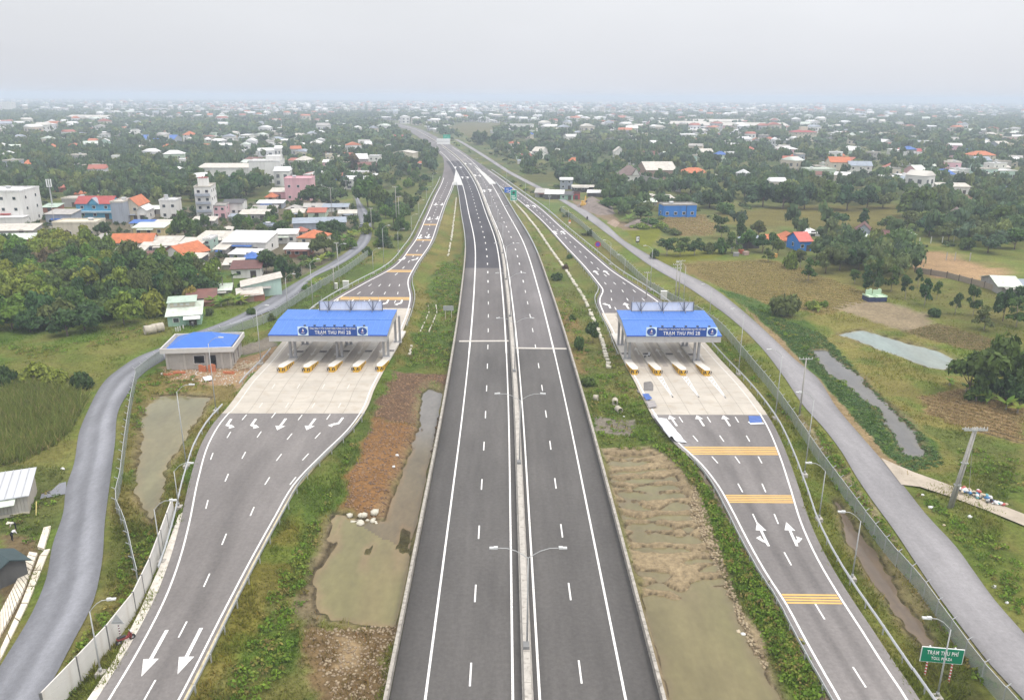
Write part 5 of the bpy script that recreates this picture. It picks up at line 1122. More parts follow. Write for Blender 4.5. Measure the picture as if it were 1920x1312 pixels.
t_, w, d, h = H_('long weathered cream house with two windows and a flat parapet roof', 104, 181, 446, 26, 9, 'flat', 'cream', 'cream', 0, 4, 4, 1, 1, door=False, land='the weathered cream house')
H_('grey open-front shed with blue tarpaulins left of the bright blue house', 88, 136, 423, 20, 8, 'sf', 'bluegrey', 'grey', .9, 0, 3, 1)
H_('small shed with pale green roof left of the bright blue house', 80, 107, 398, 9, 7, 'sf', 'darkred' if False else 'brick', 'green', .8, 4, 1, 0)
H_('grey concrete house with patched roof behind the bright blue house', 118, 160, 388, 14, 9, 'flat', 'grey', 'pale', 0, 2, 1, 0)
t_, w, d, h = H_('little orange-roofed pagoda among trees behind the bright blue house', 128, 150, 372, 7, 6, 'hip', 'cream', 'orange', 2.4, 0, 1, 1, name='pagoda', cat='pagoda', land='the orange pagoda')
obj('upper_roof', MB().add([(-1.3, -1.3, h + 2.2), (1.3, -1.3, h + 2.2), (1.3, 1.3, h + 2.2), (-1.3, 1.3, h + 2.2), (0, 0, h + 4.2)], [(0, 1, 4), (1, 2, 4), (2, 3, 4), (3, 0, 4), (0, 3, 2, 1)]).mesh('upper_roof', ROOF['orange']), t_)
H_('long dark-roofed shed behind the bright blue house', 165, 255, 364, 6, 8, 'sf', 'dark', 'dark', 1.6, 2, 0, 0, name='shed', cat='shed')
H_('red-brown roofed house right of the orange pagoda', 96, 120, 360, 8, 7, 'hip', 'brick', 'terracotta', 1.4, 0, 1, 1)
H_('low grey shed with long tin roof at the left edge below the white block', -20, 60, 441, 9, 8, 'sf', 'grey', 'pale', 1.3, 6, 2, 0, name='shed', cat='shed')
H_('rust-red brick lean-to with pale green roof edge at the left edge', -10, 58, 461, 12, 6, 'sf', 'brick', 'palegreen', 1.0, 6, 2, 0, name='shed', cat='shed')
H_('pale yellow-green low house with three small windows', 252, 308, 442, 15, 8, 'sf', 'yellow', 'palegreen', .7, 3, 3, 1, door=False, land='the pale yellow house')
H_('blue tarpaulin-roofed shed in front of the cream gabled house', 245, 286, 426, 7, 5, 'sf', 'white', 'blue', .6, 3, 0, 0, name='shed', cat='shed')
H_('brown-roofed low shed with white posts right of the blue tarpaulin shed', 286, 324, 431, 9, 7, 'sf', 'tan', 'pale', 1.0, 2, 3, 0, name='shed', cat='shed')
H_('olive-roofed shelter between the cream gabled house and the white cube house', 276, 303, 402, 9, 6, 'sf', 'grey', 'palegreen', .8, 3, 1, 0, name='shed', cat='shed')
t_, w, d, h = H_('long house with bright orange tiled roof and a white ridge wall', 211, 285, 470, 15, 8, 'gx', 'white', 'orange', 2.4, 5, 3, 1, land='the long orange-roofed house')
H_('grey tin-roofed row behind the second orange roof', 268, 330, 473, 13, 9, 'sf', 'grey', 'pale', 1.5, 5, 2, 1)
H_('low pale tin-roofed house in front of the long orange-roofed house', 210, 262, 487, 10, 8, 'sf', 'raw', 'pale', 1.0, 5, 2, 1)
H_('house with terracotta hip roof at the edge of the wood', 298, 352, 489, 11, 11, 'gy', 'white', 'orange', 2.8, -22, 2, 1, land='the terracotta-roofed house')
H_('rusty low shed beside the terracotta-roofed house at the wood edge', 262, 298, 491, 7, 7, 'sf', 'brick', 'rust', .8, 0, 1, 0, name='shed', cat='shed')
H_('white verandah shed right of the terracotta-roofed house', 344, 377, 492, 9, 5, 'sf', 'dark', 'pale', .6, -8, 2, 0, name='shed', cat='shed')
H_('low white wall-like building between pale yellow house and tree', 182, 212, 456, 9, 6, 'sf', 'white', 'grey', .7, 5, 1, 0)
H_('stone-grey house with broad pale roof and arched green door', 339, 380, 474, 17, 10, 'gx', 'raw', 'pale', 1.2, -5, 2, 1)
H_('narrow pale teal two-storey house with rooftop arch', 383, 397, 472, 22, 7, 'flat', 'teal', 'white', 0, 0, 1, 1, 2)
H_('broad brown-grey roofed house behind the white sheds', 366, 420, 462, 12, 10, 'sf', 'grey', 'pale', 1.4, -4, 2, 1)
H_('small pale hip-roofed pavilion above the brown-grey roofs', 405, 439, 440, 6, 8, 'hip', 'cream', 'pale', 1.4, 0, 2, 1)
H_('big white-roofed warehouse with bluish white wall', 419, 500, 475, 20, 12, 'sf', 'white', 'white', 1.8, -4, 2, 1, name='warehouse', cat='warehouse', land='the big white-roofed warehouse')
H_('low white-roofed porch in front of the big warehouse', 430, 480, 486, 9, 6, 'sf', 'bluegrey', 'white', .6, -6, 2, 0, name='shed', cat='shed')
H_('blue tarpaulin tent shed at the wood edge', 459, 483, 493, 9, 6, 'hip', 'blue', 'blue', 1.4, 10, 0, 0, name='shed', cat='shed')
H_('grey dark-mouthed shed left of the big white-roofed warehouse', 402, 424, 480, 12, 8, 'sf', 'grey', 'pale', 1.2, -4, 1, 0, name='shed', cat='shed')
H_('white cubic house with one dark window and a white roof', 518, 556, 457, 18, 7, 'sf', 'white', 'white', .6, 6, 2, 1, door=False, land='the white cubic house')
H_('brick-fronted shed with flat white roof by the yellow-green tree', 535, 580, 483, 15, 8, 'sf', 'brick', 'white', .5, 2, 3, 1, name='shed', cat='shed', land='the brick-fronted shed')
H_('house with orange tiled roof and small orange turret roof', 558, 606, 459, 13, 9, 'hip', 'cream', 'orange', 2.2, -6, 2, 1, land='the turret-roofed house')
H_('small orange-roofed turret room behind the orange tiled house', 553, 573, 447, 13, 4, 'hip', 'cream', 'terracotta', 1.4, 0, 1, 1)
H_('long grey-roofed shed with grey side wall in the middle of the village', 552, 648, 431, 13, 7, 'sf', 'bluegrey', 'bluegrey', 1.0, 12, 0, 0, name='shed', cat='shed', land='the long grey-roofed shed')
H_('small house with red roof and pale green side wall', 578, 610, 408, 10, 10, 'gx', 'palegreen', 'terracotta', 1.3, 5, 1, 1)
H_('pale cream-roofed shed between grey roofs in the village', 545, 570, 407, 8, 7, 'gx', 'yellow', 'pale', 1.2, 0, 1, 1, name='shed', cat='shed')
H_('grey-roofed cottage with hip roof above the cream-roofed shed', 536, 562, 398, 6, 7, 'hip', 'yellow', 'grey', 1.5, 0, 1, 1)
H_('low grey sheds with patched tin roofs right of the white cottages', 470, 515, 403, 8, 8, 'sf', 'grey', 'grey', 1.2, 4, 2, 1, name='shed', cat='shed')
H_('wide low house with grey flat roof in front of the patched tin sheds', 450, 500, 414, 12, 8, 'sf', 'grey', 'pale', .8, 4, 3, 1)
H_('small pale house with green trim among trees left of the long grey shed', 488, 516, 437, 12, 6, 'flat', 'grey', 'bluegrey', 0, 0, 2, 1)
H_('pink-walled house with parapet, three arched windows and grey ground floor', 536, 586, 376, 38, 10, 'flat', 'pink', 'pink', 0, 3, 3, 1, 2, land='the pink house')
H_('pink low wing with sloping roof left of the pink house', 507, 540, 372, 12, 8, 'sf', 'pink', 'pale', 1.2, 3, 1, 0)
H_('small orange pyramid-roofed house in front of the pink wing', 498, 516, 376, 6, 6, 'hip', 'cream', 'orange', 2.0, 0, 1, 1)
t_, w, d, h = H_('tall blank white block with one dark rooftop window beyond the village', 470, 527, 344, 38, 14, 'flat', 'white', 'white', 0, 3, 0, 2, 3, land='the blank white block')
obj('roof_room', MB().box((w * .25, 0, h + 1.6), (w * .45, 8, 3)).mesh('roof_room', WALL['white']), t_)
H_('lower white factory wing left of the blank white block', 374, 472, 338, 22, 16, 'sf', 'white', 'pale', 1.4, 3, 0, 1, name='warehouse', cat='warehouse')
H_('white shed with bright blue roof half hidden by dark trees', 404, 438, 347, 10, 10, 'gy', 'white', 'blue', 1.6, 20, 1, 1, land='the blue-roofed white shed')
H_('white-roofed long shed with columns beyond the grey roofs', 483, 530, 391, 9, 7, 'sf', 'bluegrey', 'white', .6, 4, 4, 0, name='shed', cat='shed')
H_('pale row of sheds with blue and white awnings beside the lane top', 606, 652, 397, 8, 7, 'sf', 'white', 'bluegrey', .7, 6, 3, 0, name='shed', cat='shed')
H_('small white house by the lane with mint green side', 636, 668, 410, 10, 7, 'gx', 'white', 'pale', 1.0, 8, 2, 1)
H_('brown-roofed long house with orange end beside the dark trees', 570, 606, 395, 6, 8, 'gx', 'grey', 'grey', 1.3, 5, 1, 1)
H_('small blue and orange roofed house beyond the dark trees', 630, 655, 338, 8, 8, 'gx', 'brightblue', 'terracotta', 1.4, 5, 2, 1)
H_('flat white house with stepped parapet beyond the lane top', 650, 690, 336, 12, 8, 'flat', 'cream', 'white', 0, 4, 2, 1)
H_('long pale-roofed house right of the stepped white house', 690, 725, 336, 6, 8, 'sf', 'teal', 'white', .7, 4, 2, 1)
H_('white-roofed workshop with cream wall near the far left verge', 734, 775, 305, 17, 14, 'gy', 'cream', 'pale', 1.4, -12, 2, 2, name='warehouse', cat='warehouse', land='the far cream workshop')
H_('brick-red long house below the cream workshop', 760, 800, 311, 5, 8, 'gx', 'brick', 'terracotta', 1.0, -10, 2, 1)
# the sheds beside the curving gravel road
t_, w, d, h = H_('long mint green shed with sloping pale roof beside the gravel road bend', 458, 528, 556, 21, 6.5, 'sl', 'teal', 'pale', 1.8, 19, 0, 0, name='shed', cat='shed', land='the mint green shed')
obj('lean_to_roof', MB().box((-3.2, -d / 2 - 2.4, 2.2), (6.6, 6, .12), 0, -.06, .17).mesh('lean_to_roof', ROOF['pale']), t_); obj('lean_to_wall', MB().box((-3.2, -d / 2 - 2.4, .8), (6.0, 5, 2.3)).mesh('lean_to_wall', WALL['tan']), t_)
obj('rolling_door', MB().box((-1.0, -d / 2 - 4.93, .95), (2.6, .1, 2.1)).mesh('rolling_door', WALL['brick']), t_)
t_, w, d, h = H_('tin house with two-level pale green roof and dark open doorway by the road', 318, 376, 610, 19, 8.5, 'sf', 'green', 'palegreen', 1.0, 17, 2, 1, land='the pale green roofed house')
obj('upper_wall', MB().box((-.6, 2.6, h + 1.1), (5.2, 3.2, 1.9)).mesh('upper_wall', WALL['cream']), t_); obj('upper_roof', MB().box((-.6, 2.6, h + 2.15), (6.4, 4.6, .12), 0, 0, .1).mesh('upper_roof', ROOF['green']), t_)
obj('porch_roof', MB().box((w / 2 - 1.8, -d / 2 - .9, h - .35), (3.6, 2.0, .12), 0, 0, .25).mesh('porch_roof', ROOF['white']), t_)
for k in (-.5, .3, 1.1): obj('window', WIN, t_, (-1.2 + k * 1.6, .98, h + 1.3)).scale = (.8, 1, .5)
H_('low shed with rust-red striped roof behind the pale green roofed house', 352, 402, 575, 8, 9, 'sf', 'brick', 'rust', 1.2, 17, 1, 0, name='shed', cat='shed')
H_('white house with dark red roof among palms above the mint green shed', 436, 488, 521, 17, 7, 'sf', 'white', 'darkred', 1.0, 10, 2, 1, land='the dark red roofed white house')
H_('brick hut with pale tin roof behind the yellowing tree', 380, 408, 516, 9, 6, 'sf', 'brick', 'pale', .8, 12, 1, 0)
H_('tin roofed hut half hidden by banana plants', 402, 432, 551, 7, 5, 'sf', 'grey', 'palegreen', .6, 15, 0, 0, name='shed', cat='shed')
H_('plain low house with pale tin roof between palms above the gravel bend', 420, 452, 505, 9, 6, 'sf', 'raw', 'pale', .8, 8, 1, 1)
H_('small grey hut half hidden by the wood at the left edge', -10, 18, 510, 9, 6, 'gx', 'bluegrey', 'pale', 1, 0, 1, 0)
H_('pale teal hut in the wood near the left edge', 12, 32, 472, 9, 5, 'gx', 'teal', 'white', 1, 0, 1, 0)
# big shed at the lower left edge: roof sheets and board wall
t_, w, d, h = H_('grey tin-roofed barn with pale board walls at the lower left edge', -92, 46, 976, 38, 6.5, 'sf', WALL['raw'], mat('tin roof bluish grey', (.50,.515,.55), .45, .07, .3, spec=.4, streak=(1, .1, 1), dirt=(.42,.42,.43), dirt_amt=.5), .5, 22, 0, 0, door=False, name='barn', cat='barn', oh=.35)
for k in range(24): obj('board', MB().box((-w / 2 + w * (k + .5) / 24, -d / 2 - .03, h / 2), (w / 24 - .04, .05 + .02 * (k % 2), h)).mesh('board', mat('board pale', (.42,.40,.37), .85, .2, .9, streak=True)), t_)
for k in range(10): obj('roof_seam', MB().prism([(-d / 2 - .3, h + .11), (d / 2 + .3, h + .66), (d / 2 + .3, h + .72), (-d / 2 - .3, h + .17)], -w / 2 + w * (k + .5) / 10 - .03, -w / 2 + w * (k + .5) / 10 + .03, 'x').mesh('roof_seam', mat('seam grey', (.40,.41,.43), .5)), t_)
obj('skirt_board', MB().box((0, -d / 2 - .08, .12), (w, .06, .5)).mesh('skirt_board', WALL['cream']), t_)
H_('dark green hut roof at the lower left edge below the drain', -46, 8, 1098, 34, 3.2, 'gx', 'dark', mat('hut roof dark teal', (.035,.06,.065), .6, .2), .9, -35, 0, 0, name='hut', cat='hut', door=False)
# unfinished house with the blue hip roof
Bw = 11.6; BP = P(371, 692, -.9); t_ = thing('unfinished_house', 'unfinished grey block house with blue hip roof behind a concrete parapet', 'house', (BP[0], BP[1] + 4.2, -.85), math.radians(6))
LAND.append(('the unfinished blue-roofed house', 371, 660)); FOOT.append((BP[0], BP[1] + 4, 8))
Bd, Bh = 8.4, 3.5
for (x0, x1, y, n_) in ((-Bw/2, -.9, -Bd/2, 'f'), (1.0, 1.9, -Bd/2, 'f'), (3.1, Bw/2, -Bd/2, 'f')): obj('wall', MB().box(((x0 + x1) / 2, y, Bh / 2), (x1 - x0, .2, Bh)).mesh('wall', mat('raw block wall', (.40,.375,.345), .95, .12, .7, dirt=(.30,.27,.24), dirt_amt=.5)), t_)
RAW = _mats['raw block wall']; RAWL = mat('fresh plaster pale', (.58,.56,.54), .9, .08)
obj('wall', MB().box((.05, -Bd/2, .55), (1.9, .2, 1.1)).box((.05, -Bd/2, 3.1), (1.9, .2, .8)).box((2.5, -Bd/2, 3.1), (1.2, .2, .8)).mesh('wall', RAW), t_)
for x in (-Bw/2, Bw/2): obj('wall', MB().box((x, 0, Bh/2), (.2, Bd - .2, Bh)).mesh('wall', RAW), t_)
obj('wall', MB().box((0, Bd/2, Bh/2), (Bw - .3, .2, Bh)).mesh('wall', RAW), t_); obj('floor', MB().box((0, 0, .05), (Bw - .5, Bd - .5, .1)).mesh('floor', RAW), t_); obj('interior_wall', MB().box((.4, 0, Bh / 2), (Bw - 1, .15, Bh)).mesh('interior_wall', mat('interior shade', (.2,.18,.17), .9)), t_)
obj('window_frame', MB().box((.05, -Bd/2 - .13, 1.1), (2.1, .08, .12)).box((.05, -Bd/2 - .13, 2.72), (2.1, .08, .12)).box((-.96, -Bd/2 - .13, 1.9), (.12, .08, 1.6)).box((1.06, -Bd/2 - .13, 1.9), (.12, .08, 1.6)).mesh('window_frame', RAWL), t_)
for y in (-2.4, 1.2): 
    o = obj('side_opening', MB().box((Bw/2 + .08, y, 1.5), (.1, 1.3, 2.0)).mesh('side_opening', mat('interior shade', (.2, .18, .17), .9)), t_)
    obj('window_frame', MB().box((Bw/2 + .15, y, 2.55), (.1, 1.6, .12)).box((Bw/2 + .15, y - .75, 1.5), (.1, .12, 2.2)).box((Bw/2 + .15, y + .75, 1.5), (.1, .12, 2.2)).mesh('window_frame', RAWL), t_)
for x in (-Bw/2, -2.6, 1.5, 4.2, Bw/2): obj('pillar', MB().box((x, -Bd/2 - .14, Bh/2), (.34, .2, Bh)).mesh('pillar', mat('pillar raw', (.47,.44,.405), .9, .1)), t_)
for y in (-1.4, 2.4, Bd/2): obj('pillar', MB().box((Bw/2 + .12, y, Bh/2), (.2, .34, Bh)).mesh('pillar', _mats['pillar raw']), t_)
pw, pd = Bw + 1.7, Bd + 1.7
for sx, sy, lx, ly in ((0, -1, pw, .22), (0, 1, pw, .22), (-1, 0, .22, pd - .44), (1, 0, .22, pd - .44)): obj('parapet', MB().box((sx * (pw / 2 - .11), sy * (pd / 2 - .11), Bh + .42), (lx, ly, .95)).mesh('parapet', RAWL), t_)
obj('roof_slab', MB().box((0, 0, Bh + .05), (pw - .1, pd - .1, .18)).mesh('roof_slab', RAW), t_)
BLUE_H = mat('house roof blue', (.040,.145,.50), .5, .06, .5)
obj('roof', roof_mesh('hip', pw - 2.0, pd - 2.0, Bh + .55, 2.0, BLUE_H, .25), t_)
# --- right side
t_, w, d, h = H_('large brown-walled warehouse with pale curved roof', 1211, 1268, 337, 17, 26, 'gx', 'tan', 'pale', 4.2, 4, 0, 0, name='warehouse', cat='warehouse', land='the brown warehouse')
t_, w, d, h = H_('white villa with steep dark brown roof and twin gables in front of the brown warehouse', 1156, 1199, 352, 22, 11, 'hip', 'white', 'brown', 5.0, -8, 3, 2, 2, land='the brown-roofed villa')
obj('gable', MB().prism([(2, h), (6.2, h), (4.1, h + 3.2)], -d / 2 - .6, 0, 'y').mesh('gable', WALL['white']), t_); obj('gable_roof', MB().prism([(1.6, h), (4.1, h + 3.5), (6.6, h), (6.6, h + .25), (4.1, h + 3.8), (1.6, h + .25)], -d / 2 - .9, 0, 'y').mesh('gable_roof', ROOF['brown']), t_)
gw = thing('boundary_wall', 'long blank grey wall in front of the brown warehouse', 'wall'); a, b_ = P(1199, 346, -1), P(1276, 361, -1)
for k in range(10):
    p_, q_ = a + (b_ - a) * k / 10, a + (b_ - a) * (k + 1) / 10; dd = q_ - p_; obj('wall_panel', MB().box((0, 0, 2.6), (float(np.hypot(*dd[:2])) - .05, .25, 5.6)).mesh('wall_panel', WALL['grey']), gw, ((p_ + q_) / 2)[:2].tolist() + [-1.0], math.atan2(dd[1], dd[0]))
H_('orange-tiled house with many roof planes behind the round dark tree', 1276, 1330, 334, 9, 12, 'hip', 'cream', 'orange', 3.0, 0, 3, 1, land='the orange-tiled house')
H_('pale shed beside the orange-tiled house', 1318, 1345, 340, 8, 8, 'gx', 'cream', 'pale', 1.2, 0, 2, 1)
t_, w, d, h = H_('long bright blue house with square white-framed windows in a dry field', 1242, 1306, 407, 21, 7, 'flat', 'brightblue', 'grey', 0, 6, 4, 1, 1, door=False, land='the bright blue long house')
obj('drain_pipe', MB().box((2.9, -d / 2 - .1, h / 2), (.18, .14, h)).mesh('drain_pipe', mat('pipe navy', (.01,.03,.10), .5)), t_)
H_('brick hut with pale roof behind the bright blue long house', 1232, 1264, 381, 9, 8, 'sf', 'brick', 'pale', .8, 5, 1, 1)
H_('pale tin-roofed shed left of the brick hut', 1194, 1232, 386, 7, 7, 'sf', 'grey', 'palegreen', .9, 5, 1, 0, name='shed', cat='shed')
H_('little cream-roofed shed behind the pale tin-roofed shed', 1209, 1228, 373, 5, 6, 'sf', 'cream', 'pale', .6, 5, 1, 0, name='shed', cat='shed')
H_('dark corrugated shack with white roof by the roadside', 1022, 1056, 374, 9, 8, 'sf', 'dark', 'white', 1.2, -6, 2, 0, name='shack', cat='shack', land='the roadside shacks')  # roof in the plain white roof material
H_('low green-walled shack with dark roof right of the white-roofed shack', 1050, 1074, 375, 9, 8, 'sf', 'green', 'dark', .8, -6, 2, 0, name='shack', cat='shack')
H_('grey shanty with patched dark roof left of the white-roofed shack', 1003, 1026, 370, 8, 12, 'sf', 'grey', 'grey', .9, -6, 1, 0, name='shack', cat='shack')
H_('two-storey grey hut with white roof behind the roadside shacks', 1050, 1073, 355, 17, 7, 'sf', 'bluegrey', 'white', .6, -4, 2, 1, 2)
H_('long dark shelter with pale roof strip right of the two-storey hut', 1073, 1113, 360, 9, 6, 'sf', 'dark', 'pale', .4, -4, 3, 0, name='shelter', cat='shelter')
H_('white-roofed lean-to in front of the long dark shelter', 1101, 1128, 369, 7, 6, 'sf', 'dark', 'white', .8, -10, 1, 0, name='shack', cat='shack')
H_('red shipping-box kiosk beside the excavator', 1074, 1087, 374, 10, 4, 'flat', mat('kiosk red', (.38,.05,.05), .6, .1), 'rust', 0, -6, 1, 0, name='kiosk', cat='kiosk')
H_('blue cottage with coral red roof among trees beside the ploughed field', 1497, 1521, 471, 18, 9, 'gx', 'brightblue', 'coral', 2.4, 8, 2, 1, land='the blue cottage')
H_('orange-roofed house left of the blue cottage behind trees', 1470, 1499, 460, 9, 9, 'hip', 'cream', 'orange', 2.4, 4, 2, 1)
H_('low orange-roofed shed at the left of the cottage trees', 1440, 1462, 458, 8, 7, 'gx', 'orange', 'orange', 1.4, 0, 1, 1, name='shed', cat='shed')
H_('open shelter with long tin roof and clutter beside the ploughed field', 1393, 1424, 466, 12, 7, 'sl', 'dark', 'bluegrey', 1.6, 6, 1, 0, name='shelter', cat='shelter', land='the cluttered open shelter')
H_('white tarpaulin-roofed hut behind the blue cottage', 1510, 1538, 443, 6, 7, 'hip', 'white', 'white', 1.4, 0, 1, 0, name='hut', cat='hut')
H_('white gabled house with dark red roof in the right-hand trees', 1601, 1632, 451, 15, 8, 'gy', 'bluegrey', 'darkred', 3.0, -24, 2, 1, land='the dark red gabled house')
H_('long dark red roofed wing right of the gabled house', 1634, 1668, 452, 10, 7, 'gx', 'raw', 'darkred', 1.4, -8, 2, 1)
H_('white-roofed porch shed in front of the dark red gabled house', 1610, 1640, 457, 9, 5, 'sf', 'white', 'palegreen', .8, -8, 1, 0, name='shed', cat='shed')
H_('low white roof among bushes right of the dark red roofed wing', 1688, 1716, 445, 5, 6, 'sf', 'grey', 'palegreen', .5, 0, 1, 0, name='shed', cat='shed')
H_('white villa with purple-brown roof deep in the right-hand trees', 1772, 1803, 424, 15, 10, 'gy', 'white', 'brown', 3.4, -30, 2, 1, 2, land='the purple-roofed villa')
H_('mint green tin roof at the right edge below the sand lot', 1872, 1912, 552, 14, 12, 'gx', 'grey', 'palegreen', 1.6, -10, 1, 0, name='shed', cat='shed')
H_('second pale tin roof at the right edge partly out of frame', 1908, 1945, 553, 13, 10, 'gx', 'grey', 'bluegrey', 1.2, -6, 1, 0, name='shed', cat='shed')
t_, w, d, h = H_('pale green flat-roofed house in the right village', 1513, 1566, 334, 15, 12, 'flat', 'palegreen', 'palegreen', 0, 0, 4, 1, 1, land='the pale green house')
H_('orange-roofed cream house behind the pale green house', 1555, 1592, 328, 22, 12, 'gx', 'cream', 'orange', 3.2, -6, 2, 1, 2, land='the tall orange-roofed house')
H_('white gabled house with grey roof right of the tall orange-roofed house', 1592, 1632, 330, 18, 11, 'gx', 'white', 'bluegrey', 2.6, -10, 3, 1, 2)
H_('long mint green building with flat roof behind the treetops', 1690, 1745, 346, 14, 14, 'flat', 'palegreen', 'white', 0, 0, 4, 1, 1, land='the mint green building')
H_('white tower-like house behind the mint green building', 1662, 1686, 340, 22, 8, 'flat', 'cream', 'grey', 0, 0, 2, 1, 2)
H_('wide white colonnaded hall with thin pale roof in the far right village', 1838, 1906, 334, 12, 14, 'flat', 'teal', 'white', 0, 0, 6, 1, 1, name='hall', cat='hall', land='the colonnaded hall')
H_('grey-walled long building left of the colonnaded hall', 1768, 1830, 341, 12, 10, 'flat', 'grey', 'grey', 0, 0, 3, 1, 1)
H_('cream house with dark green flat roof at the right edge', 1892, 1935, 368, 13, 9, 'flat', 'palegreen', 'bluegrey', 0, 0, 3, 1)
H_('white ruined-looking house among bare trees in front of the grey building', 1760, 1815, 364, 13, 9, 'sf', 'white', 'pale', 1.2, -10, 3, 1)
H_('terracotta-roofed cream villa in the far right village', 1820, 1865, 306, 14, 12, 'hip', 'cream', 'orange', 3.0, 0, 3, 1, 2, land='the terracotta villa')
H_('dark red roofed white house among village trees', 1696, 1726, 295, 10, 10, 'gx', 'white', 'red', 2.4, -10, 3, 1, 2)
t_, w, d, h = H_('pale multi-storey hotel with red tiled tiers', 1488, 1530, 265, 15, 20, 'flat', 'cream', 'cream', 0, 0, 6, 2, 3, name='hotel', cat='hotel', land='the red-tiered hotel')
obj('tier_roof', roof_mesh('hip', w + 1, d + 1, h + .6, 2.5, ROOF['red']), t_); obj('tower', MB().box((0, 0, h + 4), (8, 8, 5)).mesh('tower', WALL['cream']), t_)
for k, (u0, u1, vb) in enumerate(((1222, 1330, 238), (1310, 1480, 241), (1290, 1400, 234))):
    H_(['long low factory hall with pale pink roof, left part of the row', 'longest factory hall with pale pink roof, right part of the row', 'factory hall with pale roof behind the two pink-roofed ones'][k], u0, u1, vb, 5, 60, 'gx', 'pink' if k < 2 else 'cream', 'pale', 4, 0, 0, 0, name='factory', cat='factory', land='the factory halls' if k == 1 else None)
H_('broad cream-roofed hall standing alone in the far left trees', 118, 200, 229, 7, 40, 'gx', 'cream', 'pale', 5, -10, 0, 0, name='hall', cat='hall', land='the cream hall')
H_('big white block at the far left edge', -15, 20, 208, 15, 30, 'flat', 'white', 'white', 0, 0, 4, 1, 4, land='the far white edge block')
H_('long blue-roofed factory in the left distance', 245, 325, 268, 6, 30, 'gx', 'bluegrey', 'blue', 4, 5, 0, 0, name='factory', cat='factory', land='the blue-roofed factory')
H_('orange pavilion roofs among the left distance trees', 62, 90, 284, 4, 12, 'hip', 'cream', 'orange', 4, 0, 2, 1)
H_('orange-roofed temple wing beside the orange pavilion', 86, 104, 284, 4, 10, 'hip', 'cream', 'orange', 4.5, 0, 2, 1)
H_('tall white house with orange roof right of the blue-roofed factory', 344, 364, 266, 12, 12, 'hip', 'white', 'orange', 4, 0, 2, 1, 3)
H_('long orange-edged white hall in the centre distance', 567, 612, 222, 5, 30, 'gx', 'cream', 'terracotta', 3, 0, 0, 0, name='hall', cat='hall', land='the orange-edged hall')
H_('large white two-winged building beyond the highway bend', 956, 1001, 247, 12, 20, 'flat', 'white', 'white', 0, 0, 5, 1, 2, land='the white two-winged building')
H_('long white-roofed factory beyond the highway bend', 795, 820, 238, 4, 30, 'gx', 'white', 'white', 3, -10, 0, 0, name='factory', cat='factory')
H_('grey-white tower house left of the blank white block', 330, 352, 317, 16, 10, 'flat', 'white', 'white', 0, 0, 2, 1, 2)
H_('white house with red edge roof near the far left verge of the ramp', 728, 758, 265, 8, 10, 'gx', 'white', 'red', 1.6, -8, 3, 1, 1)
H_('small white chapel-like house with steep grey roof right of the dry field', 1152, 1172, 296, 10, 12, 'gy', 'white', 'pale', 4, 0, 2, 1, land='the steep-roofed chapel house')
H_('cottage with orange roof by the right-hand tree belt', 1067, 1080, 308, 6, 8, 'gx', 'cream', 'orange', 2, 0, 1, 1)

# ------------------------------------------------------------------ trees and plants
LEAF = {'dark': foliage_mat('leaf dark', (.062,.118,.036)), 'mid': foliage_mat('leaf mid', (.094,.162,.038)), 'olive': foliage_mat('leaf olive', (.125,.160,.048)), 'yellow': foliage_mat('leaf yellow green', (.225,.275,.042)), 'bright': foliage_mat('leaf bright green', (.145,.235,.034)),
        'gold': foliage_mat('leaf golden', (.30,.235,.050)), 'blue': foliage_mat('leaf bluish', (.066,.124,.056)), 'dry': foliage_mat('leaf dry brown', (.17,.13,.07))}
BARK = mat('bark', (.13,.10,.075), .9, .2, 2.0); BARK_P = mat('bark pale', (.27,.24,.21), .9, .2, 2.0)
_ico = (np.array([(0,0,-1),(.7236,-.5257,-.4472),(-.2764,-.8506,-.4472),(-.8944,0,-.4472),(-.2764,.8506,-.4472),(.7236,.5257,-.4472),(.2764,-.8506,.4472),(-.7236,-.5257,.4472),(-.7236,.5257,.4472),(.2764,.8506,.4472),(.8944,0,.4472),(0,0,1)]),
        np.array([(0,1,2),(1,0,5),(0,2,3),(0,3,4),(0,4,5),(1,5,10),(2,1,6),(3,2,7),(4,3,8),(5,4,9),(1,10,6),(2,6,7),(3,7,8),(4,8,9),(5,9,10),(6,10,11),(7,6,11),(8,7,11),(9,8,11),(10,9,11)]))
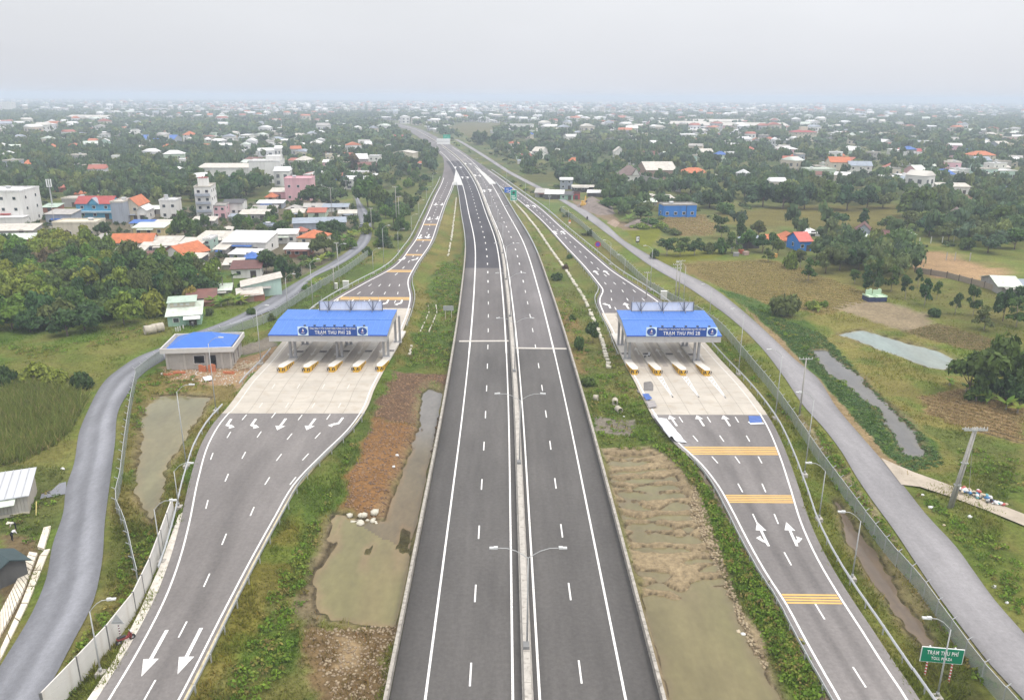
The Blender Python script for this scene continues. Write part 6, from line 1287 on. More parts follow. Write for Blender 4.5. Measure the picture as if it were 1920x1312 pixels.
def leaf_cloud(rng, centres, radii, n, leaf, core=.72, squash=.8, inner=.75):
    """leaf-sized bent quads spread through lobes, with dark broken cores; unit space"""
    V = []; F4 = []; F3 = []; b = 0
    C = np.array(centres); R = np.array(radii); w = R ** 2 / (R ** 2).sum(); k = rng.choice(len(C), n, p=w)
    d = rng.normal(size=(n, 3)); d /= np.linalg.norm(d, axis=1)[:, None]; d[:, 2] = np.where(d[:, 2] < -.35, -d[:, 2] * .6, d[:, 2])
    rr = R[k] * rng.uniform(inner, 1.08, n); pos = C[k] + d * rr[:, None] * np.array([1, 1, squash])
    nrm = d + rng.normal(size=(n, 3)) * .55 + np.array([0, 0, .35]); nrm /= np.linalg.norm(nrm, axis=1)[:, None]
    a = np.cross(nrm, rng.normal(size=(n, 3))); a /= np.linalg.norm(a, axis=1)[:, None]; c = np.cross(nrm, a)
    s = leaf * rng.uniform(.6, 1.35, n)[:, None]; asp = rng.uniform(.45, .85, n)[:, None]
    q = np.stack([pos - a * s, pos + c * s * asp - nrm * s * .15, pos + a * s, pos - c * s * asp - nrm * s * .15], 1)
    V.append(q.reshape(-1, 3)); F4 = np.arange(4 * n).reshape(n, 4); b = 4 * n
    if core:
        for i in range(len(C)):
            v = _ico[0] * rng.uniform(.8, 1.1, (12, 1)) * R[i] * core * np.array([1, 1, squash]) + C[i]; V.append(v); F3.append(_ico[1] + b); b += 12
    return np.concatenate(V), F4, (np.concatenate(F3) if F3 else np.zeros((0, 3), int))
def crown_mesh(seed, kind):
    rng = np.random.default_rng(seed)
    if kind == 'broad': 
        n = 9; ang = rng.uniform(0, 6.28, n); r = np.sqrt(rng.uniform(0, 1, n)) * .62; C = np.stack([r * np.cos(ang), r * np.sin(ang), rng.uniform(.35, .95, n) * (1.15 - r * .8)], 1); R = rng.uniform(.30, .46, n); L, nq = .105, 950
    elif kind == 'tall':
        n = 8; z = np.linspace(.25, 1.75, n); C = np.stack([rng.uniform(-.3, .3, n), rng.uniform(-.3, .3, n), z], 1); R = .55 - .28 * np.abs(z - .8) + rng.uniform(-.05, .08, n); L, nq = .11, 850
    elif kind == 'bush':
        n = 9; ang = rng.uniform(0, 6.28, n); r = np.sqrt(rng.uniform(0, 1, n)) * .65; C = np.stack([r * np.cos(ang), r * np.sin(ang), rng.uniform(.12, .6, n) * (1.1 - r)], 1); R = rng.uniform(.28, .44, n); L, nq = .10, 900
    else:  # airy: small separate clumps on spreading limbs
        n = 11; ang = rng.uniform(0, 6.28, n); r = rng.uniform(.15, .75, n); C = np.stack([r * np.cos(ang), r * np.sin(ang), rng.uniform(.1, 1.2, n)], 1); R = rng.uniform(.25, .42, n); L, nq = .10, 950
    V, F4, F3 = leaf_cloud(rng, C, R, nq, L, .66 if kind != 'airy' else .5)
    return V, F4, F3, C
CROWN = {}; TRUNK = {}
for kind, ns in (('broad', 6), ('tall', 4), ('bush', 4), ('airy', 5)):
    for i in range(ns):
        V, F4, F3, C = crown_mesh(100 + i + 37 * len(kind), kind)
        for lf in LEAF: CROWN[kind, i, lf] = None
        CROWN[kind, i] = (V, F4, F3)
        tb = MB(); th = .55 if kind == 'bush' else 1.0
        tb.tube((0, 0, -.15), (.02, .01, th * .45), .062, .042, 7)
        for c in C[:6]: 
            m_ = Vector((c[0] * .35, c[1] * .35, .45 * th + (c[2]) * .25)); tb.tube((.02, .01, th * .4), m_, .036, .024, 5).tube(m_, (c[0] * .8, c[1] * .8, .45 * th + c[2] * .75), .022, .009, 5)
        TRUNK[kind, i] = tb
def crown_me(kind, i, lf):
    if CROWN.get((kind, i, lf)) is None:
        V, F4, F3 = CROWN[kind, i]; CROWN[kind, i, lf] = mesh_np('crown', V, [F4, F3], False, None, [LEAF[lf]])
    return CROWN[kind, i, lf]
_tm = {}
def trunk_me(kind, i, pale):
    if (kind, i, pale) not in _tm: _tm[kind, i, pale] = TRUNK[kind, i].mesh('trunk', BARK_P if pale else BARK, True)
    return _tm[kind, i, pale]
TREES = []
SHADE_W = {'dark': 'dark green', 'mid': 'mid green', 'olive': 'olive', 'yellow': 'yellow-green', 'bright': 'bright green', 'gold': 'golden-leaved', 'blue': 'blue-green', 'dry': 'brownish'}
KIND_W = {'broad': 'round-crowned', 'tall': 'tall slender', 'bush': 'bushy', 'airy': 'airy'}
def tree(x, y, width, height, kind, lf, label=None, group='trees', crown_frac=None):
    z = gz(x, y) - .05; i = int(RNG.integers(0, {'broad': 6, 'tall': 4, 'bush': 4, 'airy': 5}[kind])); rz = float(RNG.uniform(0, 6.28))
    t_ = thing('shrub' if kind == 'bush' and height < 4 else 'tree', label or '', 'shrub' if kind == 'bush' and height < 4 else 'tree', (x, y, z), rz, group)
    R = width / 2; ztop = {'broad': 1.28, 'tall': 2.1, 'bush': .95, 'airy': 1.42}[kind]
    if crown_frac is None: crown_frac = {'broad': .82, 'tall': .88, 'bush': .98, 'airy': .74}[kind]
    sz = height * crown_frac / ztop; z0 = height * (1 - crown_frac)
    c = obj('crown', crown_me(kind, i, lf), t_, (0, 0, z0), 0, (R, R, sz))
    ts = height * (1 - crown_frac) / .42 if kind != 'bush' else height * .8
    obj('trunk', trunk_me(kind, i, kind == 'airy'), t_, (0, 0, 0), 0, (max(R * .75, .8), max(R * .75, .8), max(ts, height * .55) if kind != 'bush' else ts))
    u, v = pix(x, y, z + height * .6); TREES.append((x, y, R))
    if not label:
        sz_w = 'small' if height < 4.5 else ('big' if height > 10 else '')
        AUTO.append((t_, ' '.join(w for w in (sz_w, SHADE_W[lf], KIND_W[kind], 'shrub' if kind == 'bush' and height < 4 else 'tree') if w), u, v))
    return t_
def tree_px(u, vb, wpx, hpx, kind='broad', lf='mid', label=None, **k):
    x, y, _ = P(u, vb, -.95); s = ppm(x, y, -.95); return tree(x, y, wpx / s, hpx / (s * .95), kind, lf, label, **k)
LAND += [('the orange mud bank', 690, 850), ('the teal pond', 1690, 655), ('the grey canal water', 1600, 710), ('the sand lot', 1780, 500), ('the ploughed field', 1450, 525), ('the cluttered village lane', 680, 430), ('the culvert rings', 285, 618), ('the toll canopy with seven lights', 620, 620), ('the rubbish heap', 1840, 930), ('the gore triangle', 857, 335), ('the far bend', 780, 250), ('the pale noise wall', 250, 1100), ('the wood edge', 330, 540)]
def near_land(u, v, banned=()):
    best = None
    for ph, lu, lv in LAND:
        du = u - lu; dv = (v - lv) * 2.2; q = math.hypot(du, dv) / max(8, min(lv, v) - 165)
        if best is None or q < best[0]: best = (q, ph, du, dv)
    q, ph, du, dv = best
    if abs(du) > abs(dv): r = 'right of' if du > 0 else 'left of'
    else: r = 'in front of' if dv > 0 else 'behind'
    return r + ' ' + ph
# notable trees, pixel by pixel: u, base row, width, height, kind, leaf
TP = '''1295 362 64 38 broad dark;1395 374 50 40 broad blue;1430 388 62 52 broad blue;1468 392 58 56 broad dark;1508 392 54 52 broad blue;1548 392 58 56 broad mid;1588 394 58 52 broad blue;1625 392 46 44 broad blue;1655 390 46 38 broad olive;1722 408 72 62 broad mid;1752 402 46 44 broad blue
1565 428 54 36 broad dark;1618 426 30 36 tall dark;1665 432 44 32 broad olive;1700 428 40 36 broad olive;1742 442 54 42 broad blue;1778 452 58 38 broad olive;1832 432 60 44 broad blue;1872 442 68 56 broad mid;1905 428 60 58 broad blue;1852 474 62 42 broad blue;1902 468 60 42 broad mid;1808 468 40 30 bush mid;1935 450 70 60 broad blue
1352 447 36 42 airy dark;1388 452 26 50 tall dark;1402 468 44 44 broad mid;1430 474 40 36 broad dark;1372 474 40 36 airy mid;1420 450 40 36 broad olive;1350 475 34 32 bush mid;1448 470 34 34 broad mid
1228 486 24 26 bush dark;1250 478 38 32 airy dark;1275 480 38 34 airy mid;1302 478 36 32 airy dark;1328 474 32 28 bush olive;1262 440 34 16 bush olive
1440 492 24 26 airy mid;1475 502 44 44 bush bright;1458 478 32 36 broad mid;1500 502 28 38 airy olive;1515 527 34 42 airy mid;1548 512 48 52 broad olive;1574 507 56 54 broad dark;1602 533 26 30 airy mid;1622 547 30 50 tall dark;1642 552 34 62 airy dark;1670 547 34 46 airy mid;1697 560 30 48 airy dark;1733 573 36 52 airy dark;1756 560 24 38 airy mid;1790 590 28 46 airy dark;1824 592 30 56 airy dark;1845 617 46 42 airy olive;1880 602 44 68 broad dark;1905 612 46 54 airy mid;1912 572 40 40 broad dark;1750 592 32 22 bush dark;1590 470 40 34 broad olive;1630 476 40 40 airy olive;1658 490 34 46 airy mid;1690 505 24 36 airy dark;1536 482 40 40 broad olive;1610 505 38 44 broad mid;1720 540 22 40 airy dark
1470 592 78 52 bush olive;1524 580 30 24 bush yellow;1545 575 20 16 bush bright
1815 742 92 88 broad mid;1858 748 112 122 broad mid;1905 742 96 104 broad mid;1885 752 80 66 bush dark;1830 752 60 50 bush mid
150 728 56 46 bush dark;62 712 84 40 bush yellow;105 716 60 34 bush yellow;14 722 44 42 bush dark;20 850 20 16 bush bright
348 450 52 58 broad mid;330 432 30 28 bush yellow;383 446 30 26 bush olive;352 458 26 24 bush dark;195 446 38 30 broad dark;215 452 34 24 bush mid;146 414 22 24 bush mid;414 442 40 26 bush olive;445 446 30 22 bush dark;460 436 30 22 bush olive;462 366 62 54 broad dark;440 378 52 44 broad dark;590 384 54 38 broad dark;622 384 56 40 broad dark;478 400 30 18 bush mid;510 408 24 16 bush dark;614 442 38 22 broad dark;530 436 40 26 broad mid;500 512 56 48 broad dark;530 520 44 40 bush dark;610 480 58 46 broad olive;606 440 46 26 broad dark;632 442 42 30 broad dark;638 470 34 40 bush mid;655 468 30 28 bush bright;668 424 18 22 airy mid
690 388 58 64 broad mid;716 398 50 60 broad mid;704 352 62 36 broad olive;738 422 48 44 broad mid;756 432 38 40 bush mid;700 430 44 40 broad dark;730 400 30 30 broad blue;760 402 26 24 bush mid;668 330 30 44 airy dry;778 380 18 16 bush dark;770 350 20 14 bush dark;718 446 34 30 bush mid;686 440 30 24 bush yellow;755 395 30 20 bush mid;745 450 24 16 bush olive;710 462 30 18 bush bright;690 478 26 18 bush mid
376 548 44 38 broad gold;360 562 40 34 bush gold;330 560 46 40 broad olive;405 520 24 26 bush olive;346 640 28 16 bush bright;470 590 24 18 bush mid;508 600 22 16 bush olive;570 545 22 16 bush bright;455 540 30 18 bush mid;300 590 40 20 bush mid;392 592 22 20 bush olive
905 272 26 26 broad blue;930 274 28 26 broad blue;890 270 20 22 tall blue;1025 292 40 30 broad blue;1100 300 40 30 broad blue;1130 330 60 30 broad dark;1075 330 60 24 broad dark;1000 325 40 20 bush mid;1160 400 46 34 broad mid;1200 415 50 30 broad dark;1140 392 40 26 broad mid;1172 364 38 30 bush mid;1100 350 30 18 bush mid;1215 420 50 16 bush mid;1195 428 50 14 bush yellow;1235 428 40 16 bush yellow;1330 390 60 34 broad dark;1360 400 40 28 bush mid;1335 372 50 30 broad blue;1380 345 60 28 broad blue;1360 330 50 22 broad blue;1420 352 50 24 broad olive
1085 655 26 36 bush mid;1112 640 34 44 broad dark;1046 525 26 20 bush dark;1058 505 18 14 bush dry;1065 487 20 12 bush mid;1072 600 20 14 bush mid;1100 720 40 20 bush mid'''
for row in TP.replace('\n', ';').split(';'):
    u, vb, w, h, k, lf = row.split(); tree_px(float(u), float(vb), float(w) * (1.12 if float(vb) < 410 else 1), float(h), k, lf, **({'crown_frac': .93} if k == 'broad' and (float(vb) < 410 or float(u) < 700) else {}))
# the wood left of the curving road and the greenery behind the village, tree by tree
def scatter(poly_px, n, gap, sizes, kinds, leaves, cf=.84, tries=5000, avoid=True):
    poly = wpoly(poly_px, -.95); p = np.array(poly); c = 0; pts = []
    for _ in range(tries):
        x = RNG.uniform(p[:, 0].min(), p[:, 0].max()); y = RNG.uniform(p[:, 1].min(), p[:, 1].max())
        if not pip(np.array([x]), np.array([y]), poly)[0] or on_road(np.array([x]), np.array([y]), 3)[0]: continue
        if any((x - a) ** 2 + (y - b2) ** 2 < gap ** 2 for a, b2 in pts) or (avoid and any((x - a) ** 2 + (y - b2) ** 2 < (r + 1.5) ** 2 for a, b2, r in FOOT)): continue
        pts.append((x, y)); 
        if len(pts) >= n: break
    for x, y in pts:
        w = RNG.uniform(*sizes[0]); h = RNG.uniform(*sizes[1])
        tree(x, y, w, h, str(RNG.choice(kinds)), leaves(x, y), crown_frac=cf)
def wood_leaf(x, y):
    q = fbm(np.array([x]), np.array([y]), 20, 7)[0] + RNG.uniform(-.07, .07); r = RNG.uniform()
    if r < .035: return 'dry'
    return 'yellow' if q > .54 else ('bright' if q > .47 else ('olive' if r < .3 else ('mid' if r < .7 else 'dark')))
scatter([(-40,470),(40,452),(120,462),(205,470),(260,498),(330,500),(400,505),(430,545),(390,560),(330,560),(285,560),(280,600),(200,618),(120,640),(60,655),(-60,668)], 105, 4.4, ((7, 11.5), (6, 9.5)), ['bush', 'bush', 'bush', 'broad', 'broad'], wood_leaf, .93)
scatter([(60,338),(350,332),(430,350),(440,372),(360,400),(290,385),(255,362),(160,352),(60,356)], 34, 7, ((8, 13), (8, 12)), ['broad', 'broad', 'tall'], lambda x, y: str(RNG.choice(['dark', 'mid', 'mid', 'olive'])))

scatter([(668,335),(800,322),(800,350),(770,420),(735,470),(705,480),(700,440),(700,400),(688,375)], 36, 4.6, ((4, 8), (3.5, 8)), ['broad', 'bush', 'bush', 'tall'], lambda x, y: str(RNG.choice(['dark', 'mid', 'mid', 'bright', 'olive'])), .9)
scatter([(300,455),(640,455),(660,430),(520,400),(440,420),(300,425)], 22, 5, ((4, 7), (4, 7.5)), ['broad', 'bush', 'tall'], lambda x, y: str(RNG.choice(['dark', 'mid', 'bright'])), .9)
def poly_points(poly_px, n, z=-.95):
    poly = wpoly(poly_px, z); p = np.array(poly); x = RNG.uniform(p[:, 0].min(), p[:, 0].max(), n); y = RNG.uniform(p[:, 1].min(), p[:, 1].max(), n); k = pip(x, y, poly) & ~on_road(x, y, .8); return x[k], y[k]
# palms and banana plants
def palm(label, u, vb, hpx, n=14, banana=False, lf='olive'):
    x, y, _ = P(u, vb, -.95); s = ppm(x, y); h = hpx / (s * .95); z = gz(x, y); t_ = thing('banana_plant' if banana else 'palm_tree', label, 'banana plant' if banana else 'palm tree', (x, y, z), RNG.uniform(0, 6), 'banana plants' if banana else 'palm trees')
    th = h * (.35 if banana else .62); obj('trunk', MB().tube((0, 0, -.2), (.15, .1, th), .16, .10, 7).mesh('trunk', BARK_P), t_)
    for k in range(n if not banana else 9):
        a = k * 2.4 + RNG.uniform(-.2, .2); L = (h - th) * (RNG.uniform(.95, 1.35)) * (1.25 if banana else 1.1); el = RNG.uniform(.25, 1.2); w = .32 if banana else .22
        V = []; F_ = []
        for i in range(6):
            f = i / 5; r = L * f * math.cos(el * (1 - .4 * f)); zz = th + L * (math.sin(el) * f - (.75 if not banana else .5) * f * f); ww = w * L * .5 * (math.sin(min(1, f * 1.15 + .12) * math.pi) * .8 + .08)
            ca, sa = math.cos(a), math.sin(a)
            V += [(.15 + r * ca - sa * ww, .1 + r * sa + ca * ww, zz - ww * .35), (.15 + r * ca, .1 + r * sa, zz), (.15 + r * ca + sa * ww, .1 + r * sa - ca * ww, zz - ww * .35)]
            if i: b = 3 * i; F_ += [(b - 3, b - 2, b + 1, b), (b - 2, b - 1, b + 2, b + 1)]
        obj('frond', mesh_np('frond', V, np.array(F_), False, None, [LEAF[lf]]), t_)
for u, vb, h, lab in ((418, 545, 46, 'dark palm in front of the dark red roofed white house'), (438, 540, 36, 'leaning palm at the wall of the dark red roofed white house'), (323, 512, 40, 'palm with drooping fronds at the edge of the wood below the terracotta roof'), (518, 548, 24, 'small palm leaning over the mint green shed wall'), (566, 516, 30, 'palm between the gravel lane and the brick-fronted shed'), (300, 365, 44, 'pale-fronded palm in the dark trees behind the village'), (330, 368, 40, 'second palm in the dark trees left of the tower house'), (427, 362, 28, 'palm in front of the blue-roofed white shed'), (1215, 425, 34, 'ragged palm among shrubs by the rubble heap'), (545, 600, 22, 'low palm behind the lamp left of the canopy')):
    palm(lab, u, vb, h, lf='mid')
for u, vb, h, lf in ((402,570,24,'bright'),(415,575,26,'bright'),(428,572,24,'yellow'),(440,570,26,'bright'),(452,572,22,'yellow'),(462,567,20,'bright'),(648,455,24,'bright'),(660,450,24,'yellow'),(668,445,22,'bright'),(590,500,24,'bright'),(604,494,24,'yellow'),(618,488,22,'bright'),(585,540,22,'bright'),(600,535,20,'yellow'),(536,610,20,'bright'),(1810,735,26,'bright'),(1830,752,28,'yellow'),(1885,768,34,'bright'),(1852,756,26,'bright'),(1908,775,28,'yellow'),(1780,722,20,'bright'),(1180,418,22,'bright'),(1196,410,24,'bright'),(1130,390,18,'bright'),(1535,585,16,'yellow')):
    x, y, _ = P(u, vb, -.95); palm('', u, vb, h, banana=True, lf=lf)
    AUTO.append((COL.objects[-1].parent or COL.objects[-1], 'banana plant' if lf == 'bright' else 'yellowish banana plant', u, vb - h / 2))
n_near_trees = len(TREES)

# ------------------------------------------------------------------ far village: houses one by one, then the mass
far_pts = []
def clear_of(x, y, r, pts, m=0):
    return not any((x - a) ** 2 + (y - b2) ** 2 < (r + q + m) ** 2 for a, b2, q in pts)
OPEN = [wpoly(p, -1.0) for p, c, v, w in ZONES if min(q[1] for q in p) < 470 and v < .7]
def open_field(x, y): return any(pip(np.array([x]), np.array([y]), p)[0] for p in OPEN)
WW = ['white', 'white', 'white', 'cream', 'grey', 'palegreen', 'bluegrey', 'white', 'pink', 'teal']
RW = ['white', 'pale', 'grey', 'pale', 'white', 'bluegrey', 'orange', 'terracotta', 'palegreen', 'rust', 'blue', 'white']
RNAME = dict(white='white', pale='pale', grey='grey', bluegrey='blue-grey', orange='orange', terracotta='terracotta', palegreen='pale green', rust='rusty', blue='blue')
WNAME = dict(white='white', cream='cream', grey='grey', palegreen='pale green', bluegrey='blue-grey', pink='pink', teal='mint')
REG = [([(1440,290),(1925,285),(1925,345),(1700,350),(1500,338)], 50), ([(1640,250),(1925,250),(1925,288),(1660,290)], 40), ([(1200,255),(1480,262),(1500,300),(1330,318),(1200,300)], 22), ([(0,262),(480,250),(640,262),(560,300),(300,330),(0,345)], 40), ([(560,330),(700,326),(740,300),(660,270),(600,290)], 12), ([(930,245),(1190,240),(1200,262),(1010,270)], 10), ([(600,392),(650,400),(640,425),(560,400)], 0), ([(230,430),(330,445),(460,470),(440,492),(250,480)], 5), ([(960,285),(1060,290),(1050,305),(960,300)], 6)]
for poly_px, n in REG:
    p = np.array(poly_px); c = 0
    for _ in range(n * 30):
        if c >= n: break
        u = RNG.uniform(p[:, 0].min(), p[:, 0].max()); v = RNG.uniform(p[:, 1].min(), p[:, 1].max())
        if not pip(np.array([u]), np.array([v]), poly_px)[0]: continue
        x, y, _ = P(u, v, -1)
        w, d = RNG.uniform(6, 15), RNG.uniform(7, 14); 
        if on_road(np.array([x]), np.array([y]), 9)[0] or open_field(x, y) or not clear_of(x, y, max(w, d) * .5, FOOT): continue
        two = RNG.uniform() < .3; h = RNG.uniform(5.5, 8.5) if two else RNG.uniform(3, 4.2); kind = str(RNG.choice(['gx', 'gy', 'flat', 'sf', 'hip', 'gx'])) if not two else str(RNG.choice(['flat', 'flat', 'gx', 'hip']))
        wl, rf = str(RNG.choice(WW)), str(RNG.choice(RW)); 
        if kind == 'flat': rf = wl if wl in ('white', 'cream', 'palegreen') else 'pale'
        t_ = thing('house', '', 'house', (x, y, gz(x, y)), RNG.uniform(-.5, .5), 'houses of the distant village')
        build_house(t_, w, d, h, kind, {'gx': d * .22, 'gy': w * .25, 'hip': 2.4, 'sf': .9, 'flat': 0}[kind], WALL[wl], ROOF[rf], 2, 1 if y < 700 else 0, 2 if two else 1, y < 600)
        FOOT.append((x, y, max(w, d) * .5)); c += 1
        AUTO.append((t_, ('two-storey ' if two else 'low ') + (WNAME[wl] + ' house with flat roof' if kind == 'flat' else WNAME[wl] + ' house with ' + RNAME.get(rf, rf) + ' roof'), u, v - 4))
def mass(name, n_try, sampler, builder): pass
def hash_mesh(pos, tmpl_v, tmpl_f, scl, rot, colr):
    """many copies of a small template in one mesh, each with its own size, turn and colour"""
    n = len(pos); k = len(tmpl_v); ca, sa = np.cos(rot)[:, None], np.sin(rot)[:, None]
    tv = tmpl_v[None] * scl[:, None, :]; X = tv[..., 0] * ca - tv[..., 1] * sa + pos[:, None, 0]; Y = tv[..., 0] * sa + tv[..., 1] * ca + pos[:, None, 1]; Z = tv[..., 2] + pos[:, None, 2]
    V = np.stack([X, Y, Z], 2).reshape(-1, 3); F_ = [(f[None] + (np.arange(n) * k)[:, None, None]).reshape(-1, f.shape[1]) for f in tmpl_f]
    return V, F_, np.repeat(colr, k, 0) if colr.ndim == 2 else colr.reshape(-1, 3)
ATT = bpy.data.materials.new('painted far walls'); ATT.use_nodes = True; t = ATT.node_tree; b = t.nodes['Principled BSDF']; b.inputs['Roughness'].default_value = .8
at = N(t, 'ShaderNodeVertexColor', layer_name='Col'); t.links.new(at.outputs[0], b.inputs['Base Color'])
# mass of houses too small to take apart
def sample_far(n, y0, y1, dens, p=1.0):
    y = (RNG.uniform(y0 ** p, y1 ** p, n)) ** (1 / p); hw = y * .70; x = RNG.uniform(-1, 1, n) * hw + y * .012
    k = RNG.uniform(0, 1, n) < dens(x, y); return x[k], y[k]
def house_density(x, y):
    d = .17 + .75 * sstep(.50, .62, fbm(x, y, 260, 301)); d = d * (1 + 1.2 * sstep(1900, 2600, y) * sstep(500, -200, np.abs(x + 200) - 900))
    return np.clip(d, 0, 1)
hx, hy = sample_far(9500, 430, 5600, house_density, 1.3)
k = ~on_road(hx, hy, 14)
for pl in OPEN: k &= ~pip(hx, hy, pl)
for pl in ([wpoly(q_) for q_ in ([(0,395),(440,385),(560,370),(690,390),(690,450),(520,540),(0,470)], [(1060,330),(1460,372),(1700,390),(1920,470),(1920,800),(1300,560),(1060,385)], [(700,335),(835,300),(840,470),(700,500)], [(965,330),(1150,322),(1155,337),(970,348)])]): k &= ~pip(hx, hy, pl)
for fx0, fy0, fr0 in FOOT: k &= (hx - fx0) ** 2 + (hy - fy0) ** 2 > (fr0 + 9) ** 2
hx, hy = hx[k], hy[k]; n = len(hx); hw_, hd_, hh_ = RNG.uniform(7, 18, n), RNG.uniform(8, 18, n), np.where(RNG.uniform(0, 1, n) < .3, RNG.uniform(7, 13, n), RNG.uniform(3, 5, n))
nearh = hy < 1000; hw_ = np.where(nearh, hw_ * .72, hw_); hd_ = np.where(nearh, hd_ * .75, hd_); hh_ = np.where(nearh, hh_ * .80, hh_)
hh_ = hh_ * (1 + .5 * sstep(2000, 2800, hy)); big = (RNG.uniform(0, 1, n) < .04) & ~nearh; hw_ = np.where(big, hw_ * 3, hw_); hd_ = np.where(big, hd_ * 1.6, hd_); hh_ = np.where(big, RNG.uniform(5, 8, n), hh_)
tv = np.array([(-.5,-.5,0),(.5,-.5,0),(.5,.5,0),(-.5,.5,0),(-.5,-.5,1),(.5,-.5,1),(.5,.5,1),(-.5,.5,1),(-.53,-.53,1.0),(.53,-.53,1.0),(.53,.53,1.0),(-.53,.53,1.0),(-.53,0,1.25),(.53,0,1.25)], float)
tf = [np.array([(0,1,5,4),(1,2,6,5),(2,3,7,6),(3,0,4,7),(8,9,13,12),(10,11,12,13)]), np.array([(9,10,13),(11,8,12)])]
wc = np.array([(.68,.67,.66),(.62,.60,.55),(.68,.67,.66),(.42,.42,.42),(.55,.50,.42),(.66,.66,.68)])[RNG.integers(0, 6, n)]
rc = np.array([(.66,.66,.66),(.52,.50,.46),(.36,.35,.34),(.42,.15,.08),(.60,.61,.62),(.30,.33,.38),(.50,.55,.50),(.33,.12,.09),(.66,.66,.66)])[RNG.integers(0, 9, n)]
cc = np.concatenate([np.repeat(wc[:, None], 8, 1), np.repeat(rc[:, None], 6, 1)], 1)
wq = []
for ax_, sg in ((1, -1), (1, 1), (0, -1), (0, 1)):
    for a0, a1 in ((-.34, -.14), (.12, .32)):
        for z0, z1 in ((.18, .40), (.58, .80)):
            for a_, z_ in ((a0, z0), (a1, z0), (a1, z1), (a0, z1)): wq.append((a_, sg * .503, z_) if ax_ == 1 else (sg * .503, a_, z_))
nv0 = len(tv); tv = np.concatenate([tv, np.array(wq)]); tf = [np.concatenate([tf[0], nv0 + np.arange(len(wq)).reshape(-1, 4)]), tf[1]]
cc = np.concatenate([cc, np.broadcast_to(np.array((.10, .11, .12)), (n, len(wq), 3))], 1)
V, F_, C_ = hash_mesh(np.stack([hx, hy, ground_h(hx, hy) - .2], 1), tv, tf, np.stack([hw_, hd_, hh_], 1), RNG.uniform(-.6, .6, n) + np.where(RNG.uniform(0, 1, n) < .5, 0, math.pi / 2), cc)
o = obj('distant_houses', mesh_np('distant_houses', V, F_, False, C_, [ATT]), kind='stuff'); tag(o, 'countless tiny pale houses scattered through the hazy distance', 'houses')
# mass of trees beyond those built one by one
LEAFA = foliage_mat('leaf mass', (1, 1, 1), .38, True)
def tree_template(seed, nq, leaf, lobes):
    rng = np.random.default_rng(seed); ang = rng.uniform(0, 6.28, lobes); r = np.sqrt(rng.uniform(0, 1, lobes)) * .6
    C = np.stack([r * np.cos(ang), r * np.sin(ang), rng.uniform(.45, .8, lobes)], 1); R = rng.uniform(.34, .5, lobes)
    V, F4, F3 = leaf_cloud(rng, C, R, nq, leaf, .8, .72, .85); return V, [F4, F3]
def tree_mass(name, label, x, y, rad, hgt, nq, leaf, lobes, seeds=4):
    n = len(x); col = np.array([(.082,.134,.056),(.104,.164,.058),(.134,.172,.064),(.090,.142,.078),(.172,.208,.064)])[RNG.choice(5, n, p=[.3, .3, .17, .15, .08])] * RNG.uniform(.8, 1.25, (n, 1))
    Vs, F4s, F3s, Cs, b = [], [], [], [], 0
    for s in range(seeds):
        q = np.arange(n) % seeds == s; tv, tf = tree_template(900 + s + nq, nq, leaf, lobes)
        V, F_, C_ = hash_mesh(np.stack([x[q], y[q], ground_h(x[q], y[q]) + hgt[q] * .02], 1), tv, tf, np.stack([rad[q], rad[q], hgt[q] / 1.15], 1), RNG.uniform(0, 6.28, q.sum()), col[q])
        Vs.append(V); F4s.append(F_[0] + b); F3s.append(F_[1] + b); Cs.append(C_); b += len(V)
    o = obj(name, mesh_np(name, np.concatenate(Vs), [np.concatenate(F4s), np.concatenate(F3s)], False, np.concatenate(Cs), [LEAFA]), kind='stuff'); tag(o, label, 'trees')
FX = np.array([f[0] for f in FOOT]); FY = np.array([f[1] for f in FOOT]); FR = np.array([f[2] for f in FOOT])
VIL = [wpoly(p) for p in ([(0,395),(440,385),(560,370),(680,390),(690,450),(620,490),(520,540),(420,500),(260,492),(190,470),(90,450),(0,470)], [(1060,385),(1240,420),(1420,470),(1460,500),(1640,545),(1920,590),(1920,800),(1300,560)], [(1060,330),(1150,322),(1155,337),(970,348),(950,335)], [(700,335),(830,330),(840,470),(700,500)])]
def far_keep(x, y, m, fields=True):
    k = ~on_road(x, y, m)
    if fields:
        for pl in OPEN: k &= ~pip(x, y, pl)
    for pl in VIL: k &= ~pip(x, y, pl)
    for a in range(0, len(x), 4000):
        s_ = slice(a, a + 4000); dd = (x[s_, None] - FX) ** 2 + (y[s_, None] - FY) ** 2; k[s_] &= ~(dd < (FR + m * .32) ** 2).any(1)
        d2 = (x[s_, None] - FX) ; d3 = FY - y[s_, None]; k[s_] &= ~((np.abs(d2) < FR * 1.1) & (d3 > 0) & (d3 < 18 + m * .5)).any(1) | (RNG.uniform(0, 1, len(dd)) < .12)
    return k
def tdens(x, y): return np.clip(.22 + .95 * sstep(.36, .58, fbm(x, y, 120, 401)) * (1 - .55 * sstep(.52, .62, fbm(x, y, 260, 301))), 0, 1)
x, y = sample_far(7800, 285, 820, tdens, 1.9); k = far_keep(x, y, 8); x, y = x[k], y[k]; n = len(x)
tree_mass('tree_belt', 'belts of dense trees between the villages in the middle distance', x, y, RNG.uniform(3.0, 5.8, n), RNG.uniform(6, 11.5, n), 62, .20, 4)
bx, by = [], []
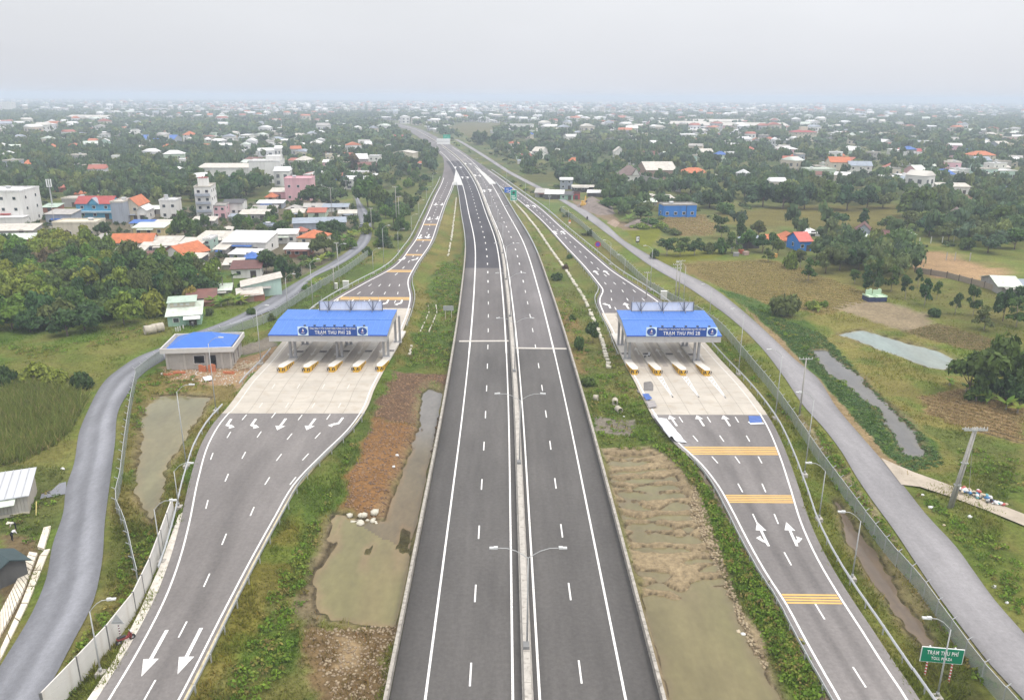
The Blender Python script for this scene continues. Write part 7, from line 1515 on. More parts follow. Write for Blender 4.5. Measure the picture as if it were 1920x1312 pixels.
for poly_px, n_ in (([(1375,345),(1690,345),(1690,388),(1600,392),(1390,378)], 75), ([(1690,385),(1930,372),(1930,470),(1800,462),(1700,420)], 95), ([(1080,335),(1240,372),(1240,415),(1150,405),(1060,350)], 30), ([(1530,458),(1600,462),(1700,478),(1715,520),(1640,545),(1560,520),(1540,490)], 46), ([(1320,330),(1520,338),(1500,352),(1330,350)], 26), ([(60,338),(440,345),(440,380),(300,390),(80,352)], 60)):
    x, y = poly_points(poly_px, n_ * 3); bx.append(x[:n_]); by.append(y[:n_])
bx, by = np.concatenate(bx), np.concatenate(by); k = np.ones(len(bx), bool)
for fx0, fy0, fr0 in FOOT: k &= ((bx - fx0) ** 2 + (by - fy0) ** 2 > (fr0 + 2.5) ** 2) & ~((np.abs(bx - fx0) < fr0) & (by < fy0) & (by > fy0 - 12))
bx, by = bx[k], by[k]; n = len(bx); tree_mass('hedgerow_trees', 'dense hedgerow trees massed between the fields and villages', bx, by, RNG.uniform(3.2, 5.6, n), RNG.uniform(6, 10.5, n), 170, .13, 6)
x, y = sample_far(12500, 800, 2300, lambda x, y: np.clip(tdens(x, y) * 1.0, 0, 1), 1.7); k = far_keep(x, y, 14); x, y = x[k], y[k]; n = len(x)
tree_mass('distant_trees', 'hazy tree cover spreading to the far built-up band', x, y, RNG.uniform(5, 11, n), RNG.uniform(7, 12.5, n), 18, .34, 3)
x, y = sample_far(12000, 2200, 7500, lambda x, y: .35 + .65 * sstep(.4, .6, fbm(x, y, 500, 402)), 1.5); k = ~on_road(x, y, 20); x, y = x[k], y[k]; n = len(x)
tree_mass('horizon_trees', 'faint line of trees along the hazy horizon', x, y, RNG.uniform(14, 30, n), RNG.uniform(7, 12, n), 6, .45, 2)

# ------------------------------------------------------------------ grass, reeds and weeds
GRASSM = bpy.data.materials.new('grass blades'); GRASSM.use_nodes = True; t = GRASSM.node_tree; b = t.nodes['Principled BSDF']; b.inputs['Roughness'].default_value = .8; b.inputs['Specular IOR Level'].default_value = .1
at = N(t, 'ShaderNodeVertexColor', layer_name='Col'); t.links.new(at.outputs[0], b.inputs['Base Color']); thin(t, b, at.outputs[0], .45)
def grass_patch(name, label, x, y, hgt, wid, col, blades=3, lean=.5):
    n = len(x); z = ground_h(x, y); V = []; 
    X = np.repeat(x, blades) + RNG.normal(0, .16, n * blades); Y = np.repeat(y, blades) + RNG.normal(0, .16, n * blades); Z = np.repeat(z, blades) - .05; Hh = np.repeat(hgt, blades) * RNG.uniform(.6, 1.25, n * blades); W = np.repeat(wid, blades)
    a = RNG.uniform(0, 6.28, n * blades); b2 = RNG.uniform(0, 6.28, n * blades); L = Hh * RNG.uniform(.1, lean, n * blades)
    p0 = np.stack([X - np.cos(a) * W, Y - np.sin(a) * W, Z], 1); p1 = np.stack([X + np.cos(a) * W, Y + np.sin(a) * W, Z], 1); p2 = np.stack([X + np.cos(b2) * L, Y + np.sin(b2) * L, Z + Hh], 1)
    V = np.stack([p0, p1, p2], 1).reshape(-1, 3); c = np.repeat(col, blades, 0) * RNG.uniform(.75, 1.25, (n * blades, 1)); c = np.repeat(c, 3, 0)
    return tag(obj(name, mesh_np(name, V, np.arange(len(V)).reshape(-1, 3), False, c, [GRASSM]), kind='stuff'), label, 'grass')
def veg_points(n, y0, y1, p=-0.35):
    y = RNG.uniform(0, 1, n); y = y0 * (y1 / y0) ** y; x = RNG.uniform(-1, 1, n) * y * .70 + y * .012
    c, v = ground_c(x, y); k = (RNG.uniform(0, 1, n) < v * 1.05) & ~on_road(x, y, .9) & (ground_h(x, y) > WATER_Z + .05); return x[k], y[k], c[k]
x, y, c = veg_points(150000, 46, 210); n = len(x); q = fbm(x, y, 5, 501)
hgt = .18 + .50 * sstep(.42, .68, q) * RNG.uniform(.5, 1.2, n)
dry = (RNG.uniform(0, 1, n) < .25 * sstep(.4, .7, fbm(x, y, 9, 502)))[:, None]
c = np.where(dry, c * np.array([1.7, 1.45, 1.05]), c * np.array([1.4, 1.5, 1.15]))
grass_patch('grass', 'rough green and straw-coloured grass on the verges', x, y, hgt, RNG.uniform(.05, .12, n), c, 2, 1.3)
x, y = poly_points([(0,735),(60,720),(140,735),(165,745),(140,800),(100,840),(40,868),(-30,880),(-40,740)], 9000); n = len(x)
c = np.array([(.165,.185,.050),(.12,.155,.035),(.24,.205,.09),(.14,.17,.04)])[RNG.choice(4, n, p=[.4, .3, .12, .18])]
grass_patch('reeds', 'tall yellow-green reeds left of the gravel road bend', x, y, RNG.uniform(1.1, 2.3, n), RNG.uniform(.05, .1, n), c * RNG.uniform(1.0, 1.7, (n, 1)), 3, .9)
def stubble(label, poly_px, n, gap, ang, cols, hgt=.3):
    x, y = poly_points(poly_px, n); ca, sa = math.cos(ang), math.sin(ang); q = x * ca + y * sa; q2 = np.round(q / gap) * gap + RNG.normal(0, gap * .13, len(q)); x, y = x + (q2 - q) * ca, y + (q2 - q) * sa; m_ = len(x)
    grass_patch('stubble', label, x, y, RNG.uniform(.5, 1.2, m_) * hgt, RNG.uniform(.12, .3, m_), np.array(cols)[RNG.integers(0, len(cols), m_)], 2, 1.4)
stubble('rows of dry stubble across the brown ploughed field', [(1290,495),(1440,488),(1500,505),(1600,540),(1640,560),(1545,590),(1430,565),(1345,535)], 16000, 2.6, .95, [(.43,.36,.15), (.32,.27,.11), (.37,.33,.14), (.26,.23,.08)])
stubble('dry stubble in front of the bright blue long house', [(1240,405),(1320,403),(1345,425),(1330,442),(1262,440)], 5000, 3.2, .3, [(.42,.33,.17), (.32,.25,.12), (.34,.31,.13)], .4)
stubble('furrow rows beside the teal pond', [(1695,622),(1760,606),(1880,640),(1850,660),(1790,650)], 5000, 1.6, 1.25, [(.22,.18,.09), (.32,.27,.14), (.20,.20,.07)], .25)
stubble('straw rows on the brown plot by the big round tree', [(1725,742),(1800,732),(1920,762),(1920,828),(1800,800),(1742,776)], 5000, 1.5, .7, [(.40,.30,.15), (.28,.21,.10), (.42,.33,.17)], .3)
def weeds(name, label, x, y, rad, hgt, col, nq=16, leaf=.26):
    n = len(x); Vs, F4s, Cs, b = [], [], [], 0
    for s in range(4):
        rng = np.random.default_rng(40 + s); q = np.arange(n) % 4 == s; C = [(0, 0, .35), (.4, .2, .25), (-.3, .3, .3), (.1, -.4, .25)]; tv, F4, F3 = leaf_cloud(rng, C, [.5, .4, .4, .4], nq, leaf, 0, .9, .4)
        V, F_, C_ = hash_mesh(np.stack([x[q], y[q], ground_h(x[q], y[q])], 1), tv, [F4], np.stack([rad[q], rad[q], hgt[q]], 1), RNG.uniform(0, 6.28, q.sum()), col[q]); Vs.append(V); F4s.append(F_[0] + b); Cs.append(C_); b += len(V)
    return tag(obj(name, mesh_np(name, np.concatenate(Vs), np.concatenate(F4s), False, np.concatenate(Cs), [LEAFA]), kind='stuff'), label, 'undergrowth')
def weed_cols(n, opts, p): return np.array(opts)[RNG.choice(len(opts), n, p=p)] * RNG.uniform(.8, 1.25, (n, 1))
GR = [(.135,.230,.024), (.170,.260,.028), (.200,.235,.040), (.26,.22,.065)]
wx, wy = [], []
for poly_px, n_ in (([(760,690),(845,690),(858,600),(868,480),(820,500),(800,560),(785,620)], 520), ([(1225,838),(1275,850),(1330,935),(1400,1055),(1470,1170),(1540,1320),(1500,1330),(1440,1215),(1375,1080),(1310,920),(1262,866)], 620), ([(1085,715),(1160,700),(1215,760),(1262,830),(1180,850),(1120,840)], 330), ([(1060,560),(1120,600),(1150,660),(1200,740),(1130,720),(1085,680),(1050,600)], 200), ([(985,400),(1000,460),(1030,540),(1060,600),(1090,540),(1040,460)], 120),
                   ([(1520,780),(1600,880),(1680,990),(1760,1110),(1880,1290),(1850,1300),(1740,1130),(1640,1010),(1560,900)], 420), ([(1300,600),(1380,670),(1480,790),(1500,800),(1420,720),(1330,635)], 140), ([(1790,880),(1920,930),(1920,860),(1800,840)], 130), ([(1700,925),(1760,945),(1920,1050),(1920,1200),(1830,1080),(1760,1000)], 200), ([(600,980),(690,790),(640,880),(540,1060),(470,1200),(400,1330),(500,1330),(560,1180)], 330), ([(120,1320),(200,1180),(280,1090),(290,1000),(240,1000),(215,1120),(130,1250)], 260), ([(245,740),(300,690),(420,725),(300,745),(262,800),(240,960)], 170), ([(480,590),(560,570),(690,480),(740,460),(640,530),(520,610)], 160), ([(0,655),(120,648),(280,605),(300,625),(180,650),(60,672)], 200), ([(0,700),(90,690),(165,700),(100,725),(0,740)], 90), ([(1400,560),(1440,590),(1560,680),(1640,740),(1700,800),(1640,770),(1540,690),(1450,610)], 130), ([(0,890),(115,925),(60,1020),(0,1030)], 70)):
    m_ = n_ if poly_px[0] in ((1225,838), (760,690)) else int(n_ * .5)
    x, y = poly_points(poly_px, n_ * 3); x, y = x[:m_], y[:m_]; wx.append(x); wy.append(y)
x, y = np.concatenate(wx), np.concatenate(wy); k = ground_h(x, y) > WATER_Z + .02; x, y = x[k], y[k]; n = len(x)
weeds('weeds', 'tangled low weeds and creepers on the verges and pond banks', x, y, RNG.uniform(.45, 1.15, n), RNG.uniform(.35, 1.1, n), weed_cols(n, GR, [.30, .34, .24, .12]), 24, .18)
yx, yy = poly_points([(-20,405),(440,388),(560,370),(665,388),(675,440),(620,490),(520,545),(420,505),(260,492),(190,470),(90,450),(-20,470)], 2600); k = np.ones(len(yx), bool)
for fx0, fy0, fr0 in FOOT: k &= (yx - fx0) ** 2 + (yy - fy0) ** 2 > (fr0 + 1.2) ** 2
yx, yy = yx[k][:520], yy[k][:520]; n = len(yx); weeds('yard_shrubs', 'low shrubs and garden greenery between the village houses', yx, yy, RNG.uniform(1.0, 2.4, n), RNG.uniform(1.2, 3.2, n), weed_cols(n, [(.062,.105,.034), (.09,.14,.036), (.12,.15,.04)], [.4, .4, .2]), 60, .20)
sx_, sy_ = sample_far(9000, 270, 1000, lambda x, y: .75 * sstep(.3, .55, fbm(x, y, 70, 611)), 1.8); k = ~on_road(sx_, sy_, 6)
for pl in OPEN: k &= ~pip(sx_, sy_, pl)
for fx0, fy0, fr0 in FOOT: k &= (sx_ - fx0) ** 2 + (sy_ - fy0) ** 2 > (fr0 + 2) ** 2
for pl in VIL[1:2]: k &= ~pip(sx_, sy_, pl) | (RNG.uniform(0, 1, len(sx_)) < .25)
sx_, sy_ = sx_[k], sy_[k]; n = len(sx_); weeds('scrub', 'low green scrub filling the land between trees and houses', sx_, sy_, RNG.uniform(1.5, 3.8, n), RNG.uniform(1.2, 3.0, n), weed_cols(n, [(.075,.115,.040), (.10,.145,.042), (.135,.155,.052)], [.4, .4, .2]), 22, .34)
# water plants along the canal and pond edges
x, y = poly_points([(1400,572),(1450,590),(1540,625),(1580,665),(1650,740),(1720,800),(1770,870),(1700,885),(1640,830),(1560,735),(1470,640)], 5200); n = len(x)
k = (sdist(x, y, PONDS['canal']) < .4 + .6 * RNG.normal(size=n)); x, y = x[k], y[k]; n = len(x)
weeds('water_hyacinth', 'mat of green floating plants in the canal beside the pale road', x, y, RNG.uniform(.3, .7, n), RNG.uniform(.15, .32, n), weed_cols(n, [(.075,.145,.040), (.095,.165,.042), (.125,.17,.05)], [.45, .4, .15]), 9, .36)

# ------------------------------------------------------------------ heaps, rings, tarpaulins and litter
def mound(name, label, poly_px, hgt, m, cat, n=26, seed=0, z=-.95):
    poly = wpoly(poly_px, z); p = np.array(poly); gx_ = np.linspace(p[:, 0].min() - 1, p[:, 0].max() + 1, n); gy_ = np.linspace(p[:, 1].min() - 1, p[:, 1].max() + 1, n); X, Y = np.meshgrid(gx_, gy_); X, Y = X.ravel(), Y.ravel()
    s = sdist(X, Y, poly); r = max(s.max(), .1); zz = ground_h(X, Y) - .15 + hgt * sstep(-.2, r * .8, s) * (.6 + .8 * fbm(X, Y, r * .5, 70 + seed)) 
    I_ = np.arange(n * n).reshape(n, n); q = np.stack([I_[:-1, :-1].ravel(), I_[:-1, 1:].ravel(), I_[1:, 1:].ravel(), I_[1:, :-1].ravel()], 1); q = q[(s[q] > -.8).any(1)]
    return tag(obj(name, mesh_np(name, np.stack([X, Y, zz], 1), q, False, None, [m])), label, cat)
SOIL_G = mat('rubble grey brown', (.19,.155,.135), .95, .35, .5, world_co=True, bump=.7, bscale=2)
mound('soil_heap', 'long dark heap of rubble beside the excavator', [(1075,388),(1090,375),(1120,372),(1150,385),(1158,402),(1120,404)], 2.6, SOIL_G, 'soil heap', seed=1)
mound('soil_heap', 'low grey rubble heap beside the yellow-green hedge', [(1165,424),(1185,413),(1215,414),(1228,424),(1190,428)], 1.6, SOIL_G, 'soil heap', seed=2)
mound('soil_heap', 'small brown heap at the roadside below the rubble', [(1135,418),(1150,410),(1165,418),(1155,428)], .9, mat('rubble brown', (.27,.20,.15), .95, .3, .6, world_co=True, bump=.6, bscale=2), 'soil heap', seed=3)
mound('gravel_heap', 'flat heap of dark gravel on the apron edge by the first island', [(1206,716),(1222,714),(1226,722),(1226,733),(1206,733)], .22, mat('gravel dark', (.17,.16,.155), .95, .25, 2.5, world_co=True, bump=.6, bscale=8), 'gravel heap', 18, 4, -.03).location.z = .35
CLOTH_W = mat('tarpaulin pale', (.70,.72,.76), .5, .06, 1.0, bump=.3, bscale=2); CLOTH_B = mat('tarpaulin blue', (.05,.115,.36), .5, .12, 1.0, bump=.3, bscale=2); CLOTH_G = mat('tarpaulin grey', (.30,.28,.28), .6, .15, 1.0)
def tarp(label, pts, m, z=.03, drape=None, cat='tarpaulin', amp=.10):
    W = np.array([P(u, v, z) for u, v in pts]); n = 14; a, b2, c2, d2 = W[:4]; V = []
    for i in range(n):
        for j in range(n):
            f, g_ = i / (n - 1), j / (n - 1); p_ = (a * (1 - f) + b2 * f) * (1 - g_) + (d2 * (1 - f) + c2 * f) * g_
            e_ = .12 * (vnoise(np.array([p_[0]]), np.array([p_[1]]), .8, 3)[0] - .5); V.append((p_[0] + e_, p_[1] - e_, z + amp * vnoise(np.array([p_[0] * 1.3]), np.array([p_[1]]), .9, 8)[0] + (drape(f, g_) if drape else 0)))
    I_ = np.arange(n * n).reshape(n, n); q = np.stack([I_[:-1, :-1].ravel(), I_[:-1, 1:].ravel(), I_[1:, 1:].ravel(), I_[1:, :-1].ravel()], 1)
    return tag(obj('tarpaulin', mesh_np('tarpaulin', V, q, True, None, [m])), label, cat)
tarp('big crumpled white sheet draped over the guardrail beside the first amber bars', [(1224,783),(1249,785),(1288,831),(1254,826)], CLOTH_W, .02, lambda f, g: .75 * math.exp(-((f - .12) / .16) ** 2), amp=.16)
tarp('blue tarpaulin with white edge spread on the ramp near the guardrail', [(1403,780),(1425,780),(1430,792),(1406,793)], CLOTH_B, .02)
tarp('white cloth strip under the blue tarpaulin on the ramp', [(1402,791),(1428,790),(1434,795),(1408,796)], CLOTH_W, .008)
tarp('small blue tarpaulin hanging at the apron edge by the gravel heap', [(1204,742),(1216,741),(1223,751),(1211,753)], CLOTH_B, .05, lambda f, g: .3)
tarp('grey sheet beside the small blue tarpaulin at the apron edge', [(1211,754),(1228,753),(1232,764),(1217,766)], CLOTH_G, .05, lambda f, g: .18)
CULV = mat('culvert concrete', (.46,.42,.35), .9, .18, 1.5, dirt=(.28,.24,.19), dirt_amt=.6)
def ring(label, u, v, r, L, rz, z=None, tilt=0):
    x, y, _ = P(u, v, -.9); n = 18; V = []; F_ = []
    for yy in (-L / 2, L / 2):
        for rr in (r, r * .82):
            V += [(rr * math.cos(2 * math.pi * i / n), yy, rr * math.sin(2 * math.pi * i / n)) for i in range(n)]
    for i in range(n):
        j = (i + 1) % n; F_ += [(i, j, 2*n + j, 2*n + i), (n + i, 3*n + i, 3*n + j, n + j), (i, n + i, n + j, j), (2*n + i, 2*n + j, 3*n + j, 3*n + i)]
    o = obj('culvert_ring', mesh_np('culvert_ring', V, np.array(F_), True, None, [CULV]), None, (x, y, gz(x, y) + r * .92), rz); return tag(o, label, 'concrete pipe', 'concrete culvert rings')
ring('concrete culvert ring with dark open mouth, left one by the pale green roofed house', 282, 625, 1.0, 2.3, -.95); ring('concrete culvert ring with dark open mouth, right one by the pale green roofed house', 297, 621, 1.0, 2.3, -.9)
ring('upper pale concrete pipe lying in weeds beside the expressway parapet', 1153, 756, .5, 1.35, -.12); ring('lower pale concrete pipe lying in weeds beside the expressway parapet', 1160, 771, .5, 1.3, .30); ring('lone concrete pipe half sunk in weeds by the parapet', 1117, 748, .5, .8, 1.2)
PALE = mat('cast stone pale', (.55,.52,.44), .9, .2, 1.2, dirt=(.35,.33,.24), dirt_amt=.6)
KS = MB().box((0, 0, .12), (.2, 1, .4)).mesh('channel_stone', PALE); CS = MB().box((0, 0, .15), (1, 1, .34)).mesh('cover_slab', PALE)
def drain_line(label, pts, w=.8, z=-.92, L=1.0, twin=False):
    W = [P(u, v, z) for u, v in pts]; t_ = thing('drain_channel', label, 'drain'); i = 0
    for a, b2 in zip(W[:-1], W[1:]):
        d = b2 - a; Ld = float(np.hypot(*d[:2])); n = max(1, int(Ld / L))
        for k in range(n):
            p_ = a + d * (k + .5) / n; az = math.atan2(d[1], d[0]) - math.pi / 2
            if RNG.uniform() < .15: continue
            if twin:
                for s_ in (-1, 1):
                    if RNG.uniform() < .25: continue
                    o = obj('channel_stone', KS, t_, (p_[0] + s_ * w * .5 * math.cos(az), p_[1] + s_ * w * .5 * math.sin(az), gz(p_[0], p_[1])), az + RNG.uniform(-.1, .1)); o.scale = (1, L * RNG.uniform(.7, .98), 1)
            else:
                o = obj('cover_slab', CS, t_, (p_[0] + RNG.uniform(-.12, .12), p_[1], gz(p_[0], p_[1]) + RNG.uniform(-.05, .08)), az + RNG.uniform(-.25, .25)); o.scale = (w * RNG.uniform(.7, 1.15), L * RNG.uniform(.6, .97), 1)
drain_line('broken pale drain of concrete pieces along the bushy verge beside the entry ramp', [(1142,692),(1130,645),(1118,615),(1108,590),(1095,560),(1086,545),(1076,530),(1060,505),(1040,478),(1015,440),(985,402),(962,378)])
drain_line('pale concrete drain pieces in the grass between the left ramp and the expressway', [(768,668),(772,650)], .5); drain_line('curved pair of pale drain kerbs in the grass beside the grey sign back', [(796,622),(806,600),(812,585),(810,572)], 1.9, twin=True)
drain_line('thin pale drain running up the grass strip towards the left gore', [(840,480),(846,450),(850,420),(853,395),(856,370)], .45, L=1.8)
# the built drain at the lower left
KERB = mat('drain kerb cream', (.66,.60,.50), .9, .12, .8, world_co=True, dirt=(.48,.41,.32), dirt_amt=.6, bump=.3, bscale=5)
t_ = thing('roadside_drain', 'open cream concrete drain with dirt bed along the lower left road', 'drain')
def slab_run(name, pa, pb, n, z0, z1, m):
    A = [P(u, v, z1) for u, v in pa]; B = [P(u, v, z1) for u, v in pb]
    def at(L, f): 
        f = f * (len(L) - 1); i = min(int(f), len(L) - 2); return L[i] + (L[i + 1] - L[i]) * (f - i)
    for k in range(n):
        f0, f1 = k / n + .003, (k + 1) / n - .003; q = [at(A, f0), at(B, f0), at(B, f1), at(A, f1)]; mb = MB(); lo = [(p_[0], p_[1], z0) for p_ in q]; hi = [(p_[0], p_[1], z1) for p_ in q]
        mb.add(lo + hi, [(3, 2, 1, 0), (4, 5, 6, 7), (0, 1, 5, 4), (1, 2, 6, 5), (2, 3, 7, 6), (3, 0, 4, 7)]); obj(name, mb.mesh(name, m), t_)
slab_run('drain_slab', [(-40,1200),(0,1147),(30,1090),(55,1033)], [(-30,1235),(0,1190),(42,1110),(70,1035)], 26, -1.2, -.62, KERB)
slab_run('drain_kerb', [(-30,1270),(0,1217),(40,1130),(75,1040),(84,1030)], [(-22,1290),(0,1236),(52,1130),(88,1040),(94,1028)], 12, -1.2, -.68, KERB)
slab_run('cover_slab', [(70,1024),(82,988)], [(82,1028),(95,985)], 3, -1.1, -.55, KERB)
# rubbish heap and scattered litter
LIT = [mat('litter white', (.70,.70,.70), .5, .1), mat('litter blue', (.06,.20,.42), .5, .1), mat('litter red', (.45,.10,.09), .5, .1), mat('litter black', (.03,.03,.035), .4, .1), mat('litter tan', (.50,.42,.30), .7, .1), mat('litter teal', (.12,.36,.38), .5, .1)]
def bag(name, x, y, r, m, parent=None, z=None):
    v = _ico[0] * RNG.uniform(.65, 1.2, (12, 1)) * r * np.array([1, 1, .7]); me = mesh_np(name, v, _ico[1], False, None, [m]); return obj(name, me, parent, (x, y, (gz(x, y) if z is None else z) + r * .35), float(RNG.uniform(0, 6)))
a, b2 = P(1796, 918, -.72), P(1882, 948, -.72); t_ = thing('rubbish_heap', 'long heap of mixed rubbish bags along the dirt track', 'rubbish heap', (0, 0, 0))
for k in range(150):
    f = RNG.uniform(0, 1); w = .75 * math.sin(math.pi * min(.97, f * .9 + .08)); p_ = a + (b2 - a) * f; x, y = p_[0] + RNG.normal(0, .25), p_[1] + RNG.normal(0, w * .75)
    bag('rubbish_bag', x, y, RNG.uniform(.10, .36), LIT[RNG.choice(6, p=[.40, .15, .06, .22, .11, .06])], t_, -.72 + RNG.uniform(0, .5) * w)
for u, v, mi, lab in ((1730,928,0,'white plastic litter in weeds beside the double pole'),(1745,952,0,'pale litter bag beside dark twigs by the pale road'),(1818,968,0,'white crumpled litter on the grass below the dirt track'),(1386,1175,4,'cream broken block at the edge of the khaki pond'),(1395,1180,0,'white broken stone at the edge of the khaki pond'),(1770,985,4,'pale litter on the verge of the pale gravel road'),(118,880,0,'white litter in the grass left of the gravel road'),(745,858,0,'pale stone on the edge of the orange mud bank'),(738,878,0,'small white stone on the orange mud bank'),(1170,780,0,'white litter in weeds below the concrete pipes'),(1864,1100,0,'pale rag on the verge below the dirt track junction'),(1888,1130,0,'pale litter beside the gravel road near the right edge'),(1720,845,0,'white foam litter on the canal bank')):
    x, y, _ = P(u, v, -.85); tag(bag('litter', x, y, RNG.uniform(.22, .34), LIT[mi]), lab, 'litter')
x, y = poly_points([(650,965),(720,975),(700,985),(640,975)], 400); 
for k in range(14):
    x_, y_, _ = P(RNG.uniform(655, 712), RNG.uniform(966, 980), -1.2); 
    if k == 0: t_ = thing('rubble', 'pale broken concrete at the end of the orange mud bank', 'rubble')
    bag('broken_stone', x_, y_, RNG.uniform(.25, .6), PALE, t_)
# clods on the mud banks, joined because nobody could count them
def clods(name, label, poly_px, n, r, m_cols, z=-.9):
    x, y = poly_points(poly_px, n * 2, z); x, y = x[:n], y[:n]; n = len(x); s = RNG.uniform(*r, n)
    V, F_, C_ = hash_mesh(np.stack([x, y, ground_h(x, y) + s * .1], 1), _ico[0] * np.random.default_rng(3).uniform(.7, 1.2, (12, 1)), [_ico[1]], np.stack([s, s, s * .75], 1), RNG.uniform(0, 6, n), np.array(m_cols)[RNG.integers(0, len(m_cols), n)])
    return tag(obj(name, mesh_np(name, V, F_, False, C_, [ATT]), kind='stuff'), label, 'clods')
clods('mud_clods', 'clods of orange and brown earth on the mud bank', [(735,702),(838,706),(830,728),(800,724),(784,745),(779,800),(760,850),(738,905),(718,968),(690,965),(646,950),(655,900),(685,830),(708,770)], 2200, (.05, .22), [(.215,.125,.065), (.17,.10,.058), (.26,.16,.085), (.13,.085,.06)])
clods('wet_clods', 'dark wet clods standing in the shallow ditch beside the expressway', [(790,800),(832,780),(828,800),(815,850),(780,862),(772,845)], 420, (.08, .3), [(.10,.075,.05), (.14,.095,.06), (.07,.055,.04)], -1.3)
clods('debris', 'broken masonry and sand lumps in front of the unfinished house', [(305,690),(450,678),(500,668),(470,710),(430,725),(300,705)], 900, (.05, .2), [(.48,.40,.30), (.42,.22,.14), (.55,.53,.50), (.34,.26,.18)])
clods('shore_clods', 'lumps of tan mud along the sandbar pond shore', [(1300,905),(1325,960),(1360,1060),(1400,1160),(1450,1260),(1420,1230),(1370,1120),(1330,1030),(1295,960)], 900, (.06, .25), [(.30,.24,.15), (.24,.18,.11), (.36,.29,.19)])
clods('dry_clods', 'pale dry lumps on the brown bank below the khaki pool', [(570,1180),(745,1165),(730,1312),(620,1312)], 700, (.05, .2), [(.33,.26,.17), (.22,.16,.10), (.27,.21,.14)])
# timber poles, bricks, sacks in front of the unfinished house
t_ = thing('timber_pile', 'fan-shaped pile of pale timber poles beside the unfinished house', 'timber pile')
c0 = P(463, 688, -.9)
for k in range(26):
    a = RNG.uniform(.1, 2.2); L = RNG.uniform(2.0, 3.6); x, y = c0[0] + RNG.uniform(-2.2, 1.6), c0[1] + RNG.uniform(-1, 1); z = gz(x, y) + RNG.uniform(.05, .5)
    obj('pole', MB().tube((-L / 2, 0, 0), (L / 2, 0, RNG.uniform(-.1, .25)), .05, .04, 6).mesh('pole', mat('timber pale', (.50,.42,.30), .85, .2, 2)), t_, (x, y, z), a)
BRK = mat('brick orange', (.50,.175,.085), .9, .18, 2); BRICKM = MB().box((0, 0, 0), (.42, .22, .2)).mesh('brick', BRK)
for u, v, nx_, nz_, lab in ((382,697,3,6,'upright stack of orange bricks left of the lamp pole by the unfinished house'),(400,697,3,7,'tallest stack of orange bricks in front of the unfinished house'),(338,701,5,2,'low spread stack of orange bricks at the left front of the unfinished house'),(430,700,5,2,'low stack of orange bricks beside the timber poles'),(318,703,4,2,'dusty low brick stack at the left corner of the unfinished house')):
    x, y, _ = P(u, v, -.9); z = gz(x, y); t_ = thing('brick_stack', lab, 'brick stack', (x, y, z), RNG.uniform(-.2, .3))
    for i in range(nx_):
        for j in range(2):
            for k in range(nz_):
                if k == nz_ - 1 and RNG.uniform() < .4: continue
                obj('brick', BRICKM, t_, ((i - nx_ / 2) * .44, j * .25, .1 + k * .21), RNG.uniform(-.12, .12))
tarp('pale plastic sheet on the sand in front of the unfinished house', [(380,707),(396,705),(398,713),(384,715)], CLOTH_W, -.72, amp=.2)
# white cabinets, tombs, excavator, small car, motorbikes, people
CAB = mat('cabinet pale', (.68,.68,.64), .6, .06, 1)
for u, v, w, h, lab in ((1244,561,1.5,2.2,'white cabinet on the verge beyond the canopy with six lights'), (649,540,1.5,2.1,'larger white cabinet on the verge beyond the canopy with seven lights'), (630,539,.8,1.5,'smaller white cabinet left of the larger one on the verge')):
    x, y, _ = P(u, v, -.6); t_ = thing('utility_cabinet', lab, 'cabinet', (x, y, gz(x, y))); obj('body', MB().box((0, 0, h / 2), (w, .8, h)).mesh('body', CAB), t_); obj('lid', MB().box((0, 0, h + .05), (w + .12, .95, .1)).mesh('lid', CAB), t_); obj('door', MB().box((0, -.42, h / 2), (w * .8, .04, h * .8)).mesh('door', mat('cabinet door', (.58,.58,.55), .6)), t_)
TN, TGm = mat('tomb navy', (.030,.045,.115), .4, .1), mat('tomb mint', (.46,.60,.44), .7, .08)
for u, w, lab in ((1630, 2.4, 'smaller blue-sided mint tomb left of its neighbour at the edge of the ploughed field'), (1645, 3.2, 'larger blue-sided mint tomb with tall headboard at the edge of the ploughed field')):
    x, y, _ = P(u, 564, -.95); t_ = thing('tomb', lab, 'tomb', (x, y, gz(x, y)), .12); obj('base', MB().box((0, 0, .55), (w, 3.0, 1.3)).mesh('base', TN), t_); obj('slab', MB().box((0, 0, 1.25), (w + .1, 3.1, .14)).mesh('slab', TGm), t_); obj('headboard', MB().box((w * .1, 1.2, 1.9), (w * .7, .25, 1.3)).box((w * .3, 1.3, 2.3), (w * .2, .3, 1.0)).mesh('headboard', TGm), t_)
    for sx in (-1, 1): obj('kerb', MB().box((sx * w / 2, 0, 1.42), (.16, 3, .25)).mesh('kerb', TGm), t_)
x, y, _ = P(1094, 389, -.9); t_ = thing('excavator', 'yellow excavator with raised arm on the dark rubble heap', 'excavator', (x, y, gz(x, y)), -.3)
EY, EK = mat('excavator yellow', (.62,.38,.08), .5, .1), mat('track black', (.04,.04,.04), .8)
for sx in (-1, 1): obj('track', MB().prism([(-1.7, .1), (-1.4, 0), (1.4, 0), (1.7, .1), (1.8, .5), (1.5, .9), (-1.5, .9), (-1.8, .5)], sx * .95 - .25, sx * .95 + .25, 'x').mesh('track', EK), t_)
obj('body', MB().prism([(-1.5, .95), (1.4, .95), (1.4, 1.7), (.2, 2.0), (-1.5, 2.0)], -1.2, 1.2, 'x').mesh('body', EY), t_); cb = obj('cab', MB().prism([(-.2, 2.0), (1.3, 1.7), (1.0, 3.1), (-.2, 3.1)], -1.15, -.1, 'x').mesh('cab', EY), t_); obj('cab_window', MB().prism([(0, 2.1), (1.1, 2.0), (.9, 2.9), (0, 2.9)], -1.18, -1.16, 'x').mesh('cab_window', GLASS), cb)
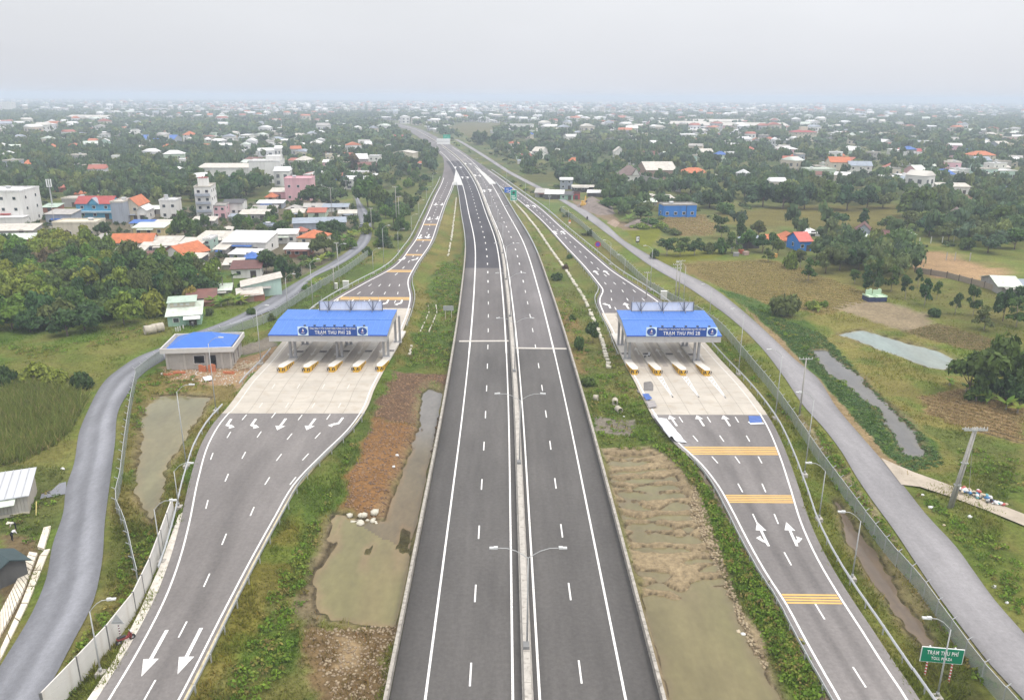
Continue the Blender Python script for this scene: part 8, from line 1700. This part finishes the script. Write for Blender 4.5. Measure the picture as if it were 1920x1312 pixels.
bo = obj('boom', MB().prism([(.9, 1.6), (2.4, 4.8), (2.8, 4.9), (1.5, 1.6)], .1, .45, 'x').mesh('boom', EY), t_); obj('stick', MB().prism([(2.3, 4.7), (4.6, 2.6), (4.8, 2.9), (2.8, 5.1)], .12, .42, 'x').mesh('stick', EY), bo); obj('bucket', MB().prism([(4.4, 2.7), (5.0, 2.6), (5.0, 1.7), (4.3, 1.5), (4.0, 2.0)], -.2, .7, 'x').mesh('bucket', EK), bo)
def car(label, u, v, col, rz, name='parked_car'):
    x, y, _ = P(u, v, -.75); t_ = thing(name, label, 'car', (x, y, gz(x, y) + .12), rz); m = mat('car ' + label[:12], col, .3, .03, spec=.6)
    obj('body', MB().prism([(-2.0, .3), (2.0, .3), (2.05, .75), (1.3, .95), (-1.9, 1.0), (-2.05, .7)], -.85, .85, 'x').mesh('body', m), t_)
    cb = obj('cabin', MB().prism([(-1.5, .98), (1.15, .94), (.5, 1.5), (-1.1, 1.52)], -.75, .75, 'x').mesh('cabin', GLASS), t_); obj('roof', MB().box((0, -.3, 1.53), (1.45, 1.6, .06)).mesh('roof', m), t_)
    for sx in (-.8, .8):
        for sy in (-1.25, 1.3): obj('wheel', MB().tube((sx - .1, sy, .32), (sx + .1, sy, .32), .32, None, 12).mesh('wheel', EK), t_)
        obj('headlight', MB().box((sx * .75, 2.02, .68), (.3, .06, .14)).mesh('headlight', WHITE), t_)
car('small grey car in shade on the village lane beside the yellow-green shrubs', 679, 427, (.12,.14,.17), .1)
def motorbike(label, u, v, rz, col, z=None, lean=.12):
    x, y, _ = P(u, v, -.1 if z is None else z); t_ = thing('motorbike', label, 'motorbike', (x, y, (gz(x, y) if z is None else z)), rz); t_.rotation_euler = (0, lean, rz); m = mat('bike ' + label[:10], col, .35, .05, spec=.6)
    for sy, nm in ((-.62, 'wheel'), (.62, 'wheel')):
        w = obj(nm, MB().tube((-.05, sy, .29), (.05, sy, .29), .29, None, 14).mesh('wheel', EK), t_); obj('hub', MB().tube((-.07, sy, .29), (.07, sy, .29), .12, None, 8).mesh('hub', STEEL), w)
    obj('body', MB().prism([(-.75, .62), (-.2, .45), (.25, .42), (.5, .75), (.42, .95), (.2, .6), (-.2, .68), (-.8, .78)], -.13, .13, 'x').mesh('body', m), t_); obj('seat', MB().box((0, -.35, .80), (.26, .75, .1), 0, 0, -.06).mesh('seat', EK), t_)
    obj('leg_shield', MB().prism([(.38, .35), (.46, .35), (.60, .95), (.5, .97)], -.22, .22, 'x').mesh('leg_shield', m), t_); obj('handlebar', MB().tube((-.34, .48, 1.03), (.34, .48, 1.03), .03, None, 6).tube((0, .62, .35), (0, .48, 1.05), .035, None, 6).mesh('handlebar', STEEL_D), t_); obj('headlight', MB().box((0, .58, .95), (.2, .12, .16)).mesh('headlight', WHITE), t_)
    return t_
motorbike('white and black motorbike parked on the second lane island under the canopy', 1213, 670, -.9, (.6,.6,.62), .26)
motorbike('dark red motorbike standing between the noise wall and the guardrail', 236, 1203, -.75, (.22,.03,.03), -.13)
tm = motorbike('motorbike carrying a dark-clothed rider along the pale gravel road', 1101, 412, -.5, (.05,.05,.06), -.74, 0.0)
motorbike('dark motorbike parked at the doorway of the pale green roofed house', 362, 613, .6, (.06,.06,.07), -.72)
def person(label, loc, rz, joints, r, cloth, hat=None):
    """one skinned body; joints: name -> (x,y,z)"""
    t_ = thing('person', label, 'person', loc, rz)
    ed = [('pelvis','chest'),('chest','neck'),('neck','head'),('chest','shl'),('shl','ell'),('ell','hal'),('chest','shr'),('shr','elr'),('elr','har'),('pelvis','hil'),('hil','knl'),('knl','anl'),('anl','tol'),('pelvis','hir'),('hir','knr'),('knr','anr'),('anr','tor')]
    nm = list(joints); me = bpy.data.meshes.new('body'); me.from_pydata([joints[k] for k in nm], [(nm.index(a), nm.index(b)) for a, b in ed], []); me.update()
    o = obj('body', me); sk = o.modifiers.new('s', 'SKIN'); ss = o.modifiers.new('d', 'SUBSURF'); ss.levels = 1; ss.render_levels = 1
    for i, k in enumerate(nm): me.skin_vertices[0].data[i].radius = (r[k], r[k])
    me.skin_vertices[0].data[nm.index('pelvis')].use_root = True
    bpy.context.view_layer.update(); m2 = bpy.data.meshes.new_from_object(o.evaluated_get(bpy.context.evaluated_depsgraph_get())); bpy.data.objects.remove(o)
    SKIN = mat('skin', (.36,.22,.15), .6, .05); m2.materials.clear()
    for m_ in (cloth[0], cloth[1], SKIN): m2.materials.append(m_)
    P_ = {k: Vector(v) for k, v in joints.items()}
    for f in m2.polygons:
        c = f.center; k = min(P_, key=lambda q: (P_[q] - c).length); f.material_index = {'pelvis': 1, 'hil': 1, 'hir': 1, 'knl': 1, 'knr': 1, 'anl': 1, 'anr': 1, 'tol': 2, 'tor': 2, 'hal': 2, 'har': 2, 'head': 2, 'neck': 2}.get(k, 0); f.use_smooth = True
    obj('body', m2, t_)
    hd = P_['head']
    if hat: obj('conical_hat', MB().tube(hd + Vector((0, 0, .03)), hd + Vector((0, .02, .25)), .26, .01, 16).mesh('conical_hat', mat('hat straw', (.66,.62,.48), .8)), t_)
    else: obj('hair', mesh_np('hair', _ico[0] * np.array([.105, .115, .10]) + np.array(hd) + np.array([0, -.02, .03]), _ico[1], True, None, [mat('hair black', (.012,.012,.012), .5)]), t_)
    for s in (-1, 1):
        hnd = P_['hal' if s < 0 else 'har']; fb = MB()
        for q in range(4): fb.tube(hnd + Vector(((q - 1.5) * .02, .03, -.02)), hnd + Vector(((q - 1.5) * .024, .08, -.07 - .01 * (q % 2))), .010, .008, 5)
        fb.tube(hnd + Vector((-s * .03, .01, -.01)), hnd + Vector((-s * .06, .05, -.04)), .011, .009, 5); obj('fingers', fb.mesh('fingers', SKIN), t_)
    return t_
RAD = dict(pelvis=.145, chest=.15, neck=.06, head=.10, shl=.07, shr=.07, ell=.048, elr=.048, hal=.036, har=.036, hil=.10, hir=.10, knl=.065, knr=.065, anl=.042, anr=.042, tol=.035, tor=.035)
bend = dict(pelvis=(0, 0, .88), chest=(0, .36, 1.12), neck=(0, .50, 1.17), head=(0, .66, 1.16), shl=(-.19, .42, 1.10), shr=(.19, .42, 1.10), ell=(-.22, .50, .82), elr=(.22, .50, .82), hal=(-.12, .62, .60), har=(.12, .62, .60), hil=(-.1, 0, .84), hir=(.1, 0, .84), knl=(-.12, .06, .46), knr=(.13, .04, .46), anl=(-.12, -.02, .08), anr=(.13, -.04, .08), tol=(-.13, .15, .03), tor=(.15, .13, .03))
x, y, _ = P(23, 1013, -.9); person('bending person in white long-sleeved shirt and black trousers in the grass by the barn', (x, y, gz(x, y)), -.5, bend, RAD, (mat('shirt white', (.72,.72,.76), .8), mat('trousers black', (.012,.012,.018), .8)))
x, y, _ = P(31, 994, -.9); person('crouched person in dark clothes and pale conical hat by the barn', (x, y, gz(x, y)), 2.2, bend, RAD, (mat('shirt pale', (.55,.52,.50), .8), mat('trousers black', (.012,.012,.018), .8)), True)
sit = dict(pelvis=(0, -.3, .88), chest=(0, -.22, 1.24), neck=(0, -.18, 1.42), head=(0, -.16, 1.58), shl=(-.19, -.22, 1.32), shr=(.19, -.22, 1.32), ell=(-.27, .05, 1.12), elr=(.27, .05, 1.12), hal=(-.3, .42, 1.05), har=(.3, .42, 1.05), hil=(-.1, -.28, .86), hir=(.1, -.28, .86), knl=(-.18, .18, .72), knr=(.18, .18, .72), anl=(-.18, .12, .34), anr=(.18, .12, .34), tol=(-.18, .26, .30), tor=(.18, .26, .30))
person('dark-clothed person riding the motorbike on the pale gravel road', tm.location, -.5, sit, RAD, (mat('shirt dark', (.03,.03,.045), .8), mat('trousers black', (.012,.012,.018), .8)))
# yellow hose-like bamboo pole beside the barn, white posts by the lane, fence posts by the sand lot
x, y, _ = P(68, 962, -.9); tag(obj('bamboo_pole', MB().tube((-.5, 1.2, .9), (.45, -.8, .1), .07, .05, 7).mesh('bamboo_pole', mat('bamboo', (.55,.46,.17), .6))), 'yellow bamboo pole leaning in the grass beside the barn', 'bamboo pole').location = (x, y, gz(x, y))
def post_fence(label, pts, m, h=2.0, gap=4.0, panel=None, z=-.95, cat='fence'):
    W = [P(u, v, z) for u, v in pts]; t_ = thing('post_fence', label, cat)
    for a, b2 in zip(W[:-1], W[1:]):
        d = b2 - a; L = float(np.hypot(*d[:2])); n = max(1, round(L / gap))
        for k in range(n):
            p_ = a + d * k / n; obj('post', MB().box((0, 0, h / 2), (.22, .22, h)).mesh('post', m), t_, (p_[0], p_[1], gz(p_[0], p_[1])))
            if panel: q = a + d * (k + .5) / n; obj('panel', MB().box((0, 0, h * .45), (L / n - .25, .1, h * .85)).mesh('panel', panel), t_, (q[0], q[1], gz(q[0], q[1])), math.atan2(d[1], d[0]))
post_fence('row of pale concrete posts along the far side of the sand lot', [(1774,487),(1790,487),(1846,491)], CPOLE, 2.6, 3.6)
post_fence('low grey panel wall with dark posts along the near side of the sand lot', [(1715,510),(1775,520),(1845,540),(1880,552)], mat('post brown', (.12,.09,.075), .9), 1.9, 4.2, mat('panel greyish tan', (.30,.25,.20), .9, .15, .8))
post_fence('rows of thin white posts under the trees above the sand lot', [(1680,460),(1745,456),(1830,452)], mat('post white thin', (.58,.58,.54), .8), 2.4, 4.5)
post_fence('short line of white posts in front of the pale green roofed house', [(330,622),(338,619),(350,615)], mat('post white thin', (.58, .58, .54), .8), 1.0, .8)
# street clutter by the open shelter
for u, v, c, lab in ((1389,475,(.50,.12,.05),'red-orange box among the clutter of the open shelter'),(1380,480,(.30,.29,.30),'grey crate left of the red-orange box by the open shelter'),(1398,478,(.42,.30,.26),'brown crate in front of the open shelter'),(1451,483,(.55,.30,.07),'orange covered cart among trees left of the blue cottage'),(1369,465,(.5,.62,.58),'pale mint drum beside the open shelter')):
    x, y, _ = P(u, v, -.95); t_ = thing('crate', lab, 'crate', (x, y, gz(x, y)), RNG.uniform(-.4, .4)); m = mat('crate ' + lab[:9], c, .7, .12, 2)
    obj('body', MB().box((0, 0, .55), (1.7, 1.3, 1.1)).mesh('body', m), t_); obj('lid', MB().box((0, 0, 1.15), (1.85, 1.45, .1)).mesh('lid', m), t_); obj('batten', MB().box((0, -.68, .55), (1.7, .06, .12)).mesh('batten', m), t_)
# mobile antenna mast among the trees on the left
x, y, _ = P(100, 395, -.95); t_ = thing('antenna_mast', 'pale mobile antenna mast with long panels among trees near the white block', 'antenna mast', (x, y, gz(x, y)))
obj('mast', MB().tube((0, 0, 0), (0, 0, 12.5), .4, .25, 8).mesh('mast', STEEL), t_)
for k in range(6): a = k * math.pi / 3; obj('antenna_panel', MB().box((.95 * math.cos(a), .95 * math.sin(a), 12.2), (.38, .38, 3.2), a).mesh('antenna_panel', WHITE), t_)
obj('platform', MB().tube((0, 0, 10.4), (0, 0, 10.6), 1.1, None, 10).mesh('platform', STEEL), t_)

# ------------------------------------------------------------------ finish the labels: say what each stands by, then which of its like it is
def fit(s, n=16):
    return ' '.join(s.split()[:n])
NUM = {2: 'two', 3: 'three', 4: 'four', 5: 'five', 6: 'six', 7: 'seven', 8: 'eight', 9: 'nine', 10: 'ten'}
groups = {}
for o, wds, u, v in AUTO: groups.setdefault(wds + ' ' + near_land(u, v), []).append((u, v, o))
for base, L in groups.items():
    L.sort(key=lambda q: q[0]); n = len(L)
    for i, (u, v, o) in enumerate(L):
        if n == 1: s = base
        elif n == 2: s = ('leftmost of two: ', 'rightmost of two: ')[i] + base
        else:
            pos = 'leftmost' if i == 0 else ('rightmost' if i == n - 1 else (ORD[i] if i < 12 else '%dth' % (i + 1)) + ' from the left'); s = pos + ' of ' + NUM.get(n, str(n)) + ': ' + base
        o['label'] = fit(s)
